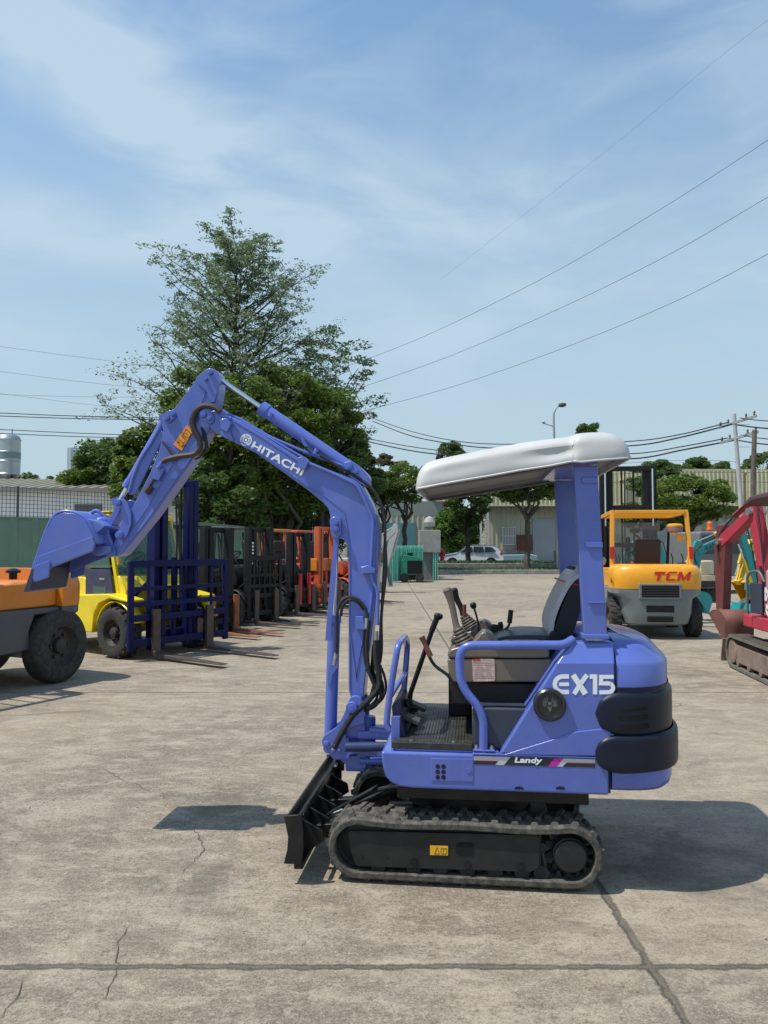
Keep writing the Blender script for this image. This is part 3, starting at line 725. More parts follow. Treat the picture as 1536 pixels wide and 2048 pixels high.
# ---- fuel cap with a winged relief
fc = E(1099, 1409, 0)
q = MB(); q.lathe([(.078, .004), (.078, -.016), (.070, -.024), (.060, -.024), (.056, -.012), (.001, -.010)], fc, Wd, 40)
cap = q.build('fuel_cap', mat('cap_black', (.012, .013, .018), .35, var=.1, coat=.3), ck)
q = MB()
for s_ in (-1, 1):
    for i in range(6):
        a = math.radians(100+s_*0+i*22) if s_ < 0 else math.radians(80-i*22)
        d = Vector((math.cos(a), 0, math.sin(a))); base = fc+Vector((s_*.008, -.012, .004)); tip = base+d*(.034-.002*i)
        q.bar(base, tip, .006, .004, Wd)
q.lathe([(.001, -.018), (.009, -.016), (.011, -.008)], fc+Vector((0, 0, .006)), Wd, 12)
q.prism([fc+Vector((-.012, -.016, -.008)), fc+Vector((.012, -.016, -.008)), fc+Vector((0, -.016, -.034))], (0, .006, 0))
q.build('winged_relief', mat('relief_grey', (.14, .14, .145), .4, metal=.3, var=.2), cap)
# ---- big model lettering on the cheek
def strokes(name, S_, th, m, parent, w, o=0.0012):
    q = MB()
    for k, st in enumerate(S_):
        P = [Vector((p.x, 0, p.z)) for p in EL(st[0], 0)]; hw = (st[1] if len(st) > 1 else th)/2*E(1, 0).z*0+(st[1] if len(st) > 1 else th)/2
        Lh, Rh = [], []
        for i, p in enumerate(P):
            a = (P[i]-P[i-1]).normalized() if i else None; b = (P[i+1]-P[i]).normalized() if i < len(P)-1 else None
            if a is None: t = b; f = 1
            elif b is None: t = a; f = 1
            else: t = (a+b).normalized(); f = min(2.2, 1/max(.35, t.dot(a)))
            nn = Vector((-t.z, 0, t.x))*hw*f; Lh.append(p+nn); Rh.append(p-nn)
        d = w-o-.0003*k
        for v in Lh+Rh: v.y = d
        q.grid([Lh, Rh]); q.grid([[v+Wd*(o-.0002) for v in Lh], Lh]); q.grid([Rh, [v+Wd*(o-.0002) for v in Rh]])
    return q.build(name, m, parent, flat=True)
def arc(cx, cy, rx, ry, a0, a1, n=10): return [(cx+rx*math.cos(math.radians(a0+(a1-a0)*i/n)), cy-ry*math.sin(math.radians(a0+(a1-a0)*i/n))) for i in range(n+1)]
TH = .0205
E_ = [(1138, 1353)]+arc(1126, 1368.5, 16.5, 15.5, 90, 270, 12)+[(1138, 1384)]
strokes('lettering', [
    (E_,), ([(1118, 1368.5), (1138, 1368.5)], .0165),
    ([(1146, 1349.5), (1171, 1388)], .026), ([(1174, 1349.5), (1162, 1366)], .021), ([(1160, 1369), (1148, 1388)], .021),
    ([(1179, 1353), (1190, 1353), (1190, 1388.5)], .0205),
    ([(1227, 1353.5), (1202, 1353.5), (1201.5, 1366.5)]+[(1217, 1366.8)]+arc(1217, 1375.5, 9, 8.8, 90, -90, 8)+[(1198, 1384.5)], .0185)], TH, WHT, ck, 0)
# ---- canopy posts
def post(w0, w1, top, bot, nm='canopy_post'):
    q = MB(); a = EL(top, w0 if w0 < .5 else .04); b = EL(bot, w0 if w0 < .5 else .04)
    A = [Vector((a[0].x, w0, a[0].z)), Vector((a[1].x, w0, a[1].z)), Vector((a[1].x, w1, a[1].z)), Vector((a[0].x, w1, a[0].z))]
    B = [Vector((b[0].x, w0, b[0].z)), Vector((b[1].x, w0, b[1].z)), Vector((b[1].x, w1, b[1].z)), Vector((b[0].x, w1, b[0].z))]
    q.hexa(B+A); return q.build(nm, BL, EXC, bevel=.006)
pn = post(.04, .10, [(1147, 931), (1195, 931)], [(1168, 1276), (1215, 1276)])
pf = post(.90, .96, [(1147, 931), (1195, 931)], [(1168, 1276), (1215, 1276)])
q = MB()
for (x0, y0, x1, y1) in ((1164, 955, 1196, 966), (1172, 1084, 1205, 1095), (1176, 1204, 1211, 1206)):
    P = EL([(x0, y0), (x1, y0), (x1+1, y1), (x0+1, y1)], .03)
    for p in P: p.y = .028
    q.prism(P, (0, .014, 0))
q.build('post_bracket', BL, pn, bevel=.002)
q = MB(); a = E(1164, 1272, .03); b = E(1219, 1272, .03); q.bx(a.x, b.x, .025, .115, a.z-.012, a.z+.008); q.bx(a.x, b.x, .885, .975, a.z-.012, a.z+.008); q.build('post_foot', BL, EXC, bevel=.003)
q = MB(); a = E(1117, 925, .04); b = E(1195, 925, .04); q.bx(a.x, b.x, .02, .98, a.z-.012, a.z+.03); q.build('canopy_crossbeam', BL, EXC, bevel=.004)
# ---- canopy: a padded vinyl shell, deeper and wider over the back
def canopy():
    w0, w1 = -.03, 1.06
    # side line: (px, top py, bottom py) on near plane
    st = [(829, 972, 977), (832, 950, 978), (838, 936, 977), (850, 923, 975), (875, 916, 970), (920, 907, 962), (980, 895, 952), (1040, 884, 941), (1100, 876, 932), (1135, 872, 925), (1146, 871, 923), (1152, 868, 924), (1162, 865, 925), (1190, 863, 922), (1215, 863, 920), (1238, 867, 918), (1254, 878, 916), (1263, 893, 914), (1267, 906, 913)]
    rows = []
    for i, (px, yt, yb) in enumerate(st):
        T, B = EP(px, yt, .02), EP(px, yb, w0); u = B.x; zt_, zb_ = T.z, B.z
        ends = min(1, (i+.0)/3.0, (len(st)-1-i)/4.0); inset = .055*(1-ends)**2*1.6
        bulge = 0.018 if px > 1148 else 0.0
        a, b = w0+inset-bulge, w1-inset+bulge; hh = max(.004, zt_-zb_); r = []
        cr = min(.075, hh*.72)
        # section: bottom near -> side -> rounded shoulder -> top -> far
        dent = .030*math.exp(-((px-1112)/34)**2)+.012*math.exp(-((px-905)/30)**2)
        side = [(0, 0), (-.004, hh*.12), (-.003+dent*.7, hh*.3), (.002+dent, max(hh*.45, hh-cr))]
        sh = [(.002+cr*1.15*(1-math.cos(t)), hh-cr+cr*math.sin(t)) for t in (math.pi/2*k/5 for k in range(1, 6))]
        pr = side+sh
        for k in range(1, 6):
            f = k/6; pass
        nearp = [Vector((u, a+x, zb_+z)) for x, z in pr]; farp = [Vector((u, b-x, zb_+z)) for x, z in reversed(pr)]
        mid = [Vector((u, (a+pr[-1][0])*(1-f)+(b-pr[-1][0])*f, zt_+.012*math.sin(math.pi*f))) for f in (.2, .4, .6, .8)]
        rows.append(nearp+mid+farp)
    # soften: a sagging crease near px 1085
    q = MB(); q.grid(rows); q._a(rows[0], [tuple(range(len(rows[0])))]); q._a(rows[-1], [tuple(range(len(rows[0])))])
    q.build('canopy_roof', VIN, EXC, ang=50, sub=1)
    # underside lining, recessed and slightly domed, with a rim
    q = MB(); nr = len(rows)
    low = [[r[0]+Vector((0, .004, .006)), r[0]+Vector((0, .045, .030)), r[0].lerp(r[-1], .5)+Z*.032, r[-1]+Vector((0, -.045, .030)), r[-1]+Vector((0, -.004, .006))] for r in rows]
    q.grid(low); q.build('canopy_lining', VIND, EXC, ang=50)
    q = MB(); path = [r[0]+Vector((0, 0, .001)) for r in rows[1:]]+[r[-1]+Vector((0, 0, .001)) for r in reversed(rows[1:])]
    q.tube(path, .006, 6, closed=True); q.build('canopy_piping', VIN, EXC)
    q = MB(); r = rows[10]; q.tube([p+Vector((0, 0, .0)) for p in r], .005, 6); q.build('canopy_seam', VIN, EXC)
    q = MB(); A = []
    for px, y in ((838, 974), (900, 966), (1000, 950), (1100, 934), (1142, 926)): p = EP(px, y, w0); A.append(Vector((p.x, w0+.03, p.z-.004)))
    q.tube(A, .008, 6); q.tube([Vector((p.x, 1.03, p.z)) for p in A], .008, 6); q.build('canopy_frame_tube', mat('frame_grey', (.10, .10, .10), .5), EXC)
canopy()
# ---- seat
st_ = empty('operator_seat', (0, 0, 0)); st_.parent = EXC
def slab(name, mid, th, w0, w1, m, parent, nw=9, crown=.3):   # padded slab following a side profile
    mid = spline(mid, 5); rows = []
    n = len(mid); loop = []
    for i, p in enumerate(mid):
        d = (mid[min(i+1, n-1)]-mid[max(i-1, 0)]).normalized(); nn = Vector((-d.z, 0, d.x)); e = min(i, n-1-i)/3; t = th*(min(1, .55+.45*e))
        loop.append((p+nn*t/2, p-nn*t/2))
    prof = [a for a, b in loop]+[b for a, b in reversed(loop)]; c = sum((p for p in prof), Vector())/len(prof)
    for k in range(nw):
        f = k/(nw-1); e = 1-abs(2*f-1)**6*.22; rows.append([Vector((c.x+(p.x-c.x)*(.93+.07*e if abs(2*f-1) > .9 else 1), w0+(w1-w0)*f, c.z+(p.z-c.z)*e)) for p in prof])
    q = MB(); q.grid(rows, closed=True); q._a(rows[0], [tuple(range(len(prof)))]); q._a(rows[-1], [tuple(range(len(prof)))])
    return q.build(name, m, parent, ang=50)
slab('seat_cushion', EL([(985, 1279), (1020, 1274), (1060, 1272), (1098, 1276), (1125, 1290)], .52), .075, .34, .74, mat('seat_vinyl', (.055, .06, .068), .4, var=.1, bump=.2), st_)
slab('seat_back', EL([(1120, 1318), (1116, 1290), (1124, 1250), (1138, 1200), (1155, 1150), (1160, 1140)], .50), .10, .33, .75, SEATF, st_)
slab('seat_cover', EL([(1096, 1282), (1098, 1250), (1107, 1215), (1120, 1180), (1134, 1152), (1151, 1137), (1166, 1140)], .49), .026, .325, .755, COVF, st_)
q = MB(); P = []
for k in range(24):
    t = 2*math.pi*k/24; c = EP(1143, 1165, .54); P.append(c+Vector((.078*math.cos(t)-.01, .215*math.sin(t), -.022*math.cos(t))))
q.tube(P, .0035, 5, closed=True); q.build('red_cord', mat('red_cord', (.55, .03, .03), .5, var=0), st_)
# seat side bracket
plate('seat_hinge', rpoly([(1085, 1310), (1102, 1262), (1118, 1262), (1140, 1330), (1100, 1335)], 8), .30, .33, DKP, st_)
# ---- consoles
def console(w0, w1, wm, nm='control_console', lab=True):
    c_ = empty(nm, (0, 0, 0)); c_.parent = EXC
    def pl(n_, pts, a, b, m=TAU, r=6, bev=.012):
        q = MB(); P = EL(rpoly(pts, r), wm)
        for p in P: p.y = a
        q.prism(P, (0, b-a, 0)); return q.build(n_, m, c_, bevel=bev, seg=3)
    pl('lower_shell', [(894, 1318), (1105, 1318), (1105, 1364), (905, 1366), (897, 1345)], w0+.004, w1-.004)
    pl('upper_shell', [(894, 1316), (897, 1300), (945, 1286), (966, 1262), (985, 1268), (1002, 1292), (1010, 1316)], w0, w1, r=8, bev=.02)
    pl('arm_rest', [(996, 1316), (1002, 1290), (1012, 1286), (1085, 1286), (1098, 1296), (1100, 1316)], w0-.004, w1, r=9, bev=.02)
    return c_
cn = console(.15, .31, .15); cf = console(.72, .88, .15)
# instruction sticker on the near console
P = EL(rpoly([(944, 1318), (989, 1318), (990, 1362), (946, 1363)], 4), .15)
q = MB()
for p in P: p.y = .150
q.prism(P, (0, .005, 0)); stk_ = q.build('instruction_sticker', PAPER, cn)
q = MB(); a, b = EP(945, 1319.5, .149), EP(960, 1319.5, .149); q.bar(a, b, .008, .002, Wd); q.build('sticker_header', REDI, stk_)
rr = random.Random(3); q = MB()
for i in range(9):
    y = 1326+i*3.8; x0 = 948+rr.random()*3; q.bar(EP(x0, y, .1496), EP(x0+14+rr.random()*10, y, .1496), .001, .001, Wd); q.bar(EP(968+rr.random()*4, y, .1496), EP(980+rr.random()*7, y, .1496), .001, .001, Wd)
q.build('sticker_lines', mat('faint_ink', (.25, .18, .16), .6, var=0), stk_)
def joystick(w, pts, base, par):
    # bellows
    b0, b1 = EP(*base[0], w), EP(*base[1], w); jx = empty('joystick', (0, 0, 0)); jx.parent = par
    q = MB(); ax = (b1-b0); L = ax.length; prof = []
    for k in range(6):
        f = k/6; r = .054*(1-f)+.022*f; prof += [(r*.86, L*f+.001), (r*1.04, L*(f+.07)), (r*1.02, L*(f+.10))]
    prof += [(.02, L)]; q.lathe(prof, b0, ax, 20); q.build('rubber_boot', BOOT, jx, ang=60)
    P = spline([b1]+[EP(x, y, w) for x, y in pts], 5); n = len(P)
    q = MB(); rs = [.0205+(-.004*math.sin(math.pi*min(1, i/(n-1)*1.3)))+.004*(i/(n-1))**4 for i in range(n)]; q.tube(P, .02, 12, rs=rs)
    q.lathe([(.022, -.006), (.025, .004), (.02, .014), (.008, .019)], P[-1], P[-1]-P[-2], 14); q.build('joystick_grip', TAU if w < .4 else DKP, jx)
joystick(.21, [(911, 1245), (905, 1215), (898, 1190), (895, 1182)], ((932, 1292), (914, 1256)), cn)
def far(px, py, w): return (px, py)
joystick(.78, [(922, 1215), (912, 1195), (908, 1182)], ((943, 1256), (927, 1230)), cf)
q = MB()
for (a, b, w) in (((941, 1245), (943, 1214), .72),): q.tube(spline([EP(957, 1262, w), EP(955, 1240, w), EP(947, 1212, w)], 5), .006)
q.build('lever_rod', DKP, cf)
q = MB(); q.lathe([(.012, 0), (.019, .012), (.018, .028), (.010, .036)], EP(948, 1217, .72), EP(945, 1205, .72)-EP(948, 1217, .72), 14); q.build('lever_knob', DKP, cf)
q = MB(); q.tube(spline([EP(930, 1235, .70), EP(929, 1222, .70), EP(929, 1209, .70)], 4), .011); q.build('lever_grip', GRIP, cf)
q = MB(); q.tube(spline([EP(1006, 1264, .56), EP(1014, 1256, .56), EP(1019, 1246, .56), EP(1021, 1222, .56)], 5), .007, rs=None); q.tube([EP(1019, 1246, .56), EP(1022, 1220, .56)], .014, 10); q.build('throttle_lever', DKP, EXC)
q = MB(); P = EL(rpoly([(976, 1262), (984, 1249), (1000, 1251), (1012, 1264), (1006, 1272), (984, 1270)], 4), .60)
q.prism(P, (0, .05, 0)); q.cyl(EP(1003, 1256, .62), EP(1000, 1244, .62), .014, n=12); q.build('instrument_pod', DKP, cf, bevel=.006)
q = MB(); q.lathe([(.001, .012), (.012, .010), (.016, .0)], EP(961, 1279, .18), (0, 0, -1), 14); q.build('console_bolt', STL, cn)
# ---- travel levers and pedals
q = MB()
for w, dx in ((.47, 0), (.55, 3)):
    q.tube([EP(817+dx, 1408, w), EP(820+dx, 1385, w), EP(868+dx, 1245, w)], .0095, 8); q.tube([EP(862+dx, 1262, w), EP(874+dx, 1232, w)], .0125, 10)
    q.lathe([(.012, -.008), (.021, .004), (.022, .016), (.014, .026)], EP(874+dx, 1236, w), EP(878, 1226, w)-EP(874, 1236, w), 14)
tl = q.build('travel_lever', DKP, EXC)
q = MB(); q.tube(fillet([EP(907, 1366, .16), EP(896, 1350, .16), EP(868, 1331, .16), EP(857, 1310, .16)], .03), .0085, 8); ll = q.build('lock_lever', DKP, EXC)
q = MB(); P = spline([EP(861, 1313, .16), EP(853, 1295, .16), EP(845, 1277, .16), EP(843, 1273, .16)], 4); q.tube(P, .014, 10, rs=[.0155, .015, .0145, .014, .013, .012, .0125, .0135, .015, .016, .0165, .016, .011][:len(P)]); q.build('lever_grip', GRIP, ll)
q = MB()
for w, px, py in ((.30, 822, 1432), (.62, 835, 1400)):
    c = EP(px, py, w); c.z = zf+.055; M = Matrix.Translation(c) @ Matrix.Rotation(math.radians(22), 4, 'Y'); q.bx(-.05, .05, -.05, .05, -.011, .011, M); q.bx(-.012, .012, -.03, .03, -.06, -.01, M)
q.build('foot_pedal', mat('pedal_rubber', (.06, .06, .062), .55, var=.2), EXC, bevel=.004)
q = MB()
for k in range(5):
    c = EP(818, 1402, .40+.06*k); q.cyl(c+Vector((0, 0, -.03)), c+Vector((0, 0, .012)), .018, n=12); q.bx(c.x-.02, c.x+.05, c.y-.02, c.y+.015, zf, zf+.04)
q.build('pedal_linkage', DKP, EXC, bevel=.003)
# front guard
q = MB(); A = EP(795, 1432, .14); q.hexa([EP(790, 1478, .14), EP(812, 1480, .14), Vector((EP(812, 1480, .14).x, .62, zf)), Vector((EP(790, 1478, .14).x, .62, zf)),
    EP(783, 1412, .14), EP(796, 1405, .14), Vector((EP(796, 1405, .14).x, .62, EP(783, 1405, .14).z)), Vector((EP(783, 1412, .14).x, .62, EP(783, 1412, .14).z))]); q.build('front_guard', mat('guard_dark_blue', (.02, .025, .075), .4), EXC, bevel=.005)
q = MB(); q.bx(E(782, 1470, .10).x, E(792, 1470, .10).x+.02, .10, .14, zt, E(790, 1433, .10).z); q.build('rail_mount', BL, EXC, bevel=.004)
q = MB()
rail = fillet([EP(779, 1460, .12), EP(773, 1448, .12), EP(777, 1405, .12), EP(796, 1290, .12), EP(811, 1273, .40), EP(815, 1290, .52), EP(811, 1345, .52), EP(806, 1400, .52)], .05, 6)
q.tube(rail, .0165, 12)
q.tube([EP(781, 1392, .13), EP(811, 1345, .52)], .014, 10); q.build('front_handrail', BL, EXC)
q = MB(); rl = fillet([EP(967, 1505, .03), EP(967, 1424, .03), EP(921, 1373, .03), EP(918, 1291, .03), EP(1128, 1290, .03), EP(1146, 1279, .06)], .075, 9)
q.tube(rl, .0215, 14); q.build('side_handrail', BL, EXC)
q = MB(); a = E(967, 1505, .03); q.bx(a.x-.05, a.x+.055, .004, .06, zt+.0125, zt+.020)
q.build('rail_foot', BL, EXC, bevel=.003)
q = MB()
for dx in (-.035, .038): q.cyl((a.x+dx, .03, zt+.02), (a.x+dx, .03, zt+.032), .010, n=6); q.cyl((a.x+dx, .03, zt+.032), (a.x+dx, .03, zt+.038), .006, n=10)
q.build('rail_bolt', STL, EXC)
# ---- boom
bm0, bm1 = .435, .575
boom_pts = [(700, 1392), (697, 1380), (697, 1110), (694, 1086), (685, 1078), (668, 1076), (661, 1064), (661, 1038), (658, 1020), (648, 1007), (618, 982), (564, 943), (512, 906), (467, 884), (440, 868), (424, 858), (414, 842), (416, 828), (426, 820), (438, 822), (475, 841), (527, 871), (601, 919), (657, 939), (705, 958), (725, 972), (742, 1003), (752, 1030), (758, 1060), (757, 1105), (755, 1150), (750, 1215), (742, 1280), (733, 1330), (727, 1392), (722, 1404), (708, 1404)]
bo = empty('boom', (0, 0, 0)); bo.parent = EXC
def bplate(name, pts, w0, w1, m=BLa, parent=bo, bevel=.004, wm=None):
    return plate(name, pts, w0, w1, m, parent, bevel, wmap=bm0 if wm is None else wm)
bplate('boom_shell', rpoly(boom_pts, 5, 2), bm0, bm1, bevel=.006)
# weld beads along the edges
def bead(name, pts, w, r=.004, parent=bo, m=BLa):
    q = MB(); P = EL(pts, bm0)
    for p in P: p.y = w
    q.tube(P, r, 6); return q.build(name, m, parent)
bead('weld_bead', [(470, 878), (512, 900), (564, 936), (618, 974), (655, 996), (688, 1023), (693, 1050), (699, 1090), (700, 1380)], bm0-.001)
bead('weld_bead', [(470, 843), (527, 877), (601, 925), (657, 945), (705, 965), (722, 980)], bm0-.001)
# V stiffener near the foot
bead('weld_bead', [(701, 1270), (712, 1358), (724, 1290), (728, 1240)], bm0-.001)
# raised web plate on the nose
bplate('nose_plate', rpoly([(414, 842), (418, 826), (432, 824), (452, 842), (470, 885), (445, 873), (425, 860)], 6), bm0-.016, bm0+.002, bevel=.004)
def boss(pts, r, w, parent=bo, h=.018, m=BLa, n=24):
    q = MB()
    for px, py, rr in pts:
        c = EP(px, py, bm0); c.y = w; q.lathe([(rr, 0), (rr, -h*.6), (rr*.86, -h), (rr*.5, -h), (rr*.45, -h*1.25), (.001, -h*1.25)], c, Wd, n)
    return q.build('pin_boss', m, parent)
bplate('boss_plate', rpoly([(403, 823), (420, 818), (433, 838), (427, 850), (410, 846), (400, 834)], 6), bm0-.030, bm0-.01)
boss([(411, 831, .018), (424, 838, .015)], 0, bm0-.028)
bplate('cylinder_lug', rpoly([(660, 1038), (672, 1033), (683, 1035), (684, 1068), (676, 1078), (664, 1072)], 5), bm0-.022, bm0+.003)
boss([(674.5, 1046, .014), (674, 1058, .020)], 0, bm0-.02)
# arm cylinder bracket on the back of the boom
bplate('cylinder_bracket', rpoly([(686, 925), (703, 921), (722, 935), (738, 952), (738, 975), (705, 962)], 5), .45, .56, wm=.45)
boss([(696, 932, .024), (711, 943, .014)], 0, .45)
# pipe clamps
for px, py in ((609, 928), (455, 852)): bplate('hose_clamp', rpoly([(px-11, py-12), (px+2, py-14), (px+11, py-4), (px+3, py+14), (px-10, py+8)], 3), bm0-.035, bm0+.005, bevel=.004)
bplate('hose_clamp', rpoly([(723, 1134), (738, 1130), (752, 1137), (752, 1146), (725, 1147)], 2), bm0-.04, bm0+.003, bevel=.004)
bplate('hose_clamp', [(712, 1232), (728, 1232), (730, 1252), (738, 1258), (712, 1258)], bm0-.025, bm0+.003, bevel=.003)
# steel pipes on the boom
q = MB()
for pts, w, r in (([(440, 822), (480, 838), (540, 874), (620, 908), (660, 922), (700, 937)], .47, .0085), ([(446, 829), (486, 846), (545, 880), (604, 914)], .455, .008),
                  ([(612, 924), (660, 944), (712, 969), (722, 985), (747, 1040), (742, 1130)], bm0-.014, .0095), ([(742, 1142), (743, 1158), (756, 1182), (755, 1250)], bm0-.02, .0105), ([(750, 1060), (745, 1180), (738, 1240)], bm0-.005, .009)):
    P = EL(pts, w); q.tube(fillet(P, .03, 4), r, 8)
q.build('steel_pipe', BLa, bo)
# lettering and emblem along the boom
a = EP(501, 896.5, bm0-.0012); b = EP(590, 945, bm0-.0012); c = EP(509, 881, bm0-.0012)
xv = (b-a).normalized(); yv = (c-a); yv = (yv-xv*yv.dot(xv)).normalized()
text_to('lettering', 'HITACHI', WHT, bo, a, xv, yv, w=.335, h=.046, bold=.028, shear=.0, space=1.03)
q = MB(); ce = EP(492, 880, bm0-.001)
def ring(c, r0, r1, n, w=.0012, a0=0, a1=360):
    A, B = [], []
    for k in range(n+1):
        t = math.radians(a0+(a1-a0)*k/n); d = Vector((math.cos(t), 0, math.sin(t))); A.append(c+d*r0-Wd*w); B.append(c+d*r1-Wd*w)
    q.grid([A, B])
ring(ce, .029, .0345, 24, a0=22.5, a1=382.5); ring(ce, .014, .019, 24); ring(ce, .0, .0075, 16)
for k in range(4):
    t = math.radians(20+90*k); d = Vector((math.cos(t), 0, math.sin(t))); t2 = Vector((-math.sin(t), 0, math.cos(t)))
    q.face([ce+d*.018+t2*.003-Wd*.0014, ce+d*.018-t2*.003-Wd*.0014, ce+d*.031-t2*.003-Wd*.0014, ce+d*.031+t2*.003-Wd*.0014])
    ring(ce, .0235, .0265, 8, .0013, 28+90*k, 92+90*k)
q.build('emblem', WHT, bo, flat=True)
# ---- arm
ar = empty('arm', (0, 0, 0)); ar.parent = EXC
arm_pts = [(411, 741), (421, 737), (431, 739), (438, 748), (438, 775), (434, 800), (424, 845), (418, 862), (389, 913), (349, 972), (304, 1035), (267, 1080), (245, 1108), (232, 1114), (221, 1106), (222, 1094), (234, 1072), (270, 1004), (300, 945), (318, 900), (326, 862), (322, 838), (332, 824), (347, 818), (380, 776), (396, 752)]
bplate('arm_shell', rpoly(arm_pts, 4, 2), .445, .565, parent=ar, bevel=.006, wm=.445)
bplate('top_gusset', rpoly([(411, 741), (421, 737), (431, 739), (438, 748), (438, 775), (430, 806), (421, 806), (414, 782), (396, 768), (392, 757)], 4), .432, .446, parent=ar, wm=.445)
bead('weld_bead', [(412, 779), (390, 835), (345, 925), (296, 1010), (240, 1092)], .444, parent=ar)
bead('weld_bead', [(428, 850), (386, 908), (345, 967), (300, 1030), (248, 1100)], .444, parent=ar, r=.005)
boss([(421, 745, .016), (413, 759, .011)], 0, .432, ar)
bplate('boss_plate', rpoly([(329, 828), (341, 820), (352, 824), (354, 834), (338, 848), (328, 843)], 5), .43, .447, parent=ar, wm=.445)
boss([(335, 837, .017), (347, 830, .012)], 0, .432, ar)
# warning label
P = EL([(374, 851), (388, 860), (364, 902), (347, 889)], .4445)
q = MB()
for p in P: p.y = .4385
q.prism(P, (0, .002, 0)); wl = q.build('warning_label', ORL, ar)
q = MB(); w_ = .4378
def lbar(a, b, t=.0022): q.bar(EP(*a, w_), EP(*b, w_), t, .001, Wd)
for a, b in (((366, 870), (372, 858)), ((372, 858), (382, 868)), ((366, 870), (377, 876)), ((377, 876), (382, 868)), ((363, 871), (374, 880)), ((371, 866), (376, 871))): lbar(a, b)
for a, b in (((360, 880), (366, 886)), ((366, 886), (370, 884)), ((363, 892), (371, 889)), ((362, 894), (369, 892)), ((354, 886), (359, 884)), ((366, 886), (365, 893))): lbar(a, b, .003)
q.build('label_print', INK, wl)
# ---- bucket linkage
lk = empty('bucket_linkage', (0, 0, 0)); lk.parent = EXC
for w in (.425, .567): bplate('curved_link', rpoly([(229, 1000), (238, 996), (250, 1000), (262, 1025), (262, 1050), (252, 1076), (240, 1080), (234, 1068), (240, 1052), (244, 1035), (240, 1015)], 6), w, w+.016, parent=lk, wm=.425)
bplate('straight_link', rpoly([(229, 1002), (240, 1004), (236, 1025), (212, 1066), (200, 1068), (197, 1055), (210, 1048), (226, 1018)], 5), .46, .55, parent=lk, wm=.445)
boss([(238, 1006, .021), (241, 1070, .024)], 0, .425, lk)
bplate('bucket_ear', rpoly([(196, 1049), (215, 1054), (218, 1075), (226, 1090), (232, 1104), (228, 1114), (214, 1115), (208, 1102), (205, 1080), (196, 1066)], 6), .425, .445, parent=lk, wm=.43)
boss([(205, 1063, .017), (219, 1099, .021)], 0, .425, lk)
bplate('bucket_ear', rpoly([(196, 1049), (215, 1054), (218, 1075), (226, 1090), (232, 1104), (228, 1114), (214, 1115), (208, 1102), (205, 1080), (196, 1066)], 6), .565, .585, parent=lk, wm=.43)
# ---- cylinders
def ram(name, a, b, w, rb, rr, split, parent=EXC, eye=True, head=.045):
    A, B = EP(*a, w), EP(*b, w); C_ = A.lerp(B, split); c = empty(name, (0, 0, 0)); c.parent = parent; d = (B-A).normalized()
    q = MB(); q.cyl(A+d*.02, C_, rb, n=28); q.cyl(C_-d*head, C_, rb*1.13, n=28); q.cyl(A+d*.01, A+d*.03, rb*1.08, n=24)
    q.cyl(A-Wd*.05, A+Wd*.05, rb*.85, n=20); q.build('barrel', BLa, c, ang=40)
    q = MB(); q.cyl(C_, B, rr, n=16); q.build('rod', CHR, c)
    q = MB(); q.cyl(B-Wd*.035, B+Wd*.035, rr*1.9, n=16); q.build('rod_eye', BLa, c)
    return c
c1 = ram('boom_cylinder', (660, 1492), (675, 1057), .505, .0345, .0115, .60)
plate('rod_guard', [(668, 1070), (677, 1076), (661, 1281), (650, 1281)], .44, .446, BLa, c1, .002)
plate('cylinder_pipe', rpoly([(657, 1335), (672, 1300), (674, 1336), (665, 1350), (661, 1372), (655, 1372)], 3), .455, .475, BLa, c1, .003)
c2 = ram('arm_cylinder', (699, 936), (424, 748), .505, .037, .0145, .635)
q = MB(); q.tube(fillet(EL([(604, 872), (609, 890), (627, 905), (640, 912)], .45), .03), .008, 8); q.cyl(EP(629, 908, .45), EP(634, 898, .45), .012); q.cyl(EP(542, 826, .462), EP(540, 833, .462), .013); q.build('cylinder_pipe', BLa, c2)
c3 = ram('bucket_cylinder', (333, 838), (238, 1004), .505, .029, .014, .83)
plate('cylinder_shroud', rpoly([(320, 858), (330, 868), (272, 985), (262, 992), (254, 982), (268, 940), (300, 885)], 6), .455, .47, BLa, c3, .004)
q = MB(); q.tube(fillet(EL([(318, 858), (300, 890), (280, 920), (266, 955), (258, 985)], .452), .03), .010, 8); q.build('cylinder_pipe', BLa, c3)
# ---- bucket
bk = empty('bucket', (0, 0, 0)); bk.parent = EXC
b0, b1 = .32, .70
side = rpoly([(170, 1041), (176, 1052), (187, 1074), (191, 1087), (186, 1102), (104, 1135), (68, 1152), (66, 1134), (75, 1109), (90, 1066), (106, 1034), (125, 1025), (150, 1027)], 5, 3)
for w in (b0, b1-.012): bplate('bucket_side', side, w, w+.012, parent=bk, bevel=.003, wm=b0)
shell = spline(EL([(191, 1088), (184, 1068), (172, 1043), (152, 1027), (126, 1022), (105, 1032), (88, 1066), (74, 1106), (64, 1136), (48, 1184)], b0), 4)
q = MB(); rows = [[Vector((p.x, w, p.z)) for w in (b0+.006, b1-.006)] for p in shell]; q.grid(rows); q.build('bucket_shell', BLa, bk, solid=.012, ang=60)
INS = mat('dark_bucket_inside', (.035, .038, .085), .6, var=.3, scale=9, bump=.3, dirt=.5, dirtcol=(.07, .06, .05))  # darker blue-grey for the bucket's inner sheet and lip
q = MB(); sh2 = spline(EL([(189, 1090), (180, 1070), (168, 1047), (150, 1031), (127, 1027), (109, 1037), (93, 1068), (79, 1108), (69, 1138), (56, 1180)], b0), 4); q.grid([[Vector((p.x, w, p.z)) for w in (b0+.014, b1-.014)] for p in sh2]); q.build('bucket_liner', INS, bk, solid=.002, ang=60)
bplate('side_strip', [(77, 1113), (186, 1073), (191, 1087), (187, 1101), (104, 1134), (70, 1140), (72, 1126)], b0-.010, b0+.002, parent=bk, bevel=.003, wm=b0)
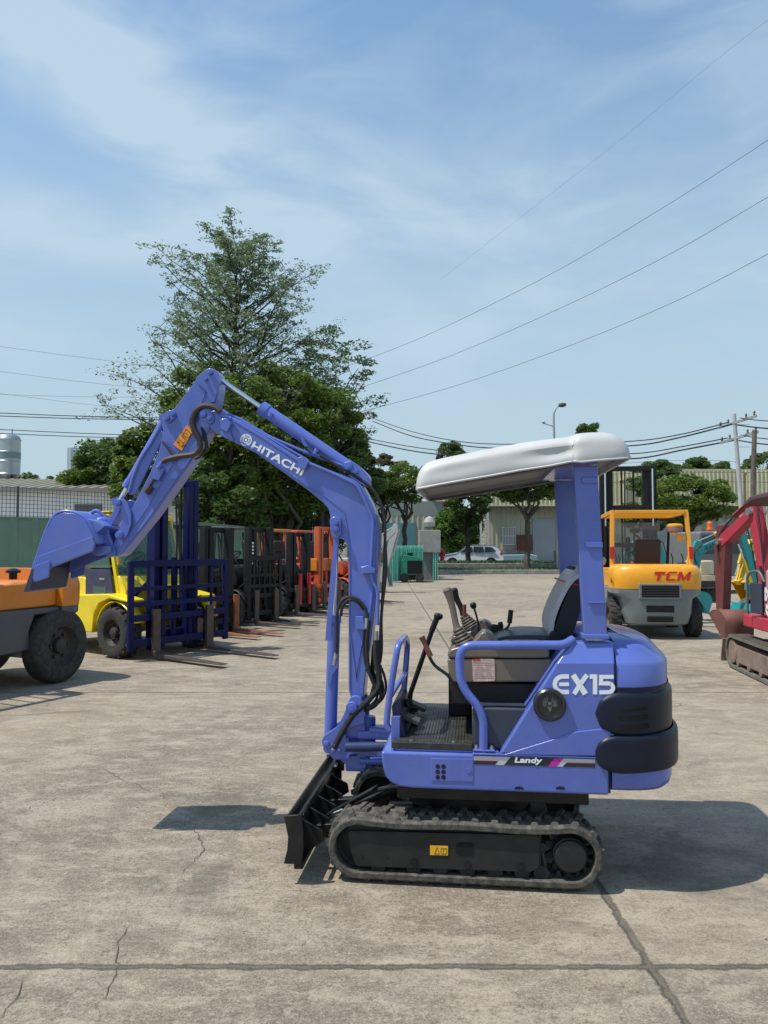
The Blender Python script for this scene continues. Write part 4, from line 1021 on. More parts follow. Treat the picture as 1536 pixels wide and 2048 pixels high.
bplate('side_cutter', rpoly([(72, 1132), (101, 1121), (104, 1128), (101, 1154), (74, 1164), (70, 1160)], 3), b0-.022, b0-.009, parent=bk, wm=b0)
bplate('side_cutter', rpoly([(72, 1132), (101, 1121), (104, 1128), (101, 1154), (74, 1164), (70, 1160)], 3), b1+.001, b1+.014, parent=bk, wm=b0)
P = EL([(64, 1136), (72, 1136), (62, 1180), (47, 1184)], b0); q = MB()
for p in P: p.y = b0-.004
q.prism(P, (0, b1-b0+.008, 0)); q.build('cutting_edge', INS, bk, bevel=.003)
for w in (b0+.07, b1-.09): bplate('hinge_plate', rpoly([(166, 1032), (190, 1044), (216, 1056), (206, 1070), (192, 1062), (196, 1092), (226, 1092), (228, 1104), (200, 1112), (186, 1104), (180, 1068)], 4), w, w+.02, parent=bk, wm=.43)
bplate('hinge_plate', rpoly([(166, 1036), (188, 1042), (205, 1052), (190, 1064), (182, 1068), (172, 1050)], 4), b0+.03, b1-.03, parent=bk, wm=b0)
q = MB(); P = [];
c = EP(192, 1037, .50)
for k in range(15): t = math.radians(-20+220*k/14); P.append(c+Vector((.036*math.cos(t), .0, .045*math.sin(t))))
q.tube(P, .011, 10); q.tube([EP(168, 1034, .5), EP(182, 1042, .5)], .02, 10); q.build('lifting_eye', BLa, bk)
q = MB(); P = spline([EP(172, 1040, .47), EP(188, 1046, .48), EP(205, 1042, .50), EP(218, 1046, .52)], 5); q.tube(P, .027, 12); q.build('bucket_top_tube', BLa, bk)
# ---- swing bracket and house lugs
sw = empty('swing_bracket', (0, 0, 0)); sw.parent = EXC
chk = rpoly([(697, 1402), (702, 1393), (712, 1390), (722, 1394), (728, 1408), (730, 1446), (706, 1452), (690, 1464), (696, 1484), (722, 1492), (735, 1500), (722, 1506), (700, 1508), (700, 1516), (668, 1519), (659, 1506), (646, 1491), (644, 1478), (650, 1469), (676, 1452), (690, 1424)], 5)
for w in (.395, .575): bplate('cheek_plate', chk, w, w+.034, parent=sw, wm=.41, bevel=.006)
boss([(706, 1411, .032), (656, 1483, .016), (668, 1497, .010), (682, 1496, .009)], 0, .395, sw)
q = MB(); c = EP(735, 1480, .5); c.y = .505
q.cyl((c.x, .505, E(735, 1545, .4).z), (c.x, .505, E(735, 1440, .4).z), .045, n=24)
q.bx(EP(690, 1450, .43).x, c.x, .43, .575, EP(735, 1478, .43).z, EP(735, 1440, .43).z)
q.bx(EP(690, 1450, .43).x, c.x, .43, .575, EP(735, 1545, .43).z, EP(735, 1518, .43).z)
q.build('swing_casting', BLa, sw, bevel=.012, seg=3)
q = MB(); P = EL(rpoly([(679, 1519), (700, 1512), (732, 1512), (732, 1536), (712, 1539), (699, 1537)], 4), .42)
q.prism([Vector((p.x, .42, p.z)) for p in P], (0, .17, 0)); q.build('lower_jaw', BLa, sw, bevel=.008)
q = MB()
for z0, z1 in ((1480, 1462), (1515, 1500), (1528, 1518)):
    q.bx(c.x-.05, uF+.10, .42, .59, E(735, z0, .42).z, E(735, z1, .42).z)
q.build('house_lug', BL, EXC, bevel=.010)
q = MB(); q.cyl((c.x-.10, .36, E(740, 1500, .36).z+.012), (uF+.2, .40, E(740, 1500, .36).z+.02), .026, n=18); q.build('swing_cylinder', mat('steel_blue', (.03, .045, .13), .4), EXC)
q = MB(); q.cyl((c.x-.03, .42, E(740, 1522, .42).z), (uF+.05, .42, E(740, 1522, .42).z+.004), .019, n=14); q.cyl((c.x+.02, .44, E(740, 1458, .42).z-.01), (uF+.07, .44, E(740, 1462, .42).z-.01), .022, n=14); q.build('swing_pin', BL, EXC)
# ---- hoses
def hose(pts, w, r, m=HOSE, sw_=.0):
    P = []
    for i, p in enumerate(pts):
        ww = w + (p[2] if len(p) > 2 else 0); P.append(EP(p[0], p[1], ww))
    q = MB(); q.tube(spline(P, 7), r, 8); return q.build('hydraulic_hose', m, EXC)
hose([(441, 823), (425, 813), (405, 812), (392, 822), (385, 840), (388, 858), (398, 878), (400, 897), (388, 908), (362, 912), (340, 917), (325, 923)], .41, .0165, HOSEB)
hose([(441, 826, .02), (420, 816, .02), (408, 822, .02), (402, 846, .02), (409, 870, .0), (413, 893, -.0), (403, 910, 0), (390, 917, 0)], .44, .0105)
q = MB()
for k in range(26):
    t = k/26; P_ = spline([EP(x, y, .41) for x, y in [(392, 822), (385, 840), (388, 858), (398, 878), (400, 897), (388, 908)]], 6); p = P_[int(t*(len(P_)-2))]; d = P_[int(t*(len(P_)-2))+1]-p
    if k % 1 == 0: q.cyl(p-d.normalized()*.003, p+d.normalized()*.003, .0185, n=12)
q.build('hose_spiral', HOSEB, EXC)
hose([(325, 884), (333, 893), (342, 905), (352, 912)], .42, .008, HOSEB)
q = MB(); q.tube([EP(302, 972, .43), EP(292, 985, .43)], .020, 12); q.tube([EP(316, 938, .43), EP(308, 958, .43), EP(300, 972, .43)], .010); q.build('hose_sleeve', HOSEB, ar)
q = MB()
for a_, b_ in (((325, 923), (316, 936)), ((445, 822), (456, 830)), ((452, 832), (462, 838))): q.cyl(EP(*a_, .415), EP(*b_, .415), .0135, n=6)
q.build('hose_fitting', BLa, ar)
bplate('valve_block', rpoly([(308, 936), (322, 928), (330, 940), (318, 962), (306, 958)], 3), .42, .446, parent=ar, wm=.43)
# over the back of the boom
for k, dw in enumerate((0, .022, .044)):
    hose([(612, 893+k*2), (660, 922), (706, 950), (738, 972), (758, 1000), (769, 1040+k*3), (770, 1080), (768+k*2, 1140), (763, 1230), (759+k*2, 1300), (756, 1340), (745, 1380), (740, 1400)], .45+dw*2, .0085)
hose([(752, 1280), (752, 1320), (758, 1350), (757, 1375), (735, 1402), (706, 1430), (688, 1458), (675, 1482), (668, 1496)], .395, .0165)
hose([(738, 1242), (733, 1290), (738, 1340), (748, 1368), (760, 1385), (760, 1400), (735, 1420)], .42, .011)
hose([(730, 1260), (728, 1300), (735, 1340), (752, 1365), (762, 1390), (750, 1412), (728, 1422)], .44, .009)
hose([(760, 1330), (768, 1350), (772, 1375), (764, 1398), (745, 1414), (730, 1420)], .43, .0075)
hose([(745, 1330), (752, 1370), (754, 1395), (742, 1410), (728, 1416)], .46, .0075)
hose([(748, 1300), (756, 1345), (765, 1372), (760, 1400), (738, 1418)], .48, .010)
hose([(748, 1290), (744, 1340), (750, 1380), (735, 1408)], .50, .010)
hose([(673, 1308), (674, 1270), (674, 1230), (682, 1204), (698, 1194), (716, 1200), (730, 1216), (735, 1236)], .415, .0085)
hose([(682, 1232), (685, 1214), (698, 1200), (715, 1204), (728, 1220)], .435, .0085)
q = MB(); q.cyl(EP(733, 1236, .42), EP(732, 1256, .42), .012, n=12); q.cyl(EP(673, 1305, .42), EP(668, 1330, .42), .012, n=12); q.cyl(EP(752, 1262, .40), EP(752, 1285, .40), .0125, n=12); q.cyl(EP(671, 1488, .395), EP(667, 1500, .395), .015, n=12)
q.build('hose_ferrule', STL, EXC)
# ---------------------------------------------------------------- forklift trucks
TYR = mat('tyre_rubber', (0.022, 0.021, 0.020), 0.85, var=0.25, scale=12, bump=0.4, dirt=0.5, dirtcol=(0.10, 0.09, 0.075))
RIMD = mat('dark_rim', (0.025, 0.024, 0.024), 0.6, var=0.3, scale=9, dirt=0.5, dirtcol=(0.08, 0.05, 0.035))
MASTB = mat('mast_black', (0.010, 0.010, 0.011), 0.5, var=0.3, scale=8, dirt=0.30, dirtcol=(0.04, 0.036, 0.032), spec=.25)
FORKM = mat('worn_fork_steel', (0.085, 0.07, 0.06), 0.5, metal=0.4, var=0.3, scale=7, dirt=0.5, dirtcol=(0.16, 0.09, 0.05))
RUST = mat('rusty_fork', (0.28, 0.09, 0.03), 0.75, var=0.3, scale=7, dirt=0.5, dirtcol=(0.12, 0.06, 0.03))
LAMPR = mat('red_lamp', (0.45, 0.02, 0.02), 0.25, var=0)
GLS = mat('glass_green', (0.10, 0.22, 0.19), 0.06, var=0, alpha=0.42)
def paintc(name, c, r=.34): return mat(name, c, r, var=.07, scale=3, bump=.08, bscale=9, coat=.25, dirt=.18, dirtcol=(.15, .13, .10))
def wheel(root, c, r, w, rimc, side, steer=0.0, lug=True, nl=18):
    e = empty('wheel', c, steer); e.parent = root; ax = Vector((0, side, 0)); a = -ax*w/2
    q = MB(); q.lathe([(r*.56, 0), (r*.62, .0), (r*.80, -.012*1), (r*.93, .0), (r*.985, w*.10), (r, w*.25), (r, w*.75), (r*.985, w*.90), (r*.93, w), (r*.80, w+.012), (r*.62, w), (r*.56, w*.98), (r*.56, 0)], a, ax, 40, ends=False)
    if lug:
        for i in range(nl):
            for s_ in (0, 1):
                t = 2*math.pi*(i+.5*s_)/nl; d = Vector((math.cos(t), 0, math.sin(t))); tt = Vector((-math.sin(t), 0, math.cos(t)))
                y0, y1 = (w*.02, w*.48) if s_ else (w*.52, w*.98)
                hw = math.pi*r/nl*.36; sk = math.pi*r/nl*.35
                P = []
                for rr, f in ((r*.93, 1), (r*1.035, .85)):
                    for y_, k in ((y0, -sk if s_ else sk*0), (y1, 0 if s_ else -sk)):
                        for sg in ((-1, 1) if y_ == y0 else (1, -1)): P.append(a+ax*y_+d*rr+tt*(sg*hw*f+k))
                q.hexa(P)
    q.build('tyre', TYR, e, ang=35)
    q = MB(); q.lathe([(r*.57, w*.02), (r*.57, w*.95), (r*.53, w*.97), (r*.50, w*.82), (r*.44, w*.70), (r*.22, w*.66), (r*.20, w*.90), (r*.10, w*.96), (.001, w*.96)], a, ax, 32, ends=False)
    for i in range(6): t = 2*math.pi*i/6; p = a+ax*w*.68+Vector((math.cos(t), 0, math.sin(t)))*r*.33; q.cyl(p-ax*.01, p+ax*w*.12, r*.045, n=6)
    q.build('rim', rimc, e, ang=35); return e
def sellipse(L, hw, x1, n=3.0, N=20):
    f = lambda v, R: math.copysign(abs(v)**(2/n), v)*R
    return [(x1-f(math.cos(a), L), f(math.sin(a), hw)) for a in (math.pi*(-.5+k/N) for k in range(N+1))]
def forklift(loc, rz, label, group, top, base, guard, mast=None, rim=None, fork=None, Hm=2.05, s=1.0, sz=1.0, rr=.30, rf=.36, hw=.62, cab=None, backrest=None, brw=.55, mw=.40, forks=1.05, rw=.045, lug=True, cwl=.62, steer=0.0, detail=True, fsep=.33, seat=True, name='forklift', gtop=2.15, goff=0.0):
    R_ = empty(name, loc, rz, label, 'forklift', group); mast = mast or MASTB; rim = rim or RIMD; fork = fork or FORKM
    X = lambda v: v*s; Zs = lambda v: v*sz
    bv = .02*s
    # counterweight
    def cw(nm, prof, m, L, x1):
        q = MB(); rows = []
        for hwv, dl, z in prof:
            rows.append([Vector((X(x), X(y), Zs(z))) for x, y in sellipse(L+dl, hwv, x1, 4.0)])
        q.grid(rows); q._a(rows[0], [tuple(range(len(rows[0])))]); q._a(rows[-1], [tuple(range(len(rows[0])))])
        a = [r[0] for r in rows]; b = [r[-1] for r in rows]; q._a(a+b, [tuple(range(len(a)))+tuple(range(2*len(a)-1, len(a)-1, -1))])
        return q.build(nm, m, R_, ang=40)
    cw('counterweight_top', [(hw, .0, .88), (hw+.004, .01, .95), (hw+.004, .01, 1.12), (hw-.015, -.01, 1.22), (hw-.06, -.05, 1.28), (hw-.14, -.14, 1.305)], top, cwl, -.95)
    cb = cw('counterweight_base', [(hw-.26, -.13, .24), (hw-.22, -.06, .27), (hw-.17, -.01, .45), (hw-.15, -.005, .70), (hw-.002, -.006, .80), (hw-.002, -.006, .879)], base, cwl, -.95)
    DK_ = mat('opening_black', (.004, .004, .004), .9, var=0)
    rx = -.95-cwl
    if detail:
        q = MB(); q.bx(X(rx-.022), X(rx+.1), X(-.36), X(.36), Zs(.70), Zs(.98)); fr = q.build('grille_frame', base, R_, bevel=.02)
        q = MB(); q.bx(X(rx-.0245), X(rx), X(-.315), X(.315), Zs(.74), Zs(.945)); q.build('grille_opening', DK_, fr, bevel=.0)
        q = MB()
        for k in range(4): q.bx(X(rx-.028), X(rx-.0248), X(-.30), X(.30), Zs(.765+.045*k), Zs(.775+.045*k))
        q.build('grille_bars', mat('radiator_grey', (.05, .045, .045), .6), fr)
        for z0, z1, hwv in ((.475, .60, .24), (.31, .41, .22)):
            q = MB(); q.bx(X(rx+.004), X(rx+.2), X(-hwv), X(hwv), Zs(z0), Zs(z1)); q.build('slot', DK_, cb, bevel=.015)
    # chassis
    q = MB(); q.prism([Vector((X(x), X(-hw+.03), Zs(z))) for x, z in ((-.62, .42), (.42, .34), (.52, .60), (.58, .80), (.58, .86), (-.95, .878), (-.95, .80), (-.66, .80), (-.60, .62))], (0, X(2*hw-.06), 0)); q.build('chassis', base, R_, bevel=bv)
    q = MB(); q.prism([Vector((X(x), X(-hw+.08), Zs(z))) for x, z in ((-.949, .882), (.02, .862), (-.02, 1.10), (-.08, 1.15), (-.949, 1.17))], (0, X(2*hw-.16), 0)); q.build('hood', top, R_, bevel=bv)
    q = MB(); q.bx(X(-.1), X(.6), X(-hw+.05), X(hw-.05), Zs(.5), Zs(.56)); q.build('floor_plate', MASTB, R_, bevel=.005)
    q = MB(); q.prism([Vector((X(x), X(-hw+.12), Zs(z))) for x, z in ((.44, .86), (.80, .80), (.80, .98), (.66, 1.18), (.52, 1.2))], (0, X(2*hw-.24), 0)); q.build('cowl', top, R_, bevel=bv)
    for sd in (-1, 1):   # front fenders
        q = MB(); P = []
        for k in range(10): a = math.radians(20+150*k/9); P.append(Vector((X(.82)+math.cos(a)*rf*1.22, X(sd*(hw-.12)), max(.42, rf+math.sin(a)*rf*1.22))))
        P2 = [p+Vector((0, X(sd*.18), 0)) for p in P]; q.grid([P, P2]); q.build('fender', top, R_, solid=.012, ang=60)
        wheel(R_, Vector((X(.82), X(sd*(hw-.02)), rf)), rf, X(.24), rim, sd)
        wheel(R_, Vector((X(-.95), X(sd*(hw-.09)), rr)), rr, X(.20), rim, sd, steer, lug)
    # seat and controls
    if seat:
        q = MB(); q.bx(X(-.62), X(-.14), X(-.24), X(.24), Zs(1.16), Zs(1.28)); st = q.build('seat', SEATF, R_, bevel=.04, seg=3)
        q = MB(); M = Matrix.Translation((X(-.60), 0, Zs(1.27))) @ Matrix.Rotation(math.radians(-8), 4, 'Y'); q.bx(-.06, .05, X(-.235), X(.235), 0, Zs(.50), M); q.build('seat_backrest', mat('seat_brown', (.035, .024, .02), .7, var=.15), st, bevel=.05, seg=3)
    q = MB(); a, b = Vector((X(.50), 0, Zs(1.12))), Vector((X(.26), 0, Zs(1.42))); q.cyl(a, b, .022); col_ = q.build('steering_column', DKP, R_)
    q = MB(); d = (b-a).normalized(); x_ = d.orthogonal().normalized(); y_ = d.cross(x_); q.tube([b+(x_*math.cos(t)+y_*math.sin(t))*.17 for t in (2*math.pi*k/20 for k in range(20))], .013, 6, closed=True)
    q.bar(b-x_*.17, b+x_*.17, .02, .02); q.build('steering_wheel', DKP, col_)
    # overhead guard
    gh = Zs(gtop); t_ = .075*s
    for sd in (-1, 1):
        q = MB(); q.tube(fillet([Vector((X(-.92+goff), X(sd*(hw-.09)), Zs(1.25))), Vector((X(-.80+goff), X(sd*(hw-.12)), gh-.03)), Vector((X(-.55+goff), X(sd*(hw-.14)), gh))], .06), .001, 4)
        q = MB(); q.bar((X(-.93+goff), X(sd*(hw-.08)), Zs(1.24)), (X(-.80+goff), X(sd*(hw-.12)), gh), t_, t_, (1, 0, 0)); q.build('guard_post', guard, R_, bevel=.012)
        q = MB(); q.bar((X(.66+goff), X(sd*(hw-.13)), Zs(.86)), (X(.36+goff), X(sd*(hw-.14)), gh-.05), t_*.6, t_*.8, (1, 0, 0)); q.build('guard_post', mast if cab is None and detail == 2 else guard, R_, bevel=.008)
        q = MB(); q.bar((X(-.84+goff), X(sd*(hw-.12)), gh), (X(.42+goff), X(sd*(hw-.14)), gh-.045), t_*.8, t_, (0, 0, 1)); q.build('guard_rail', guard, R_, bevel=.01)
        if detail:
            q = MB(); q.bx(X(-.965+goff)-.02, X(-.965+goff)+.03, X(sd*(hw-.08))-.035, X(sd*(hw-.08))+.035, Zs(1.40), Zs(1.62)); q.build('tail_lamp', LAMPR, R_, bevel=.006)
    for x_, zo in ((-.83, 0), (.41, -.045)):
        q = MB(); q.bar((X(x_+goff), X(-hw+.16), gh+zo), (X(x_+goff), X(hw-.16), gh+zo), t_, t_*.9, (0, 0, 1)); q.build('guard_crossbar', guard, R_, bevel=.01)
    q = MB()
    for k in range(7): x_ = -.68+.16*k; q.bar((X(x_+goff), X(-hw+.16), gh-.01-.03*(k/7)), (X(x_+goff), X(hw-.16), gh-.01-.03*(k/7)), .022, .03)
    tag(q.build('guard_bars', guard, R_), kind='stuff') if False else q.build('guard_grille', guard, R_)
    # mast
    mx = 1.10+(rf-.36)*.8
    for sd in (-1, 1):
        q = MB(); y0 = X(sd*mw)
        q.bx(X(mx-.09), X(mx+.07), y0-rw, y0+rw, .10, Hm); rl_ = q.build('mast_rail', mast, R_, bevel=.006)
        q = MB(); y1 = X(sd*(mw-.055-rw)); q.bx(X(mx-.06), X(mx+.09), y1-rw*.8, y1+rw*.8, .14, Hm-.02); q.build('inner_rail', mast, R_, bevel=.006)
        q = MB(); q.cyl((X(mx-.13), X(sd*(mw-.02)), .2), (X(mx-.13), X(sd*(mw-.02)), Hm*.62), .032, n=14); lc = q.build('lift_cylinder', mast, R_)
        q = MB(); q.cyl((X(mx-.13), X(sd*(mw-.02)), Hm*.6), (X(mx-.13), X(sd*(mw-.02)), Hm-.06), .018, n=12); q.build('cylinder_rod', CHR, lc)
        q = MB(); y2 = X(sd*.12); q.bar((X(mx), y2, .5), (X(mx), y2, Hm-.1), .012, .035, (0, 1, 0)); q.build('lift_chain', MASTB, R_)
        q = MB(); q.cyl((X(.45), X(sd*(hw-.16)), .55), (X(mx-.08), X(sd*mw), Hm*.42), .032, n=12); q.build('tilt_cylinder', mast, R_)
    for z_, h_ in ((.30, .16), (Hm*.50, .09), (Hm-.05, .10)) + (((2.40, .16),) if Hm > 3 else ()):
        q = MB(); q.bx(X(mx-.095), X(mx-.03), X(-mw), X(mw), z_-h_/2, z_+h_/2); q.build('mast_crossmember', mast, R_, bevel=.006)
    q = MB(); q.cyl((X(mx+.01), 0, .25), (X(mx+.01), 0, Hm*.55), .045, n=16); q.build('centre_cylinder', mast, R_)
    q = MB(); q.tube(spline([Vector((X(mx), .06, .5)), Vector((X(mx-.02), .07, Hm*.7)), Vector((X(mx-.05), .06, Hm-.12)), Vector((X(mx+.05), .05, Hm*.8)), Vector((X(mx+.09), .05, .8))], 6), .014, 6); q.build('mast_hose', HOSE, R_)
    # carriage, backrest and forks
    fx = mx+.16
    q = MB(); q.bx(X(fx-.03), X(fx+.03), X(-brw), X(brw), .20, .30); q.build('carriage_bar', backrest or mast, R_, bevel=.006)
    q = MB(); q.bx(X(fx-.03), X(fx+.03), X(-brw), X(brw), .56, .65); q.build('carriage_bar', backrest or mast, R_, bevel=.006)
    if backrest:
        bt = 1.42*sz
        q = MB(); q.bar((X(fx), X(-brw), .15), (X(fx), X(-brw), bt), .05, .09, (0, 1, 0)); q.build('backrest_post', backrest, R_, bevel=.006)
        q = MB(); q.bar((X(fx), X(brw), .15), (X(fx), X(brw), bt), .05, .09, (0, 1, 0)); q.build('backrest_post', backrest, R_, bevel=.006)
        for z_, h_ in ((bt-.04, .10), (1.02*sz, .06), (.80, .07)): q = MB(); q.bx(X(fx-.02), X(fx+.02), X(-brw)+.046, X(brw)-.046, z_-h_/2, z_+h_/2); q.build('backrest_rail', backrest, R_, bevel=.005)
        for k in range(1, 6): y_ = -brw+2*brw*k/6; q = MB(); q.bar((X(fx-.004), X(y_), .63), (X(fx-.004), X(y_), bt-.09), .02, .045, (0, 1, 0)); q.build('backrest_bar', backrest, R_)
    for sd in (-1, 1):
        q = MB(); y_ = X(sd*fsep); x0, x1 = X(fx+.035), X(fx+.085)
        P = [Vector((x, y_-.065, z)) for x, z in ((x0, .72), (x0, .07), (x0+.02, .045), (x0+forks, .045), (x0+forks, .058), (x1+.05, .095), (x1, .13), (x1, .72))]
        q.prism(P, (0, .13, 0)); q.build('fork', fork, R_, bevel=.006)
    return R_, dict(X=X, Zs=Zs, hw=hw, gh=gh, mx=mx, fx=fx)
ORG = paintc('forklift_orange', (0.80, 0.34, 0.010)); ORGD = paintc('forklift_orange_deep', (0.62, 0.19, 0.012)); GRY = paintc('forklift_grey', (0.16, 0.19, 0.20)); GRYD = paintc('forklift_dark_grey', (0.050, 0.062, 0.078))
YLW = paintc('forklift_yellow', (0.82, 0.62, 0.005)); NVB = mat('forklift_navy', (0.003, 0.006, 0.060), .42, var=.15, scale=4, bump=.08, spec=.22); NVD = paintc('door_navy', (0.02, 0.025, 0.075)); REDO = paintc('forklift_red_orange', (0.55, 0.085, 0.02)); BLK = mat('forklift_black', (0.010, 0.010, 0.011), .45, var=.3, scale=6, dirt=.25, dirtcol=(.04, .035, .03), spec=.25)
GRYM = paintc('forklift_pale_grey', (0.055, 0.062, 0.062))
R1, k1 = forklift((4.99, 15.0, 0), math.radians(83.4), 'orange and grey forklift seen from behind with red lettering', None, ORG, GRY, ORG, Hm=3.3, rr=.34, rf=.42, hw=.78, s=1.0, sz=1.0, mw=.50, detail=2, gtop=2.26, brw=.6, rw=.075)
q = MB()
def tl_(pts):
    P = []
    for x, z in pts: y = -(x+z*.28)*1.06+.13; P.append(Vector((-.95-.63*(1-(abs(y)/.784)**4)**.25-.0015, y, 1.03+z)))
    q.prism(P, (-.003, 0, 0))
hh = .155
tl_([(0, hh-.045), (.17, hh-.045), (.17, hh), (0, hh)]); tl_([(.060, 0), (.112, 0), (.112, hh-.0455), (.060, hh-.0455)])
tl_([(.20, .02), (.23, 0), (.36, 0), (.36, .030), (.245, .030), (.245, hh-.030), (.36, hh-.030), (.36, hh), (.23, hh), (.20, hh-.02)])
tl_([(.385, 0), (.43, 0), (.43, .085), (.475, .0), (.50, .0), (.545, .085), (.545, 0), (.59, 0), (.59, hh), (.545, hh), (.4875, .055), (.43, hh), (.385, hh)])
q.build('lettering', mat('red_letter', (.62, .03, .012), .4, var=0), R1, flat=True)
text_to('number', '45', INK, R1, (-1.26, .786, .98), Vector((-1, 0, 0)), (0, 0, 1), w=.12, h=.09, bold=.03, depth=.002)
# its beacon-like air cleaner on the right rear post
q = MB(); q.cyl((-.83, -.52, 1.72), (-.83, -.52, 1.86), .045, n=16); q.bar((-.86, -.64, 1.78), (-.83, -.52, 1.78), .06, .05); q.cyl((-.83, -.42, 1.86), (-.83, -.42, 1.9), .07); cl_ = q.build('air_cleaner_bracket', ORG, R1)
q = MB(); q.lathe([(.10, 0), (.135, .02), (.135, .10), (.13, .11)], (-.83, -.45, 1.88), Z, 24); q.build('air_cleaner_bowl', mat('cleaner_smoke', (.18, .11, .10), .3), cl_)
q = MB(); q.lathe([(.138, .0), (.14, .03), (.10, .055), (.02, .06)], (-.83, -.45, 1.985), Z, 24); q.build('air_cleaner_lid', ORG, cl_)
q = MB(); q.tube([Vector((1.0, .52, 1.25)), Vector((.80, .60, 1.3))], .015); q.lathe([(.02, 0), (.085, .02), (.09, .06), (.05, .09)], (.74, .62, 1.32), (-1, 0, 0), 18); q.build('work_lamp', STL, R1)
q = MB(); q.bx(.5, .52, -.5, .5, 1.2, 2.1); q.build('front_windscreen', mat('glass_clear', (.25, .28, .28), .05, var=0, alpha=.22), R1)
R2, k2 = forklift((-5.07, 8.62, 0), math.radians(243), 'large orange forklift cut off by the left edge, big black rear tyre turned out', None, ORGD, GRYD, ORGD, Hm=2.6, s=1.2, sz=1.04, rr=.44, rf=.48, hw=.64, steer=math.radians(8), gtop=2.25, detail=1, goff=.85, seat=False, lug=False, cwl=.34)
q = MB(); q.lathe([(.045, -.02), (.045, .05), (.085, .06), (.08, .085), (.03, .11), (.001, .112)], (-.65, .52, 1.27), Z, 20); q.build('radiator_cap', BLK, R2)
R3, k3 = forklift((-4.22, 12.48, 0), math.radians(-35.5), 'yellow cab forklift with a tall dark blue mast and load backrest', None, YLW, YLW, YLW, mast=NVB, fork=FORKM, Hm=2.66, s=1.12, sz=1.0, rr=.32, rf=.37, hw=.66, backrest=NVB, brw=.80, mw=.33, forks=1.45, fsep=.45, gtop=2.12, detail=0)
def cab(R_, k):
    X, Zs, hw, gh = k['X'], k['Zs'], k['hw'], k['gh']
    for sd in (-1, 1):
        y_ = X(sd*(hw-.07)); y2 = X(sd*(hw-.085))
        q = MB(); q.prism([Vector((X(x), y_, z)) for x, z in ((-.02, .62), (.55, .62), (.60, .95), (.52, 1.28), (-.04, 1.28))], (0, -sd*.03, 0)); dr = q.build('cab_door', NVD, R_, bevel=.01)
        q = MB(); q.prism([Vector((X(x), y_+sd*.006, z)) for x, z in ((.16, .72), (.42, .72), (.45, 1.02), (.16, 1.02))], (0, -sd*.01, 0)); q.build('door_window', GLS, dr)
        q = MB(); q.prism([Vector((X(x), y2, z)) for x, z in ((.0, 1.30), (.50, 1.30), (.36, gh-.07), (-.02, gh-.07))], (0, -sd*.008, 0)); q.build('side_window', GLS, R_)
        q = MB(); q.prism([Vector((X(x), y2, z)) for x, z in ((-.80, 1.32), (-.08, 1.30), (-.10, gh-.07), (-.76, gh-.07))], (0, -sd*.008, 0)); q.build('rear_side_window', GLS, R_)
        q = MB(); q.bar((X(-.05), y2, 1.2), (X(-.06), y2, gh-.04), .05, .05); q.build('door_pillar', YLW, R_)
        q = MB(); q.bx(X(.30), X(.42), y_-.012 if sd < 0 else y_, y_ if sd < 0 else y_+.012, 1.12, 1.15); q.build('door_handle', STL, dr)
        # flared yellow fender skirt
        q = MB(); q.prism([Vector((X(x), X(sd*(hw+.08)), z)) for x, z in ((-.55, .36), (.36, .34), (.40, .62), (.50, .78), (.72, .86), (1.12, .82), (1.12, .86), (.70, .93), (-.55, .86))], (0, -sd*.30, 0)); q.build('side_skirt', YLW, R_, bevel=.02)
    q = MB(); q.hexa([Vector((X(.655), X(-hw+.14), 1.16)), Vector((X(.665), X(-hw+.14), 1.16)), Vector((X(.665), X(hw-.14), 1.16)), Vector((X(.655), X(hw-.14), 1.16)), Vector((X(.385), X(-hw+.14), gh-.06)), Vector((X(.395), X(-hw+.14), gh-.06)), Vector((X(.395), X(hw-.14), gh-.06)), Vector((X(.385), X(hw-.14), gh-.06))]); q.build('windscreen', GLS, R_)
    q = MB(); q.bx(X(-.84), X(.42), X(-hw+.12), X(hw-.12), gh+.035, gh+.05); q.build('cab_roof', YLW, R_, bevel=.006)
    text_to('number', '130', INK, R_, (X(-.50), -X(hw-.078), 1.10), (1, 0, 0), (0, 0, 1), w=.14, h=.07, bold=.03, depth=.002)
    q = MB(); q.bar((X(.56), -X(hw-.16), 1.22), (X(.46), 0, 1.5), .012, .012); q.build('wiper', DKP, R_)
    q = MB(); q.lathe([(.02, 0), (.10, .03), (.10, .05)], (X(.5), -X(hw+.02), 2.0), (-.3, 0, 0), 16); q.tube([Vector((X(.42), -X(hw-.1), gh-.1)), Vector((X(.5), -X(hw+.02), 2.0))], .01); q.build('mirror', DKP, R_)
cab(R3, k3)
q = MB(); q.bx(-.9, -.5, -.62, .62, .88, 1.32); q.build('hood_rear', YLW, R3, bevel=.05, seg=3)
ROWG = None
row = [
    ((-3.95, 14.95), 'black forklift with rusty orange forks, first in the row behind the blue mast', BLK, BLK, BLK, None, RUST, 1.98, None),
    ((-3.45, 16.75), 'dark grey forklift with a white marked guard post, second in the row', BLK, GRYM, GRYM, None, FORKM, 2.02, BLK),
    ((-2.85, 18.8), 'black forklift with an orange overhead guard and red lift cylinders', BLK, BLK, ORGD, None, FORKM, 1.95, None),
    ((-2.35, 20.6), 'orange forklift with an orange-red mast, beside the blue boom', REDO, BLK, REDO, REDO, FORKM, 2.12, None),
    ((-1.55, 22.6), 'farthest forklift of the left row, dull red, mostly hidden by the boom', REDO, BLK, REDO, REDO, FORKM, 2.05, None)]
RT = []
for (xy, lab, a, b, c, m_, f_, hm_, br) in row:
    r_, kk = forklift((xy[0], xy[1], 0), math.radians(-33), lab, None, a, b, c, mast=m_, fork=f_, Hm=hm_, s=.92, rr=.27, rf=.33, hw=.58, gtop=2.04, detail=0, mw=.36, forks=1.15, backrest=br, brw=.52)
    RT.append((r_, kk))
r_ = RT[2][0]
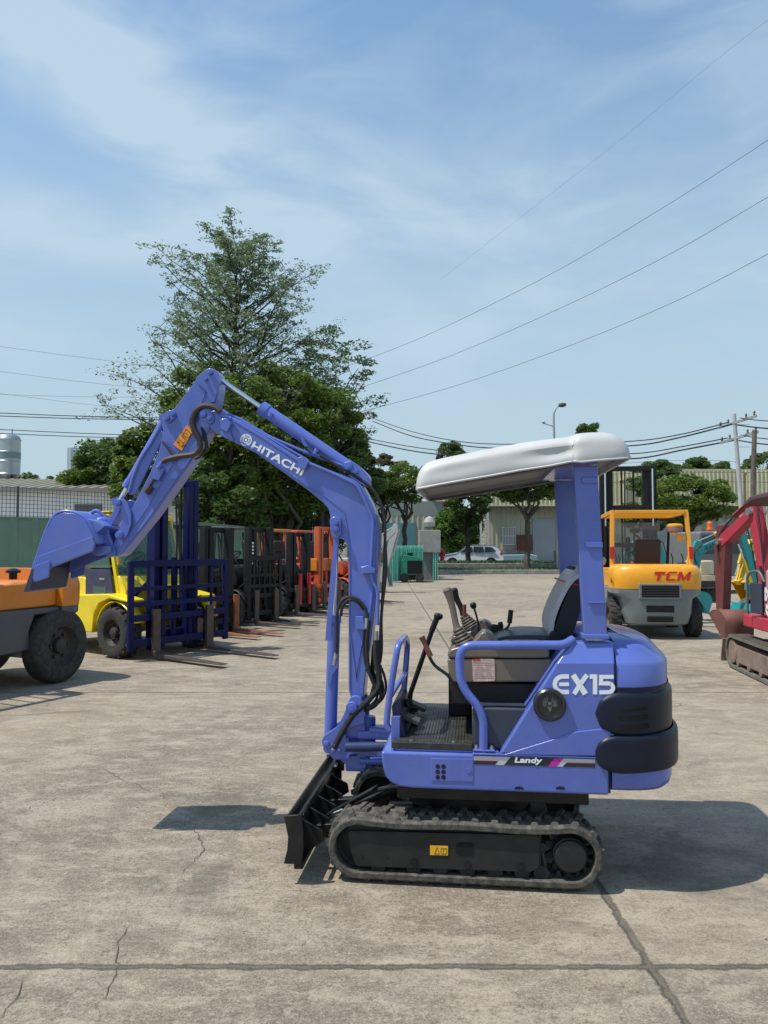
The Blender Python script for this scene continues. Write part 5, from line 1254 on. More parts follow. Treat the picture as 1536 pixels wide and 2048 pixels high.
for sd in (-1, 1): q = MB(); q.bx(1.14, 1.2, sd*.17-.05, sd*.17+.05, .25, .98); q.build('red_cylinder_cover', mat('red_cover', (.42, .02, .02), .4), r_, bevel=.01)
r_ = RT[1][0]
q = MB()
for k in range(7): q.bx(1.105, 1.108, -.352, -.31, 1.25+k*.07, 1.29+k*.07)
q.build('white_marking', WHT, r_)
r_ = RT[3][0]; q = MB(); q.bx(.75, 1.02, -.42, .42, .98, 1.3); q.build('orange_cowl_box', ORGD, r_, bevel=.02)
# ---------------------------------------------------------------- background mini excavators
def digger(loc, rz, label, body, boomc, pose, w=1.0, L=1.5, cylc=None, canopy=None, swing=0.0, trk=None, armc=None, cover=None, name='mini_excavator', cat='excavator', cw=None, boff=0.0, bw=1.0, body_z=.62, blade=True, lug=True, th=1.0, ch=.42, bcol=None):
    R_ = empty(name, loc, rz, label, cat); cylc = cylc or boomc; armc = armc or boomc; trk = trk or RUB; tr = .23; hl = L/2-tr
    for sd in (-1, 1):
        t = empty('track', (0, 0, 0)); t.parent = R_; y0 = sd*(w/2)-(.24 if sd > 0 else 0)
        def path(r): return [(-hl+r*math.cos(a), tr+r*math.sin(a)) for a in (math.pi/2+math.pi*k/12 for k in range(13))]+[(hl+r*math.cos(a), tr+r*math.sin(a)) for a in (-math.pi/2+math.pi*k/12 for k in range(13))]
        O, I = path(tr-.015), path(tr-.05); q = MB(); rows = [[Vector((i[0], y0, i[1])), Vector((o[0], y0, o[1])), Vector((o[0], y0+.24, o[1])), Vector((i[0], y0+.24, i[1]))] for o, i in zip(O, I)]; rows.append(rows[0]); q.grid(rows, closed=True)
        acc = 0; C_ = O+[O[0]]
        for j in range(len(C_)-1):
            a, b = Vector(C_[j]), Vector(C_[j+1]); l = (b-a).length
            while acc < l and lug:
                p = a.lerp(b, acc/l); d = (b-a).normalized(); nn = Vector((d.y, -d.x)); q.bar((p.x+nn.x*.004, y0+.005, p.y+nn.y*.004), (p.x+nn.x*.004, y0+.235, p.y+nn.y*.004), .03, .024, (nn.x, 0, nn.y)); acc += .085
            acc = max(0, acc-l)
        q.build('track_belt', trk, t, ang=35)
        q = MB(); q.bx(-hl, hl, y0+.03, y0+.21, tr-.13, tr+.10); q.cyl((hl, y0+.02, tr), (hl, y0+.22, tr), tr-.07, n=20); q.cyl((-hl, y0+.02, tr), (-hl, y0+.22, tr), tr-.07, n=20)
        for k in range(4): x = -hl*.75+hl*.5*k; q.cyl((x, y0+.02, .10), (x, y0+.22, .10), .05, n=12)
        q.build('track_frame', cw or CH, t, bevel=.01)
    q = MB(); q.bx(-.3, .3, -w/2+.24, w/2-.24, .16, .42); q.cyl((0, 0, .4), (0, 0, body_z-.05), .3, n=24); q.build('undercarriage', CH, R_, bevel=.01)
    if blade:
        q = MB(); P = [Vector((L/2+.16+.05*math.cos(t*2.6), -w/2, .04+.32*t)) for t in (k/6 for k in range(7))]; q.prism(P+[p+Vector((-.03, 0, 0)) for p in reversed(P)], (0, w, 0)); db = q.build('dozer_blade', cw or body, R_, bevel=.004)
        for sd in (-1, 1): q = MB(); q.bar((.1, sd*.22, .22), (L/2+.18, sd*.22, .18), .07, .08); q.build('blade_arm', cw or body, db)
    S_ = empty('upper_structure', (0, 0, 0), swing); S_.parent = R_
    q = MB(); pl = [Vector((.62, -.42, body_z)), Vector((.62, .42, body_z))]+[Vector((-x, y, body_z)) for x, y in [(.25, w/2)]+[(.25+.5*math.sin(a), w/2*math.cos(a)) for a in (math.pi*k/12 for k in range(1, 12))]+[(.25, -w/2)]]
    q.prism(pl, (0, 0, .16)); q.build('platform', body, S_, bevel=.02)
    q = MB(); pl = [Vector((-x, y, body_z+.163)) for x, y in [(.10, w/2-.03)]+[(.22+.48*math.sin(a), (w/2-.03)*math.cos(a)) for a in (math.pi*k/12 for k in range(1, 12))]+[(.10, -w/2+.03)]]
    q.prism(pl, (0, 0, ch)); q.build('engine_cover', cover or body, S_, bevel=.05, seg=3)
    q = MB(); q.bx(-.15, .28, -.22, .22, body_z+.163, body_z+.42); q.build('seat_box', DKP, S_, bevel=.02)
    q = MB(); q.bx(-.18, .25, -.23, .23, body_z+.42, body_z+.52); q.bx(-.24, -.14, -.22, .22, body_z+.5, body_z+.98); q.build('seat', SEATF, S_, bevel=.03)
    q = MB()
    for sd in (-1, 1): q.tube([Vector((.35, sd*.32, body_z+.16)), Vector((.33, sd*.32, body_z+.62)), Vector((.38, sd*.32, body_z+.78))], .018, 8)
    q.build('control_lever', DKP, S_)
    if canopy:
        for sd in (-1, 1):
            q = MB(); q.bar((-.42, sd*(w/2-.12), body_z+.4), (-.40, sd*(w/2-.12), 2.25), .06, .06); q.build('canopy_post', DKP, S_, bevel=.006)
        q = MB(); q.prism([Vector((x, -w*.5, z)) for x, z in ((-.62, 2.16), (-.60, 2.27), (-.2, 2.34), (.45, 2.28), (.62, 2.18), (.60, 2.15), (.4, 2.22), (-.2, 2.26))], (0, w*.82, 0)); q.build('canopy_roof', canopy, S_, bevel=.02)
    # boom in its own vertical plane
    def bpl(nm, pts, th, m, par): 
        q = MB(); q.prism([Vector((x, -th/2+boff, z)) for x, z in pts], (0, th, 0)); return q.build(nm, m, par, bevel=.008)
    foot, el, tip, at, bt = [Vector((x, z)) for x, z in pose]
    def beam(a, b, wa, wb):
        d = (b-a).normalized(); n = Vector((-d.y, d.x)); return a+n*wa/2, a-n*wa/2, b-n*wb/2, b+n*wb/2
    a0, a1, b1, b0 = beam(foot, el, .15*bw, .22*bw); c0, c1, d1, d0 = beam(el, tip, .22*bw, .13*bw)
    q = MB(); q.bx(.5, .72, -.12+boff, .12+boff, body_z-.08, body_z+.16); q.build('swing_post', boomc, S_, bevel=.02)
    bb = bpl('boom', [tuple(a0), tuple((b0+c0)/2), tuple(d0), tuple(d1), tuple((b1+c1)/2), tuple(a1)], .13*th, boomc, S_)
    d = (at-tip).normalized(); back = tip-d*.24
    e0, e1, f1, f0 = beam(back, at, .10, .09); mid = tip; n = Vector((-d.y, d.x))
    arm = bpl('arm', [tuple(back+n*.05*bw), tuple(tip+n*.12*bw), tuple(at+n*.06*bw), tuple(at-n*.06*bw), tuple(tip-n*.09*bw), tuple(back-n*.05*bw)], .11*th, armc, S_)
    def ramm(nm, p, q_, f, r):
        c = empty(nm, (0, 0, 0)); c.parent = S_; p3, q3 = Vector((p.x, boff, p.y)), Vector((q_.x, boff, q_.y)); m3 = p3.lerp(q3, f)
        k = MB(); k.cyl(p3, m3, r, n=14); k.build('barrel', cylc, c); k = MB(); k.cyl(m3, q3, r*.45, n=10); k.build('rod', CHR, c)
    ub = (el-foot).normalized(); fwd = Vector((ub.y, -ub.x))
    ramm('boom_cylinder', foot+Vector((.10, -.05)), foot.lerp(el, .78)+fwd*.14, .6, .042)
    nb = Vector((-(tip-el).normalized().y, (tip-el).normalized().x)); nb = nb if nb.y > 0 else -nb
    ramm('arm_cylinder', el+nb*.17, back, .6, .040); ramm('bucket_cylinder', back.lerp(tip, .6)+n*.17*(1), at.lerp(tip, .12)+n*.16, .65, .034)
    # bucket: curved back sheet, two cheeks and a hinge block
    v = (bt-at); pr = Vector((v.y, -v.x)); hb = .2*max(1, th*.95)
    prof = [at-pr*.04, at+v*.05+pr*.22, at+v*.32+pr*.50, at+v*.66+pr*.52, at+v*.95+pr*.22, bt+v*.12+pr*.02]
    sh = spline([Vector((p.x, boff-hb, p.y)) for p in prof], 5); q = MB(); q.grid([[p, p+Vector((0, 2*hb, 0))] for p in sh]); bk_ = q.build('bucket', bcol or armc, S_, solid=.016, ang=50)
    for y_ in (boff-hb, boff+hb-.014): q = MB(); q.prism([Vector((p.x, y_, p.z)) for p in sh]+[Vector(((at+v*.3-pr*.02).x, y_, (at+v*.3-pr*.02).y))], (0, .014, 0)); q.build('bucket_cheek', bcol or armc, bk_, bevel=.003)
    q = MB(); q.prism([Vector((p.x, boff-.08, p.y)) for p in (at-v*.12-pr*.10, at-v*.1+pr*.16, at+v*.1+pr*.24, at+v*.12-pr*.06)], (0, .16, 0)); q.build('bucket_hinge', armc, bk_, bevel=.01)
    q = MB(); p3 = [Vector((foot.x, boff+.07, foot.y)), Vector((el.x-.16, boff+.07, el.y-.1)), Vector((el.x, boff+.06, el.y+.16)), Vector((tip.x, boff+.07, tip.y+.1)), Vector((at.x*.3+tip.x*.7, boff+.07, at.y*.3+tip.y*.7))]; q.tube(spline(p3, 6), .014, 6); q.build('hydraulic_hose', HOSE, S_)
    return R_, S_
MAR = mat('faded_red', (0.40, 0.022, 0.045), .5, var=.15, scale=5, bump=.1, dirt=.35, dirtcol=(.28, .07, .07)); MARD = paintc('dark_worn_maroon', (0.13, 0.022, 0.022), .6); PNK = mat('bleached_pink', (.38, .29, .30), .6, var=.15, scale=4, dirt=.4, dirtcol=(.25, .2, .19))
TEA = paintc('teal_paint', (0.0, .26, .27)); YLD = paintc('digger_yellow', (.78, .46, .01)); LGR = paintc('light_grey_paint', (.36, .38, .38)); DUST = mat('dusty_track', (.13, .115, .09), .9, var=.3, scale=8, bump=.4)
CREAM = paintc('cream_paint', (.60, .52, .33)); MARO = mat('maroon_canopy', (.10, .05, .06), .6, var=.15)
# red digger cut off by the right edge: tracks point away from the camera, boom swung out to the left
RD, RS = digger((5.17, 9.5, 0), math.radians(83), 'old faded red mini excavator cut off by the right edge, under a maroon canopy', MAR, MAR, [(.62, .85), (.92, 2.10), (1.68, 1.70), (1.74, .66), (1.42, .32)], w=1.25, L=2.1, canopy=MARO, swing=math.radians(15), trk=DUST, armc=MARD, cover=PNK, cw=mat('dusty_frame', (.20, .14, .11), .9, var=.25, scale=6), body_z=.60, bw=1.35, th=1.15, ch=.60, bcol=mat('rusty_bucket', (.16, .055, .04), .7, var=.3, scale=6, dirt=.5, dirtcol=(.08, .05, .04)))
WKS = mat('painted_white_marks', (.7, .68, .66), .6, var=.1)
q = MB()
def mk(a, b): q.bar((a[0], .598, a[1]), (b[0], .598, b[1]), .020, .006, (0, 1, 0))
for a, b in (((-.12, 1.14), (-.12, .98)), ((-.12, 1.14), (-.17, 1.06)), ((-.17, 1.06), (-.13, .98)), ((-.20, 1.13), (-.28, 1.11)), ((-.22, 1.10), (-.20, 1.03)), ((-.26, 1.10), (-.27, .98)), ((-.20, .99), (-.23, .99)), ((-.14, .94), (-.13, .86)), ((-.13, .86), (-.17, .80)), ((-.14, .94), (-.17, .88)), ((-.20, .94), (-.23, .88)), ((-.27, .94), (-.23, .88)), ((-.23, .88), (-.24, .80))): mk(a, b)
q.build('white_markings', WKS, RS)
# teal and yellow diggers beyond
D1, S1 = digger((8.85, 17.2, 0), math.radians(188), 'teal mini excavator with a lettered boom and a yellow boom cylinder', TEA, TEA, [(.60, .85), (.95, 1.95), (2.0, 1.50), (2.15, .60), (1.9, .2)], cylc=YLD, lug=False, bw=1.25)
text_to('lettering', 'KANNKI', mat('dark_teal_ink', (.0, .06, .06), .5, var=0), S1, (1.80, .069, 1.52), Vector((-.92, 0, .39)), Vector((.39, 0, .92)), w=.50, h=.10, bold=.02, depth=.002)
D2, S2 = digger((9.9, 18.6, 0), math.radians(205), 'yellow mini excavator with a curved boom behind the red one', YLD, YLD, [(.60, .85), (.85, 1.75), (1.55, 1.55), (1.9, .8), (1.6, .35)], lug=False)
D3, S3 = digger((6.9, 21.0, 0), math.radians(200), 'small red mini excavator behind the orange forklift', MAR, MAR, [(.60, .75), (.9, 1.45), (1.6, 1.5), (2.0, .9), (1.8, .45)], lug=False, cylc=YLD)
D5, S5 = digger((8.9, 22.5, 0), math.radians(185), 'cream and teal mini excavator standing far back in the right cluster', CREAM, TEA, [(.60, .8), (.9, 1.6), (1.7, 1.55), (2.0, .8), (1.8, .4)], lug=False)
D4, S4 = digger((-1.0, 27.2, 0), math.radians(-20), 'light grey mini excavator half hidden behind the blue boom, its arm folded down', LGR, LGR, [(.60, .85), (.95, 1.75), (1.45, 2.15), (1.15, .95), (1.32, .30)], lug=False, bw=1.3)

# pins and grease bosses on the red boom, a grab rail and a step on its frame
q = MB(); q.cyl((.92, -.13, 2.10), (.92, .13, 2.10), .05, n=16); q.build('pivot_pin', STL, RS)
q = MB(); q.cyl((1.68, -.12, 1.70), (1.68, .12, 1.70), .045, n=16); q.build('pivot_pin', STL, RS)
q = MB(); q.tube(fillet([Vector((.30, .56, .78)), Vector((.30, .56, 1.30)), Vector((.05, .56, 1.34)), Vector((-.05, .56, 1.2))], .12), .016, 8); q.build('grab_rail', mat('rail_grey', (.10, .12, .13), .5), RS)
q = MB(); q.bx(.02, .26, .52, .55, .80, 1.18); q.build('dark_side_panel', SLT, RS, bevel=.01)
# ---------------------------------------------------------------- corrugated sheet walls
def corr_mat(name, c, axis=0, period=.35, depth=.6, rough=.55, dirt=.35, dirtcol=(.2, .18, .14), line=.25):
    m = mat(name, c, rough, var=.08, scale=.4, dirt=dirt, dirtcol=dirtcol); return m
def corr_wall(name, a, b, z0, z1, m, parent=None, period=.35, amp=.045, th=.04):
    # trapezoid-profile sheet from a to b (x, y), real ribs
    a, b = Vector((a[0], a[1], 0)), Vector((b[0], b[1], 0)); L = (b-a).length; d = (b-a)/L; n = Vector((d.y, -d.x, 0)); q = MB(); P = []
    k = 0; s = 0
    while s < L:
        for f, o in ((0, 0), (.55, 0), (.66, 1), (.89, 1)):
            t = s+f*period
            if t <= L: P.append(a+d*t+n*(o*amp))
        s += period
    P.append(b)
    q.grid([[p+Vector((0, 0, z0)) for p in P], [p+Vector((0, 0, z1)) for p in P]])
    return q.build(name, m, parent, flat=True)
# ---- green hoarding along the left, with a mesh fence above
FGR = corr_mat('hoarding_green', (.15, .26, .18), rough=.6, dirt=.4, dirtcol=(.09, .10, .085))
FA, FB, FC, FD = (-13.0, 18.4), (-6.5, 27.0), (-5.7, 36.0), (-4.0, 50.0)
fz = 2.43
f1 = empty('hoarding_fence', (FA[0], FA[1], 0), 0, 'tall green corrugated steel fence running back behind the forklifts on the left', 'fence')
def rel(p): return (p[0]-FA[0], p[1]-FA[1])
for i, (A, B) in enumerate(((FA, FB), (FB, FC), (FC, FD))):
    o = corr_wall('fence_sheet', rel(A), rel(B), .02, fz, FGR, f1, period=.62, amp=.05)
    q = MB(); q.bar((*rel(A), fz+.0), (*rel(B), fz+.0), .07, .04); q.build('top_rail', FGR, f1)
d_ = Vector((FB[0]-FA[0], FB[1]-FA[1], 0)); L_ = d_.length; d_.normalize(); nrm = Vector((-d_.y, d_.x, 0))
f2 = empty('mesh_fence', (FA[0], FA[1], 0), 0, 'dark square wire mesh netting standing above the green fence', 'fence')
MSH = mat('mesh_wire', (.05, .06, .06), .6, var=.1)
q = MB(); q2 = MB()
for k in range(int(9.2/.115)):
    p = d_*(k*.115)+nrm*.12; q.bar(p+Z*2.40, p+Z*3.30, .012, .012, (1, 0, 0))
for k in range(8): q2.bar(nrm*.13+Z*(2.48+k*.115), d_*9.2+nrm*.13+Z*(2.48+k*.115), .012, .012)
o = q.build('vertical_wires', MSH, f2, flat=True); o['kind'] = 'stuff'; o = q2.build('horizontal_wires', MSH, f2, flat=True); o['kind'] = 'stuff'
for k in range(3): q = MB(); p = d_*(k*4.4)+nrm*.2; q.bar(p+Z*0, p+Z*3.34, .05, .05, (1, 0, 0)); q.build('fence_post', MSH, f2)
# ---- white shed behind the hoarding
WSH = mat('white_sheet_wall', (.84, .85, .85), .5, var=.04, scale=.4, dirt=.15, dirtcol=(.45, .45, .43)); RBE = mat('beige_roof_sheet', (.33, .30, .22), .6, var=.12, scale=.3, dirt=.5, dirtcol=(.16, .15, .12))
sh = empty('white_warehouse', (-22, 46, 0), math.radians(4), 'long low white warehouse with a beige ribbed roof behind the mesh fence', 'warehouse')
corr_wall('front_wall', (-14, 0), (14.0, 0), 0, 5.05, WSH, sh, period=1.1, amp=.03); corr_wall('end_wall', (14.0, 0), (14.0, 16), 0, 5.05, WSH, sh, period=1.1, amp=.03)
def roof_panel(name, P0, P1, P2, P3, m, parent, period=.6, amp=.07):
    # ribs run from the eave (P0-P1) up to the ridge (P3-P2)
    P0, P1, P2, P3 = map(Vector, (P0, P1, P2, P3)); L = (P1-P0).length; n = int(L/period); q = MB(); A, B = [], []
    nn = (P1-P0).cross(P3-P0).normalized(); nn = nn if nn.z > 0 else -nn
    for k in range(n):
        for f, o in ((0, 0), (.7, 0), (.78, 1), (.92, 1)):
            t = (k+f)/n; A.append(P0.lerp(P1, t)+nn*o*amp); B.append(P3.lerp(P2, t)+nn*o*amp)
    q.grid([A, B]); return q.build(name, m, parent, flat=True)
roof_panel('roof', (-14.3, -.4, 5.0), (14.3, -.4, 5.0), (14.3, 8, 6.25), (-14.3, 8, 6.25), RBE, sh); roof_panel('roof', (-14.3, 16.4, 5.0), (14.3, 16.4, 5.0), (14.3, 8.01, 6.25), (-14.3, 8.01, 6.25), RBE, sh)
q = MB(); q.bx(-14.3, 14.3, -.55, -.41, 4.86, 5.06); q.build('gutter', mat('gutter_grey', (.25, .25, .24), .6), sh)
q = MB(); q.cyl((9.5, -.3, 0), (9.5, -.3, 4.9), .06); q.build('downpipe', WSH, sh)
for k in range(4): q = MB(); x = -9+k*6.2; q.bx(x, x+1.6, -.06, .0, 3.1, 4.1); q.build('louvre_window', mat('window_dark', (.12, .13, .13), .2, var=.1), sh)
# ---- silver tanks on a frame
TNK = mat('galvanised_tank', (.42, .45, .46), .38, metal=.6, var=.15, scale=1.2)
tk = W(16, 940, 58); t1 = empty('water_tank', (tk.x, 58, 6.1), 0, 'tall silver cylindrical tank on a dark steel frame above the warehouse roof', 'tank')
q = MB(); q.lathe([(.001, 4.0), (.3, 3.98), (.75, 3.8), (.88, 3.55), (.9, 3.5), (.86, 3.47), (.86, 2.6), (.9, 2.56), (.86, 2.52), (.86, 1.9), (.9, 1.86), (.86, 1.82), (.86, .95), (.9, .9), (.9, .85), (.5, .5), (.2, .35)], (0, 0, 0), Z, 28); q.build('tank_shell', TNK, t1)
q = MB(); q.lathe([(.865, 2.05), (.875, 2.05), (.875, 2.5), (.865, 2.5)], (0, 0, 0), Z, 28, ends=False); q.build('green_band', mat('band_green', (.15, .25, .25), .5), t1)
for k in range(4): a = math.pi/4+math.pi/2*k; q = MB(); q.bar((.8*math.cos(a), .8*math.sin(a), -1.0), (.8*math.cos(a), .8*math.sin(a), .9), .12, .12, (1, 0, 0)); q.build('frame_leg', MASTB, t1)
q = MB(); q.bx(-1.5, 2.4, -.7, .7, -.35, -.05); q.build('frame_platform', MASTB, t1)
q = MB(); q.cyl((.25, 0, 3.9), (.25, 0, 4.35), .05); q.build('vent_pipe', TNK, t1)
tk = W(34, 920, 60); t2 = empty('water_tank', (tk.x, 60, 5.2), 0, 'slim silver pipe tank just right of the big silver tank', 'tank'); q = MB(); q.lathe([(.2, 0), (.2, 4.2), (.1, 4.35)], (0, 0, 0), Z, 14); q.build('tank_shell', TNK, t2)
# ---- tall ribbed building with a red sign
tb = W(172, 900, 120); b3 = empty('tall_building', (tb.x, 120, 0), 0, 'tall pale ribbed building with red characters, rising behind the bushes', 'building')
PBL = mat('pale_panel', (.50, .56, .60), .5, var=.05, scale=.1)
corr_wall('front_wall', (-2.9, 0), (6, 0), 0, 16.9, PBL, b3, period=.7, amp=.12); corr_wall('side_wall', (-2.9, 12), (-2.9, 0), 0, 16.9, mat('blue_glass_wall', (.18, .30, .38), .3, var=.1), b3, period=.7, amp=.1)
q = MB(); q.bx(-2.85, 6, .05, 12, 0, 16.8); q.build('building_core', PBL, b3)
RS_ = mat('red_sign', (.62, .03, .05), .5, var=0)
q = MB()
def brush(pts, x0, z0, sc, t=.22):
    for a, b in pts: q.bar((x0+a[0]*sc, -.22, z0+a[1]*sc), (x0+b[0]*sc, -.22, z0+b[1]*sc), t, .06, (0, 1, 0))
brush([((.2, 0), (.05, -.1)), ((.0, .85), (.9, .95)), ((.25, .6), (.3, 1.1)), ((.65, .6), (.6, 1.1)), ((.1, .5), (.9, .5)), ((.45, .5), (.1, .0)), ((.5, .5), (.95, .0))], -1.9, 13.1, 2.6)
brush([((.0, .9), (.95, .9)), ((.5, 1.0), (.5, .1)), ((.1, .55), (.9, .6)), ((.1, .55), (.0, .05)), ((.85, .55), (1.0, .05)), ((.2, .25), (.8, .3))], -1.7, 10.4, 2.4)
q.build('sign_characters', RS_, b3)
# ---------------------------------------------------------------- buildings across the road
CRW = mat('cream_sheet_wall', (.40, .385, .29), .6, var=.10, scale=.3, dirt=.45, dirtcol=(.22, .20, .15)); CRF = mat('cream_fascia', (.52, .48, .30), .55, var=.06, scale=.3, dirt=.3, dirtcol=(.36, .32, .2))
SHU = mat('roller_shutter', (.30, .33, .36), .5, var=.08, scale=.5); SHD = mat('teal_shutter', (.10, .22, .24), .5, var=.1); BRK = mat('red_brown_trim', (.33, .07, .05), .6)
BLW = mat('blue_mural', (.06, .28, .45), .6, var=.35, scale=.9)
def bld(name, px0, px1, Y, label): x0, x1 = W(px0, 1090, Y).x, W(px1, 1090, Y).x; return empty(name, (x0, Y, 0), 0, label, 'building'), x1-x0
lb_, wl_ = bld('corrugated_shed', 690, 893, 72, 'beige corrugated shed with a red trimmed corner and red roof, left of the white car')
corr_wall('front_wall', (0, 0), (wl_, 0), 0, 4.4, CRW, lb_, period=.5, amp=.05); q = MB(); q.bx(0, wl_, -.03, .1, 4.4, 5.75); q.build('upper_band', mat('grey_green_band', (.24, .28, .24), .7, var=.1, dirt=.3), lb_); corr_wall('end_wall', (wl_, 0), (wl_, 14), 0, 5.3, CRW, lb_, period=.5, amp=.05)
q = MB(); q.bx(wl_-.28, wl_+.1, -.12, .02, 0, 5.6); q.build('corner_trim', BRK, lb_)
roof_panel('roof', (wl_-1.3, -.2, 5.75), (wl_+.5, -.2, 5.75), (wl_+.5, 7, 7.4), (wl_-1.3, 7, 7.4), mat('red_roof', (.30, .09, .06), .7, var=.2), lb_, period=.5)
q = MB(); x_ = W(782, 1090, 72).x-W(690, 1090, 72).x; q.bx(x_-1.0, x_+2.3, -.1, 0.06, .8, 3.7); sd_ = q.build('teal_shutter', SHD, lb_)
q = MB(); q.bx(wl_-3.4, wl_-.3, -.1, .06, .0, 1.0); q.build('blue_mural', BLW, lb_)
q = MB(); q.bx(0, wl_-3.5, -.12, .06, 0, 1.25); q.build('plinth', mat('plinth_cream', (.45, .42, .33), .8, var=.2), lb_)
q = MB(); q.bx(x_+3.4, x_+3.7, -.3, -.1, 2.4, 2.7); q.build('alarm_box', WSH, lb_)
rb_, wr_ = bld('large_warehouse', 978, 1700, 80, 'long cream ribbed warehouse with a deep fascia and roller shutters across the road')
X_ = lambda px: W(px, 1090, 80).x-W(978, 1090, 80).x
corr_wall('upper_fascia', (-.6, -1.6), (X_(1494), -1.6), 5.75, 9.2, CRF, rb_, period=.42, amp=.07)
q = MB(); q.bx(-.6, X_(1494), -1.62, -1.5, 9.2, 9.42); q.build('parapet_cap', CRF, rb_); q = MB(); q.bx(-.6, X_(1494), -1.7, -1.55, 5.6, 5.75); q.build('fascia_trim', CRF, rb_)
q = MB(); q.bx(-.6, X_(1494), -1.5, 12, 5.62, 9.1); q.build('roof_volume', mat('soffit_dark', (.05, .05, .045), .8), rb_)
corr_wall('front_wall', (0, 0), (X_(1494), 0), 0, 5.6, CRW, rb_, period=.5, amp=.05); corr_wall('end_wall', (0, 12), (0, 0), 0, 5.6, CRW, rb_, period=.5, amp=.05)
for a, b in ((1065, 1135), (1150, 1210), (1290, 1350), (1372, 1392), (1420, 1460)):
    q = MB(); n = 26
    for k in range(n): z = .05+4.3*k/n; q.bx(X_(a), X_(b), -.16+.02*(k % 2), -.06, z, z+4.3/n)
    q.build('roller_shutter', SHU, rb_, flat=True)
q = MB(); q.bx(X_(1004), X_(1030), -.14, -.05, 1.7, 3.5); wn = q.build('window', mat('window_dark', (.12, .13, .13), .2, var=.1), rb_)
q = MB()
for k in range(9): x = X_(1004)+(X_(1030)-X_(1004))*k/8; q.bx(x-.025, x+.025, -.2, -.15, 1.65, 3.55)
for k in range(3): z = 1.7+.9*k; q.bx(X_(1003), X_(1031), -.2, -.155, z-.03, z+.03)
q.build('window_bars', WSH, wn)
q = MB(); q.bx(X_(1030)+.2, X_(1030)+1.7, -.5, -.06, 1.1, 2.7); q.build('rusty_panel', mat('rust_panel', (.12, .045, .03), .8, var=.4, scale=2), rb_)
q = MB(); q.bx(0, X_(1062), -.3, -.05, 0, 1.15); q.build('plinth', mat('plinth_grey', (.22, .2, .17), .8, var=.2), rb_)
q = MB(); q.cyl((X_(1238), -1.9, 5.9), (X_(1238), -1.9, 8.3), .3, n=14); q.cyl((X_(1238), -1.9, 8.2), (X_(1238), -1.9, 8.5), .45, n=14); q.build('vent_pipe', CRF, rb_)
q = MB(); q.bx(X_(1252), X_(1262), -.9, -.1, 4.0, 4.9); q.build('air_conditioner', WSH, rb_, bevel=.03)
for px in (1350, 1395, 1440): q = MB(); q.bx(X_(px)-.35, X_(px)+.35, -.25, -.05, 0, 5.55); q.build('pilaster', mat('plinth_cream', (.45, .42, .33), .8), rb_)
rb2, w2 = bld('corrugated_warehouse', 1496, 1640, 78, 'second cream ribbed warehouse behind the brown pole at the right edge')
corr_wall('front_wall', (0, 0), (w2, 0), 0, 9.3, CRF, rb2, period=.42, amp=.07); q = MB(); q.bx(0, w2, .02, 10, 9.0, 9.35); q.build('roof', CRF, rb2)
# dark sheds among the trees at left
s5 = W(590, 1030, 46); e5 = empty('open_shed', (s5.x, 46, 0), 0, 'small dark roofed open shed with a pale wall under the big trees', 'shed')
q = MB(); q.hexa([Vector(v) for v in ((-2.3, -1, 3.25), (1.4, -1, 2.95), (1.4, 2, 2.95), (-2.3, 2, 3.25), (-2.2, -.9, 3.65), (-.2, -.9, 3.62), (-.2, 2, 3.62), (-2.2, 2, 3.65))]); q.build('roof', BLK, e5)
q = MB(); q.bx(-.9, .5, 1.0, 1.2, 0, 3.0); q.build('wall', mat('pale_wall', (.4, .43, .48), .7), e5)
for x in (-2, 1): q = MB(); q.bx(x, x+.1, -.8, -.7, 0, 3.0); q.build('post', BLK, e5)
# ---------------------------------------------------------------- gate pillar, mint panels, generator, masts
gp = G(859, 1159.5); gpl = empty('gate_pillar', gp, 0, 'square grey stone gate pillar with a round globe lamp on top', 'pillar')
q = MB(); q.bx(-.32, .32, -.32, .32, 0, 1.85+.5); q.build('shaft', mat('grey_stone', (.17, .17, .165), .85, var=.25, scale=3), gpl, bevel=.02)
q = MB(); q.bx(-.5, .5, -.5, .5, 1.30, 2.35); q.build('pillar_head', mat('pale_stone', (.30, .29, .27), .85, var=.2, scale=3), gpl, bevel=.02)
q = MB(); q.lathe([(.1, 0), (.12, .08), (.25, .18), (.29, .38), (.2, .58), (.05, .66)], (0, 0, 2.35), Z, 20); q.build('globe_lamp', mat('dull_globe', (.36, .35, .33), .5), gpl)
MNT = mat('mint_sheet', (.16, .55, .40), .5, var=.06, scale=2, dirt=.2, dirtcol=(.1, .3, .22)); MNL = mat('mint_edge', (.35, .75, .58), .45, var=.05)
pa = G(776, 1166); pb = G(845, 1161)
pn_ = empty('sheet_panel', (pa.x, pa.y, 0), 0, 'row of mint green ribbed sheet panels standing left of the stone gate pillar', 'panel'); 
corr_wall('ribbed_sheet', (0, 0), (pb.x-pa.x, pb.y-pa.y), .05, 1.62, MNT, pn_, period=.16, amp=.06)
q = MB()
for k in range(9): f = k/8; q.bar(((pb.x-pa.x)*f, (pb.y-pa.y)*f-.09, .02), ((pb.x-pa.x)*f, (pb.y-pa.y)*f-.09, 1.64), .04, .03, (1, 0, 0))
q.build('panel_edges', MNL, pn_, flat=True)
pc = G(868, 1160); p2_ = empty('sheet_panel', (pc.x, pc.y, 0), 0, 'narrow stack of mint green sheet panels standing right of the stone gate pillar', 'panel')
for k in range(3): q = MB(); q.bx(-.06+.09*k, -.02+.09*k, -.2, 1.2, .02, 1.66); q.build('sheet', MNL if k == 1 else MNT, p2_)
GEN = paintc('generator_green', (.0, .19, .105)); gg = G(823, 1164); ge = empty('generator', gg, 0, 'small green towable generator on four black wheels in front of the mint panels', 'generator')
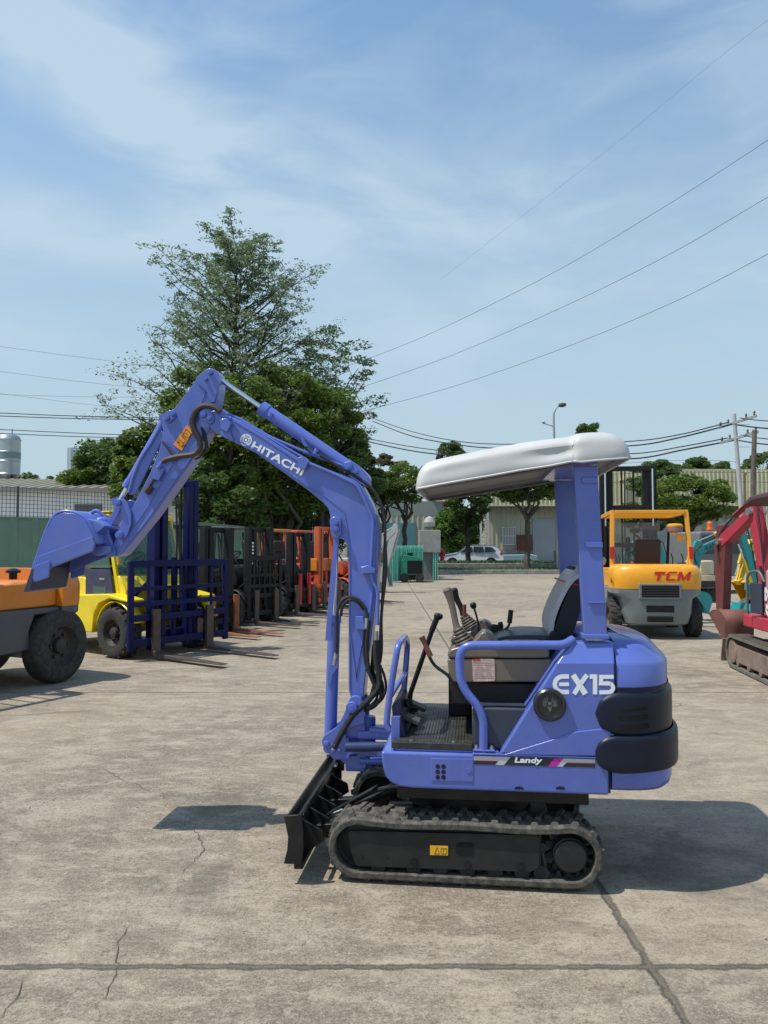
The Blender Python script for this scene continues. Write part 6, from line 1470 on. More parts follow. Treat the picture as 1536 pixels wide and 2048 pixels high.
q = MB(); q.prism([Vector((x, -.5, z)) for x, z in ((-.5, .32), (.52, .32), (.54, .95), (.40, 1.1), (-.36, 1.22), (-.42, 1.0), (-.5, .98))], (0, 1.2, 0)); bd = q.build('housing', GEN, ge, bevel=.04, seg=3)
q = MB(); q.bx(-.20, .46, -.515, -.49, .38, .96); q.build('radiator_grille', mat('opening_black', (.004, .004, .004), .9, var=0), bd)
q = MB(); q.cyl((-.05, .0, 1.1), (-.05, 0, 1.3), .12, n=12); q.build('exhaust', BLK, ge)
for x in (-.32, .34):
    for y in (-.45, .5): q = MB(); q.lathe([(.1, 0), (.2, .0), (.2, .18), (.1, .18)], (x, y-.09, .2), Wd, 16); q.build('wheel', TYR, ge)
q = MB(); q.bx(-.5, .52, -.35, .5, .22, .32); q.build('trailer_frame', BLK, ge)
# street lamp with a curved head
slp = W(1114, 1100, 45.6); sl_ = empty('street_lamp', (slp.x, 45.6, 0), 0, 'tall slim grey street lamp with a curved single head and a small side bracket', 'street lamp'); Hs = W(1117, 815, 45.6).z
GALV = mat('galvanised_pole', (.33, .35, .36), .45, metal=.3, var=.15, scale=3)
q = MB(); P = [Vector((0, 0, 0)), Vector((-.02, 0, Hs*.5)), Vector((-.12, 0, Hs-.9)), Vector((-.04, 0, Hs-.2)), Vector((.22, 0, Hs+.15))]; P = spline(P, 8); q.tube(P, .07, 10, rs=[.085-.045*i/(len(P)-1) for i in range(len(P))]); q.build('pole', GALV, sl_)
q = MB(); q.lathe([(.02, 0), (.10, .05), (.14, .25), (.10, .45), (.02, .5)], (.15, 0, Hs+.12), (1, 0, .12), 14); q.build('lamp_head', mat('lamp_dark', (.06, .065, .07), .4), sl_)
q = MB(); q.bar((-.10, 0, Hs-1.15), (-.72, 0, Hs-.95), .05, .05); q.lathe([(.06, 0), (.10, .1), (.02, .16)], (-.72, 0, Hs-.98), Z, 10); q.build('side_bracket', GALV, sl_)
q = MB(); q.lathe([(.19, .0), (.24, .02), (.26, 1.1), (.18, 1.12)], (.12, .3, .2), Z, 16); q.build('base_block', mat('kerb_concrete', (.3, .29, .27), .85), sl_)
YS = mat('hazard_yellow', (.62, .42, .05), .6, var=.2); 
q = MB(); q.cyl((.12, .3, 1.25), (.12, .3, 2.25), .135, n=16); cuff = q.build('hazard_sleeve', YS, sl_)
q = MB()
for k in range(4):
    z = 1.3+k*.25; R_h = .1375; A, B = [], []
    for j in range(13): t = math.pi*1.0+math.pi*j/12; zz = z+.16*j/12; A.append(Vector((.12+R_h*math.cos(t), .3+R_h*math.sin(t), zz))); B.append(Vector((.12+R_h*math.cos(t), .3+R_h*math.sin(t), min(2.25, zz+.10))))
    q.grid([A, B])
q.build('hazard_stripes', INK, cuff, flat=True)
# lattice column left of the warehouse
lc0 = W(970, 1100, 66); la = empty('lattice_column', (lc0.x, 66, 0), 0, 'tall white steel lattice column with rusty rungs left of the large warehouse', 'column')
WST = mat('white_steel', (.55, .57, .58), .5, var=.2, scale=2, dirt=.4, dirtcol=(.3, .25, .2)); top_ = W(970, 965, 66).z
for x, y in ((-.32, 0), (.25, 0), (-.32, .5), (.25, .5)): q = MB(); q.bar((x, y, 0), (x, y, top_), .13, .13, (1, 0, 0)); q.build('leg', WST, la)
q = MB()
for k in range(14): z = .4*k+.3; q.bar((-.32, -.02, z), (.25, -.02, z+.35), .04, .04); q.bar((-.32, -.03, z), (.25, -.03, z), .04, .04)
q.build('rungs', mat('rusty_rung', (.25, .13, .08), .8), la)
# utility poles
CONC = mat('pole_concrete', (.42, .42, .41), .8, var=.12, scale=2, dirt=.3, dirtcol=(.25, .25, .24)); WOOD = mat('pole_wood', (.13, .10, .085), .85, var=.25, scale=3)
Yp = 34; pt, pbm = W(1468, 828, Yp), W(1492, 1100, Yp); up = empty('utility_pole', (pbm.x, Yp, 0), 0, 'pale concrete utility pole with two crossarms and insulators near the right edge', 'utility pole')
q = MB(); a = Vector((0.02, 0, 0)); b = Vector((pt.x-pbm.x, 0, pt.z)); q.cyl(a, b, .125, .08, n=18); q.build('pole', CONC, up)
arms = []
for py, dy in ((845, 0), (876, .0)):
    c = W(1471 if py < 860 else 1474, py, Yp); c = Vector((c.x-pbm.x, -.16, c.z)); ar_ = Vector((.48, -.85, .14)).normalized()
    q = MB(); q.bar(c-ar_*.95, c+ar_*.95, .09, .10); q.build('crossarm', GALV, up)
    for t in (-.85, -.45, .45, .85): q = MB(); p = c+ar_*t; q.lathe([(.03, 0), (.055, .05), (.03, .09), (.055, .13), (.02, .2)], p+Z*.05, Z, 10); q.build('insulator', mat('insulator_brown', (.05, .03, .025), .3), up); arms.append(Vector((pbm.x, Yp, 0))+p+Z*.25)
for k in range(5): z = 3+1.0*k; q = MB(); q.cyl((-.28, 0, z), (.28, 0, z), .012); q.build('climbing_step', GALV, up)
pw, pwb = W(1509, 860, 30), W(1500, 1100, 30); wp = empty('utility_pole', (pwb.x, 30, 0), 0, 'plain dark brown wooden pole beside the concrete utility pole', 'utility pole')
q = MB(); q.cyl((0, 0, 0), (pw.x-pwb.x, 0, pw.z),   .10, .09, n=16); q.build('pole', WOOD, wp)
# ---------------------------------------------------------------- wires
WIR = mat('cable_black', (.012, .013, .014), .6, var=0)
WIT = mat('cable_grey', (.10, .12, .13), .6, var=0)
def wire(pts, Y0, Y1, r, label, group, m=None):
    n = len(pts); P = [W(px, py, Y0+(Y1-Y0)*i/(n-1)) for i, (px, py) in enumerate(pts)]; o = P[0].copy()
    q = MB(); q.tube([p-o for p in spline(P, 10)], r, 6); return tag(q.build('overhead_wire', m or WIR, loc=o), label, 'wire', group)
g1 = 'thick cables strung between the trees and the utility pole'
for i, (pts, r) in enumerate((([(745, 836), (820, 862), (900, 880), (985, 888), (1130, 886), (1268, 882), (1360, 869), (1455, 845)], .026), ([(745, 842), (820, 871), (900, 887), (985, 896), (1130, 894), (1268, 891), (1360, 875), (1465, 848)], .034),
    ([(735, 877), (820, 893), (900, 903), (985, 908), (1130, 907), (1270, 907), (1365, 893), (1455, 876)], .026), ([(735, 883), (820, 901), (900, 911), (985, 917), (1130, 917), (1270, 917), (1365, 900), (1470, 880)], .036))):
    wire(pts, 52, 34, r, 'black cable from the big tree to the concrete pole, %s' % ('topmost of four', 'second from the top of four', 'third from the top of four', 'lowest and thickest of four')[i], g1)
for i, (pts, r) in enumerate((([(1480, 836), (1536, 842), (1700, 850)], .022), ([(1475, 850), (1536, 857), (1700, 866)], .032), ([(1482, 870), (1536, 878), (1700, 890)], .022), ([(1478, 881), (1536, 889), (1700, 900)], .03))):
    wire(pts, 34, 28, r, 'black cable leaving the concrete pole to the right edge, %s of four' % ('topmost', 'second', 'third', 'lowest')[i], 'cables right of the utility pole')
g2 = 'thin wires crossing the sky at right'
for i, (pts, r) in enumerate((([(680, 738), (850, 672), (1100, 549), (1320, 419), (1536, 280), (1700, 165)], .010), ([(690, 786), (900, 712), (1130, 612), (1340, 508), (1536, 394), (1700, 300)], .010), ([(700, 829), (900, 775), (1130, 695), (1350, 603), (1536, 508), (1700, 425)], .010), ([(880, 560), (1060, 420), (1240, 280), (1420, 130), (1536, 40)], .0035))):
    wire(pts, 42, 20, r, ('highest long thin wire rising to the right edge', 'middle long thin wire rising to the right edge', 'lowest long thin wire rising to the right edge', 'faintest hair-thin wire rising to the top right corner')[i], g2, WIT)
g3 = 'wires at the left edge of the sky'
for i, (pts, r) in enumerate((([(-100, 682), (0, 693), (150, 713), (330, 735)], .006), ([(-100, 733), (0, 743), (150, 762), (330, 781)], .006), ([(-100, 785), (0, 789), (150, 793), (320, 795)], .006), ([(-100, 775), (0, 787), (150, 806), (320, 825)], .005),
    ([(-100, 822), (0, 826), (150, 832), (330, 836)], .018), ([(-100, 828), (0, 832), (150, 837), (330, 840)], .018), ([(-100, 855), (0, 859), (150, 866), (290, 871)], .016), ([(-100, 863), (0, 867), (150, 873), (290, 877)], .016))):
    wire(pts, 33, 36, r, '%s of eight wires between the left edge and the big tree' % ('topmost', 'second', 'third', 'fourth', 'fifth', 'sixth', 'seventh', 'lowest')[i], g3, WIT if i < 4 else WIR)
for pts, lab in (([(1150, 935), (1320, 922), (1450, 922), (1480, 928), (1500, 922), (1600, 918)], 'slack thin wire sagging beside the concrete pole above the cream roof'), ([(1180, 952), (1300, 945), (1480, 945), (1600, 945)], 'straight thin wire just above the cream roof edge'), ([(1180, 967), (1320, 963), (1600, 965)], 'straight thin wire in front of the cream fascia')):
    wire(pts, 60, 40, .012, lab, 'thin wires over the warehouse', WIR)
# ---------------------------------------------------------------- white estate car
WC = mat('white_car_paint', (.66, .68, .70), .25, var=.02, coat=.6); CG = mat('car_glass', (.03, .045, .05), .08, var=0); 
cx0 = W(941, 1100, 58); car = empty('parked_car', (cx0.x, 58, .0), 0, 'white estate car with roof rails parked across the road behind the planter', 'car')
body = [(-2.3, .38), (-2.32, .62), (-2.22, .80), (-1.9, .92), (-1.2, 1.03), (-1.0, 1.08), (-.45, 1.50), (-.1, 1.60), (.8, 1.64), (1.6, 1.58), (1.95, 1.42), (2.2, 1.08), (2.3, .95), (2.33, .55), (2.25, .36)]
def carsec(pts, hwf): 
    q = MB(); rows = []
    for y, sh_, sz_ in ((-.92, .985, .0), (-.94, 1, 0), (-.94, 1, 0), (.94, 1, 0), (.92, .985, 0)): rows.append([Vector((x*sh_, y if z < 1.05 else y*(1-.22*(z-1.05)/.55), z)) for x, z in pts])
    q.grid(rows, closed=True); q._a(rows[0], [tuple(range(len(pts)))]); q._a(rows[-1], [tuple(range(len(pts)))]); return q
carsec(body, 1).build('body', WC, car, ang=30)
for pts in ([(-.88, 1.12), (-.40, 1.46), (.02, 1.52), (.06, 1.10)], [(.14, 1.10), (.12, 1.53), (.85, 1.53), (.90, 1.10)], [(.98, 1.10), (.95, 1.52), (1.5, 1.49), (1.82, 1.16)]):
    q = MB(); q.hexa([Vector((x, -.945 if z < 1.2 else -.875, z)) for x, z in pts]+[Vector((x, -.90 if z < 1.2 else -.82, z)) for x, z in pts]); q.build('side_window', CG, car)
q = MB(); q.face([(-1.02, -.78, 1.09), (-1.02, .78, 1.09), (-.46, .70, 1.51), (-.46, -.70, 1.51)]); q.build('windscreen', CG, car, solid=.02, flat=True)
for x in (-1.45, 1.42):
    for sd in (-1, 1):
        q = MB(); q.lathe([(.2, 0), (.30, -.0), (.335, .03), (.335, .2), (.30, .22)], (x, sd*.96-(.0 if sd < 0 else .22), .335), Wd, 24); wh = q.build('wheel', TYR, car)
        q = MB(); q.lathe([(.001, .02), (.10, .012), (.20, .02), (.23, .0)], (x, -.965 if sd < 0 else .96, .335), Wd, 20); q.build('rim', STL, wh)
    q = MB(); q.prism([Vector((x+.40*math.cos(a), -.952, .335+.40*math.sin(a))) for a in (math.pi*k/10 for k in range(11))], (0, .02, 0)); q.build('wheel_arch', BLK, car)
q = MB(); q.bar((.0, -.72, 1.66), (1.6, -.72, 1.62), .04, .04); q.build('roof_rail', STL, car); q = MB(); q.bx(2.1, 2.3, -.93, -.6, .92, 1.1); q.build('tail_light', LAMPR, car, bevel=.02); q = MB(); q.bx(-2.29, -2.0, -.93, -.55, .68, .82); q.build('headlight', mat('lens', (.5, .55, .6), .1), car, bevel=.03)
for px, y_, lab, c_ in ((1020, 62, 'low teal and white boat-shaped car seen behind the planter right of the white estate', (.25, .38, .38)),):
    c0 = W(px, 1100, y_); sc_ = empty('parked_car', (c0.x, y_, 0), 0, lab, 'car'); m_ = mat('pale_teal_paint', c_, .3, coat=.5)
    q = MB(); q.prism([Vector((x, -.85, z)) for x, z in ((-2, .3), (-2.1, .6), (-1.9, .82), (-.9, .88), (1.6, .92), (2.05, .8), (2.1, .35))], (0, 1.7, 0)); q.build('body', m_, sc_, bevel=.08, seg=3)
    q = MB(); q.prism([Vector((x, -.7, z)) for x, z in ((-.9, .92), (-.4, 1.02), (1.2, 1.02), (1.6, .93))], (0, 1.4, 0)); q.build('cabin', CG, sc_, bevel=.04)
    for x in (-1.3, 1.3): q = MB(); q.cyl((x, -.88, .3), (x, -.66, .3), .3, n=20); q.build('wheel', TYR, sc_)
hy = W(884, 1121, 56); hd = empty('fire_hydrant', (hy.x, 56, 0), 0, 'small red fire hydrant beside the nose of the white car', 'hydrant')
q = MB(); q.lathe([(.2, 0), (.2, .08), (.15, .1), (.15, .75), (.2, .78), (.2, .84), (.14, 1.0), (.05, 1.1)], (0, 0, .3), Z, 16); q.cyl((-.25, 0, .95), (.25, 0, .95), .07); q.build('hydrant_body', mat('hydrant_red', (.5, .03, .03), .4), hd)
# grey lorry cab with beacon behind the diggers
tc0 = W(1408, 1100, 27); tr_ = empty('lorry', (tc0.x, 27, 0), math.radians(12), 'grey lorry cab with an orange beacon behind the teal digger', 'lorry')
q = MB(); q.prism([Vector((x, -1, z)) for x, z in ((-.95, .6), (-.98, 1.3), (-.85, 2.1), (.8, 2.15), (.9, .6))], (0, 2, 0)); q.build('cab', mat('cab_grey', (.13, .14, .14), .4, coat=.3), tr_, bevel=.08, seg=3)
for x0, x1 in ((-.78, -.05), (.03, .72)): q = MB(); q.prism([Vector((x, -1.015, z)) for x, z in ((x0, 1.35), (x0+.04, 1.98), (x1, 2.0), (x1, 1.35))], (0, .03, 0)); q.build('cab_window', CG, tr_)
q = MB(); q.bx(.95, 3.4, -1, 1, .75, .95); q.bx(.95, 1.05, -1, 1, .95, 2.0); q.build('load_bed', mat('cab_grey', (.13, .14, .14), .4), tr_)
for x in (-.4, 2.6): q = MB(); q.cyl((x, -1.0, .42), (x, -.75, .42), .42, n=20); q.build('wheel', TYR, tr_)
q = MB(); q.lathe([(.12, 0), (.12, .06), (.09, .08), (.09, .25), (.04, .3)], (-.1, -.5, 2.16), Z, 16); q.build('beacon', mat('beacon_orange', (.75, .13, .01), .25), tr_)
# ---------------------------------------------------------------- trees
def leafmat(name, c1, c2, c3, tr=.42):
    m = bpy.data.materials.new(name); m.use_nodes = True; nt = m.node_tree; N = nt.nodes; L = nt.links; b = N['Principled BSDF']; out = N['Material Output']
    b.inputs['Roughness'].default_value = .5; b.inputs['Specular IOR Level'].default_value = .35
    g = N.new('ShaderNodeNewGeometry'); tc = N.new('ShaderNodeTexCoord'); n = N.new('ShaderNodeTexNoise'); n.inputs['Scale'].default_value = .55; n.inputs['Detail'].default_value = 3; L.new(tc.outputs['Object'], n.inputs[0])
    mr = N.new('ShaderNodeMapRange'); L.new(n.outputs[0], mr.inputs[0]); mr.inputs[1].default_value = .38; mr.inputs[2].default_value = .62
    a = N.new('ShaderNodeMix'); a.data_type = 'RGBA'; L.new(mr.outputs[0], a.inputs[0]); a.inputs[6].default_value = (*c1, 1); a.inputs[7].default_value = (*c2, 1)
    r = N.new('ShaderNodeMapRange'); L.new(g.outputs['Random Per Island'], r.inputs[0]); r.inputs[1].default_value = .55; r.inputs[2].default_value = 1
    a2 = N.new('ShaderNodeMix'); a2.data_type = 'RGBA'; L.new(r.outputs[0], a2.inputs[0]); L.new(a.outputs[2], a2.inputs[6]); a2.inputs[7].default_value = (*c3, 1)
    L.new(a2.outputs[2], b.inputs['Base Color'])
    t = N.new('ShaderNodeBsdfTranslucent'); L.new(a2.outputs[2], t.inputs[0]); mx = N.new('ShaderNodeMixShader'); mx.inputs[0].default_value = tr; L.new(b.outputs[0], mx.inputs[1]); L.new(t.outputs[0], mx.inputs[2]); L.new(mx.outputs[0], out.inputs[0]); return m
BARK = mat('bark', (.09, .075, .06), .9, var=.3, scale=6, bump=.6, bscale=20)
BARKD = mat('bark_dark', (.05, .042, .036), .9, var=.3, scale=6)
LF = [leafmat('leaves_mid', (.085, .145, .025), (.14, .215, .04), (.20, .27, .065)), leafmat('leaves_dark', (.058, .108, .026), (.10, .165, .038), (.15, .22, .06)), leafmat('leaves_grey_green', (.085, .135, .060), (.12, .18, .085), (.17, .23, .12)),
      leafmat('leaves_yellow_green', (.07, .13, .02), (.12, .19, .03), (.20, .25, .05)), leafmat('leaves_olive_brown', (.08, .085, .03), (.13, .12, .05), (.20, .16, .08)), leafmat('leaves_bright', (.05, .12, .015), (.09, .18, .02), (.14, .22, .04)), leafmat('leaves_pale', (.13, .19, .09), (.17, .24, .12), (.24, .31, .17), .5)]
def leaves(name, C, R, n_per, size, m, parent, seed, flat=.0, shell=0.0):
    # C: clump centres (k,3), R: radii (k,3)
    r = np.random.default_rng(seed); C = np.asarray(C); R = np.asarray(R); k = len(C); n = k*n_per
    idx = np.repeat(np.arange(k), n_per); v = r.normal(size=(n, 3)); v /= np.linalg.norm(v, axis=1)[:, None]; rad = r.uniform(0, 1, n)**(1/3 if shell == 0 else shell); P = C[idx]+v*rad[:, None]*R[idx]
    a = r.normal(size=(n, 3)); a[:, 2] *= .45; a /= np.linalg.norm(a, axis=1)[:, None]; b = r.normal(size=(n, 3)); b -= a*(a*b).sum(1)[:, None]; b /= np.linalg.norm(b, axis=1)[:, None]
    s = (size*r.uniform(.6, 1.25, n))[:, None]; a = a*s; b = b*s*.48
    V = np.stack([P-a, P-a*.1+b, P+a, P-a*.1-b], 1).reshape(-1, 3); me = bpy.data.meshes.new(name); me.vertices.add(4*n); me.vertices.foreach_set('co', V.ravel())
    me.loops.add(4*n); me.loops.foreach_set('vertex_index', np.arange(4*n)); me.polygons.add(n); me.polygons.foreach_set('loop_start', np.arange(n)*4); me.polygons.foreach_set('loop_total', np.full(n, 4)); me.update(calc_edges=True); me.materials.append(m)
    o = bpy.data.objects.new(name, me); COL.objects.link(o); o.parent = parent; return o
def branch(q, a, b, r0, r1, rnd, bend=.12, n=5):
    P = [a]; L = (b-a).length
    for i in range(1, n): t = i/n; P.append(a.lerp(b, t)+Vector((rnd.gauss(0, 1), rnd.gauss(0, 1), rnd.gauss(0, .6)))*L*bend*.35)
    P.append(b); P = spline(P, 2); q.tube(P, r0, 6, rs=[r0+(r1-r0)*i/(len(P)-1) for i in range(len(P))]); return P
def round_tree(loc, h, cr, cb, label, seed, lm=0, n_cl=60, n_per=260, size=.16, trunk=.16, group=None, squash=.62, cl=.30, name='broadleaf_tree', lean=(0, 0), fork=.45, bark=None, cone=0.0, ncore=True, nb=9, ry=1.0):
    # h total height, cr crown radius, cb crown base height
    rnd = random.Random(seed); T = empty(name, loc, 0, label, 'tree', group); cz = (h+cb)/2; rz_ = (h-cb)/2
    q = MB(); top = Vector((lean[0], lean[1], cb+(h-cb)*fork)); fk = Vector((lean[0]*.4, lean[1]*.4, cb*.72)); branch(q, Vector((0, 0, -.05)), fk, trunk*1.25, trunk, rnd, .05)
    q.build('trunk', bark or BARK, T, ang=60); C, R = [], []
    q = MB(); ends = []
    for i in range(nb):
        a = 2*math.pi*i/nb+rnd.uniform(-.3, .3); rr = cr*rnd.uniform(.35, .8); e = Vector((lean[0]+rr*math.cos(a), lean[1]+rr*math.sin(a)*ry, cb+(h-cb)*rnd.uniform(.2, .75))); P = branch(q, fk+Vector((0, 0, rnd.uniform(-.1, .2)*cb*.3)), e, trunk*.55, trunk*.10, rnd, .18); ends.append(e)
        for j in range(3): e2 = e+Vector((rnd.uniform(-1, 1), rnd.uniform(-1, 1), rnd.uniform(-.2, 1)))*cr*.35; branch(q, P[int(len(P)*.6)], e2, trunk*.2, trunk*.05, rnd, .15)
    branch(q, fk, top, trunk*.7, trunk*.15, rnd, .1); q.build('limbs', bark or BARK, T, ang=60)
    for i in range(n_cl):
        while True:
            v = Vector((rnd.uniform(-1, 1), rnd.uniform(-1, 1), rnd.uniform(-1, 1)))
            if .25 < v.length < 1: break
        k = .55+.45*rnd.random(); v = v.normalized()*(v.length**.45)
        sx = cr*(1-cone*max(0, v.z)); 
        C.append((lean[0]+v.x*sx*.86, lean[1]+v.y*sx*.86*ry, cz+v.z*rz_*.86)); c_ = cr*cl*rnd.uniform(.55, 1.25); R.append((c_, c_, c_*squash))
    leaves('crown', C, R, n_per, size, LF[lm], T, seed); return T
# the airy tiered tree at the back of the yard
def tiered_tree(loc, label, seed=5):
    rnd = random.Random(seed); T = empty('tiered_tree', loc, 0, label, 'tree'); Ht = 17.9
    q = MB(); P = branch(q, Vector((0, 0, 0)), Vector((-.1, .2, Ht*.96)), .30, .03, rnd, .02, 8); q.build('trunk', BARKD, T, ang=60)
    q = MB(); C, R = [], []
    z = 6.0; k = 0
    while z < Ht-.5:
        f = (z-6.0)/(Ht-6.0); reach = (5.9*(1-f)**.8+.9)*rnd.uniform(.8, 1.1); nb = 7 if f < .7 else 5
        for i in range(nb):
            a = 2*math.pi*i/nb+k*.8+rnd.uniform(-.35, .35); rr = reach*rnd.uniform(.6, 1.12); up = rr*(.42+.5*f)
            e = Vector((rr*math.cos(a), rr*math.sin(a), z+up)); s = Vector((0, 0, z)); P = branch(q, s, e, .085*(1-f)+.02, .010, rnd, .07, 5); m = len(P)
            for j in range(2, m):
                p = P[j]; t = j/(m-1)
                for w in range(2 if t > .3 else 1):
                    dd = Vector((rnd.gauss(0, 1), rnd.gauss(0, 1), rnd.gauss(.25, .45)))*rr*.15; p2 = p+dd; 
                    q.tube([p, p.lerp(p2, .5)+Vector((0, 0, .05)), p2], .012, 4, rs=[.016, .010, .005])
                    C.append(tuple(p2)); c_ = rnd.uniform(.25, .62)*(1.0-.25*f); R.append((c_, c_, c_*.42)); 
                    if rnd.random() < .8: C.append(tuple(p.lerp(p2, .5))); R.append((c_*.8, c_*.8, c_*.3))
        z += rnd.uniform(.62, .9); k += 1
    q.build('limbs', BARKD, T, ang=60); leaves('crown', C, R, 17, .078, LF[6], T, seed); return T
tg = W(470, 1090, 40); tiered_tree((tg.x, 40, 0), 'tallest tree, airy and pale with tiered spreading branches behind the blue boom')
tg = W(650, 1090, 43); round_tree((tg.x, 43, 0), W(650, 640, 43).z, 3.4, 5.5, 'loose grey-green tree spreading right of the tallest tree', 31, lm=2, n_cl=80, n_per=95, size=.11, trunk=.2, cl=.22, squash=.35)
for i, (px, pt_, Y, cr, cb, lm, lab, n_) in enumerate(((405, 690, 37, 2.1, 2.2, 0, 'dark leafy tree at the left foot of the tallest tree', 75), (470, 715, 35, 2.7, 2.0, 0, 'green leafy tree directly behind the arm of the blue machine', 80),
        (560, 700, 37, 3.0, 2.2, 3, 'yellow-green leafy tree directly behind the blue boom', 90), (648, 740, 38, 2.5, 2.4, 0, 'green leafy tree on the right side of the big clump', 85), (705, 870, 40, 1.7, 2.4, 1, 'small dark tree at the right foot of the big clump', 55), (440, 900, 33.5, 2.0, .8, 1, 'dark bushy tree low in front of the clump, above the green fence', 70), (545, 890, 42, 2.6, .8, 1, 'dark low tree in front of the clump, above the row of forklifts', 70), (640, 920, 52, 2.5, .8, 1, 'darkest low tree between the clump and the small open shed', 55))):
    c = W(px, 1090, Y); h = W(px, pt_, Y).z; round_tree((c.x, Y, 0), h, cr, cb, lab, 40+i, lm=lm, n_cl=n_, n_per=215, size=.125, trunk=.22, cl=.27, squash=.7)
for i, (px, pt_, Y, cr, cb, lm, lab, n_) in enumerate(((215, 872, 52, 3.2, 2.5, 1, 'round dark green tree beside the tall building at left', 70), (165, 915, 50, 2.0, 2.5, 3, 'smaller yellow-green tree in front of the tall building', 45), (285, 842, 47, 2.1, 2.5, 0, 'green tree joining the left bush to the big clump', 60),
        (52, 940, 95, 2.4, 3, 1, 'small far tree just right of the silver tanks', 30), (100, 945, 95, 1.5, 3, 1, 'tiny far palm-like tree between the tanks and the building', 22))):
    c = W(px, 1090, Y); h = W(px, pt_, Y).z; round_tree((c.x, Y, 0), h, cr, cb, lab, 60+i, lm=lm, n_cl=n_, n_per=240, size=.17, trunk=.2, cl=.3, squash=.75)
# street trees on the strips and beyond
for i, (px, py_top, py_cb, Y, cr, lm, lab, n_, br) in enumerate((
        (812, 928, 1015, 52, 2.5, 0, 'street tree with an open crown standing before the beige shed, left of the canopy', 45, BARK),
        (768, 905, 1020, 55, 1.9, 4, 'brownish olive tree behind the top of the blue boom hoses', 40, BARK),
        (936, 958, 1062, 50, 1.55, 1, 'dark narrow street tree whose trunk stands in front of the white car', 60, BARKD),
        (1056, 938, 1012, 45.6, 2.35, 1, 'forked street tree with a flat dark crown on the narrow strip, under the canopy', 60, BARK),
        (1380, 950, 1060, 46, 2.75, 3, 'big round bright green street tree behind the orange forklift mast', 95, BARK),
        (1310, 918, 1000, 62, 2.2, 1, 'dark tree behind the left part of the bright round tree', 50, BARK),
        (1290, 1000, 1080, 50, 1.4, 1, 'low dark street tree beside the orange forklift mast', 35, BARK))):
    c = W(px, 1090, Y); h = W(px, py_top, Y).z; cb = W(px, py_cb, Y).z; round_tree((c.x, Y, .2 if Y < 60 else 0), h, cr, cb, lab, 80+i, lm=lm, n_cl=n_, n_per=230, size=.115, trunk=.15, cl=.26, squash=.5, bark=br, nb=7)
for i, (px, py_top, py_cb, Y, cr, lab) in enumerate(((900, 884, 940, 96, 2.2, 'far tree rising above the left half of the white canopy'), (1180, 841, 900, 98, 1.7, 'far tree poking up just above the canopy beside the lamp'), (1262, 945, 985, 95, 1.9, 'far tree between the mast and the warehouse roof'),
        (1402, 912, 975, 92, 1.8, 'upright far tree in front of the cream fascia'), (1352, 928, 960, 100, 1.9, 'far round tree on the warehouse skyline left of the upright one'), (1442, 926, 960, 100, 1.7, 'far round tree on the skyline just left of the concrete pole'), (1525, 905, 980, 90, 2.3, 'far dark tree at the right edge behind the poles'), (915, 1010, 1110, 68, 2.2, 'bright green bush filling the gap between the shed and the warehouse'))):
    c = W(px, 1090, Y); h = W(px, py_top, Y).z; cb = max(.2, W(px, py_cb, Y).z); round_tree((c.x, Y, 0), h, cr, cb, lab, 110+i, lm=5 if i == 7 else 1, n_cl=34 if i < 7 else 70, n_per=220, size=.17, trunk=.18, cl=.34, squash=.8)
# ---------------------------------------------------------------- far tree line
def far_wood():
    r = random.Random(9); C, R = [], []
    for i in range(520):
        x = r.uniform(-140, 160); y = r.uniform(130, 150); h = r.uniform(1.5, 6.0)+ (1.0 if x < 0 else 0)
        C.append((x, y, h)); R.append((2.6, 2.6, 2.0))
    root = None; o = leaves('treeline', C, R, 110, .42, LF[1], None, 77); return tag(o, 'distant low line of trees closing the view beyond the buildings', 'treeline', kind='stuff')
far_wood()
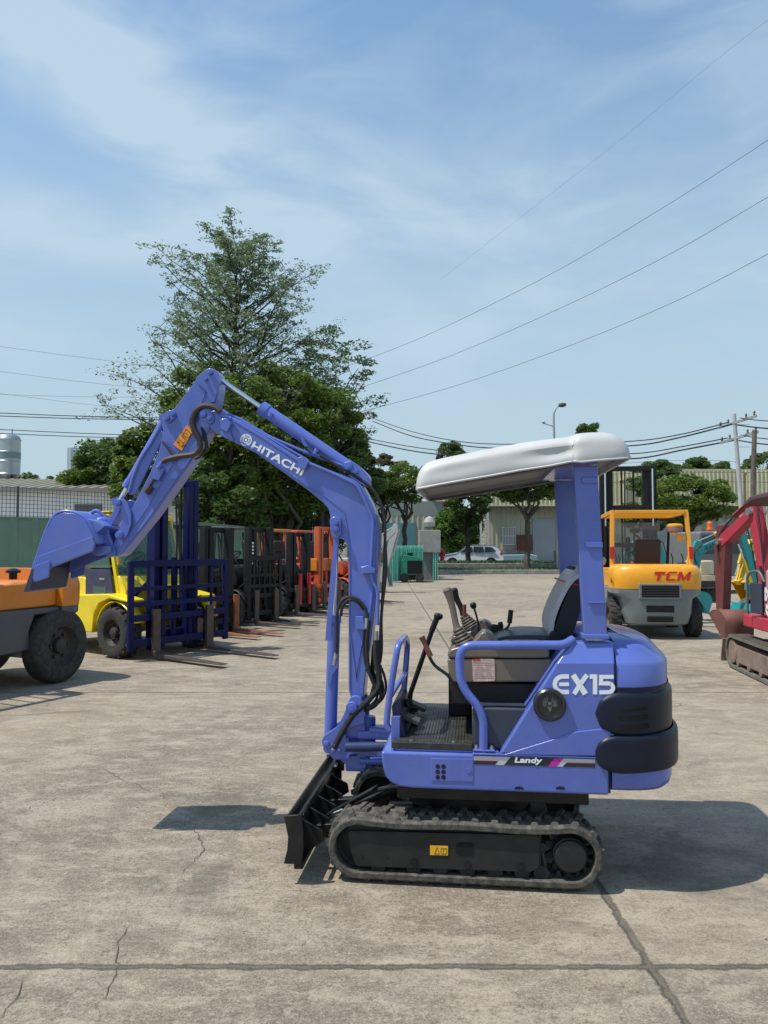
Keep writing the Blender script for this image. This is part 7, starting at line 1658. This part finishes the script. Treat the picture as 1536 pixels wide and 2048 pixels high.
# ---------------------------------------------------------------- finish: pieces of one mesh that are separate things become parts of their own
def islands(me):
    n = len(me.vertices); par = list(range(n))
    def find(a):
        while par[a] != a: par[a] = par[par[a]]; a = par[a]
        return a
    for e in me.edges:
        a, b = find(e.vertices[0]), find(e.vertices[1])
        if a != b: par[a] = b
    g = {}
    for i in range(n): g.setdefault(find(i), []).append(i)
    return list(g.values())
def split(o, tol=.002):
    me = o.data; isl = islands(me); co = [v.co for v in me.vertices]
    bb = [[min(co[i][k] for i in g)-tol for k in range(3)]+[max(co[i][k] for i in g)+tol for k in range(3)] for g in isl]
    grp = list(range(len(isl)))
    def f(a):
        while grp[a] != a: a = grp[a]
        return a
    for a in range(len(isl)):
        for b in range(a+1, len(isl)):
            if all(bb[a][k] <= bb[b][k+3] and bb[b][k] <= bb[a][k+3] for k in range(3)):
                x, y = f(a), f(b)
                if x != y: grp[y] = x
    out = {}
    for k, g in enumerate(isl): out.setdefault(f(k), set()).update(g)
    if len(out) < 2: return
    polys = [(tuple(p.vertices), p.material_index, p.use_smooth) for p in me.polygons]
    for i, vs in enumerate(out.values()):
        vl = sorted(vs); mp = {v: j for j, v in enumerate(vl)}; fs = [p for p in polys if p[0][0] in vs]
        m = bpy.data.meshes.new(o.name); m.from_pydata([co[v].copy() for v in vl], [], [tuple(mp[v] for v in p[0]) for p in fs]); [m.materials.append(x) for x in me.materials]
        m.polygons.foreach_set('material_index', [p[1] for p in fs]); m.update(); m.shade_smooth(); m.set_sharp_from_angle(angle=math.radians(35))
        if i == 0: o.data = m
        else:
            c = o.copy(); c.data = m; COL.objects.link(c)
SPLIT = ('blade_gusset', 'console_pillar', 'post_bracket', 'frame_bolt', 'canopy_frame_tube', 'vent_hole', 'drain_notch', 'mat_bolt', 'track_roller', 'blade_arm', 'blade_hose', 'travel_lever', 'foot_pedal', 'rail_bolt', 'steel_pipe', 'pin_boss',
         'hose_fitting', 'hose_ferrule', 'post_foot', 'house_lug', 'swing_pin', 'control_lever', 'pedal_linkage', 'louvre_slot', 'hose_sleeve', 'blade_stiffener', 'cylinder_pipe', 'front_handrail')
for o in list(bpy.data.objects):
    if o.type == 'MESH' and o.name.split('.')[0] in SPLIT: split(o)
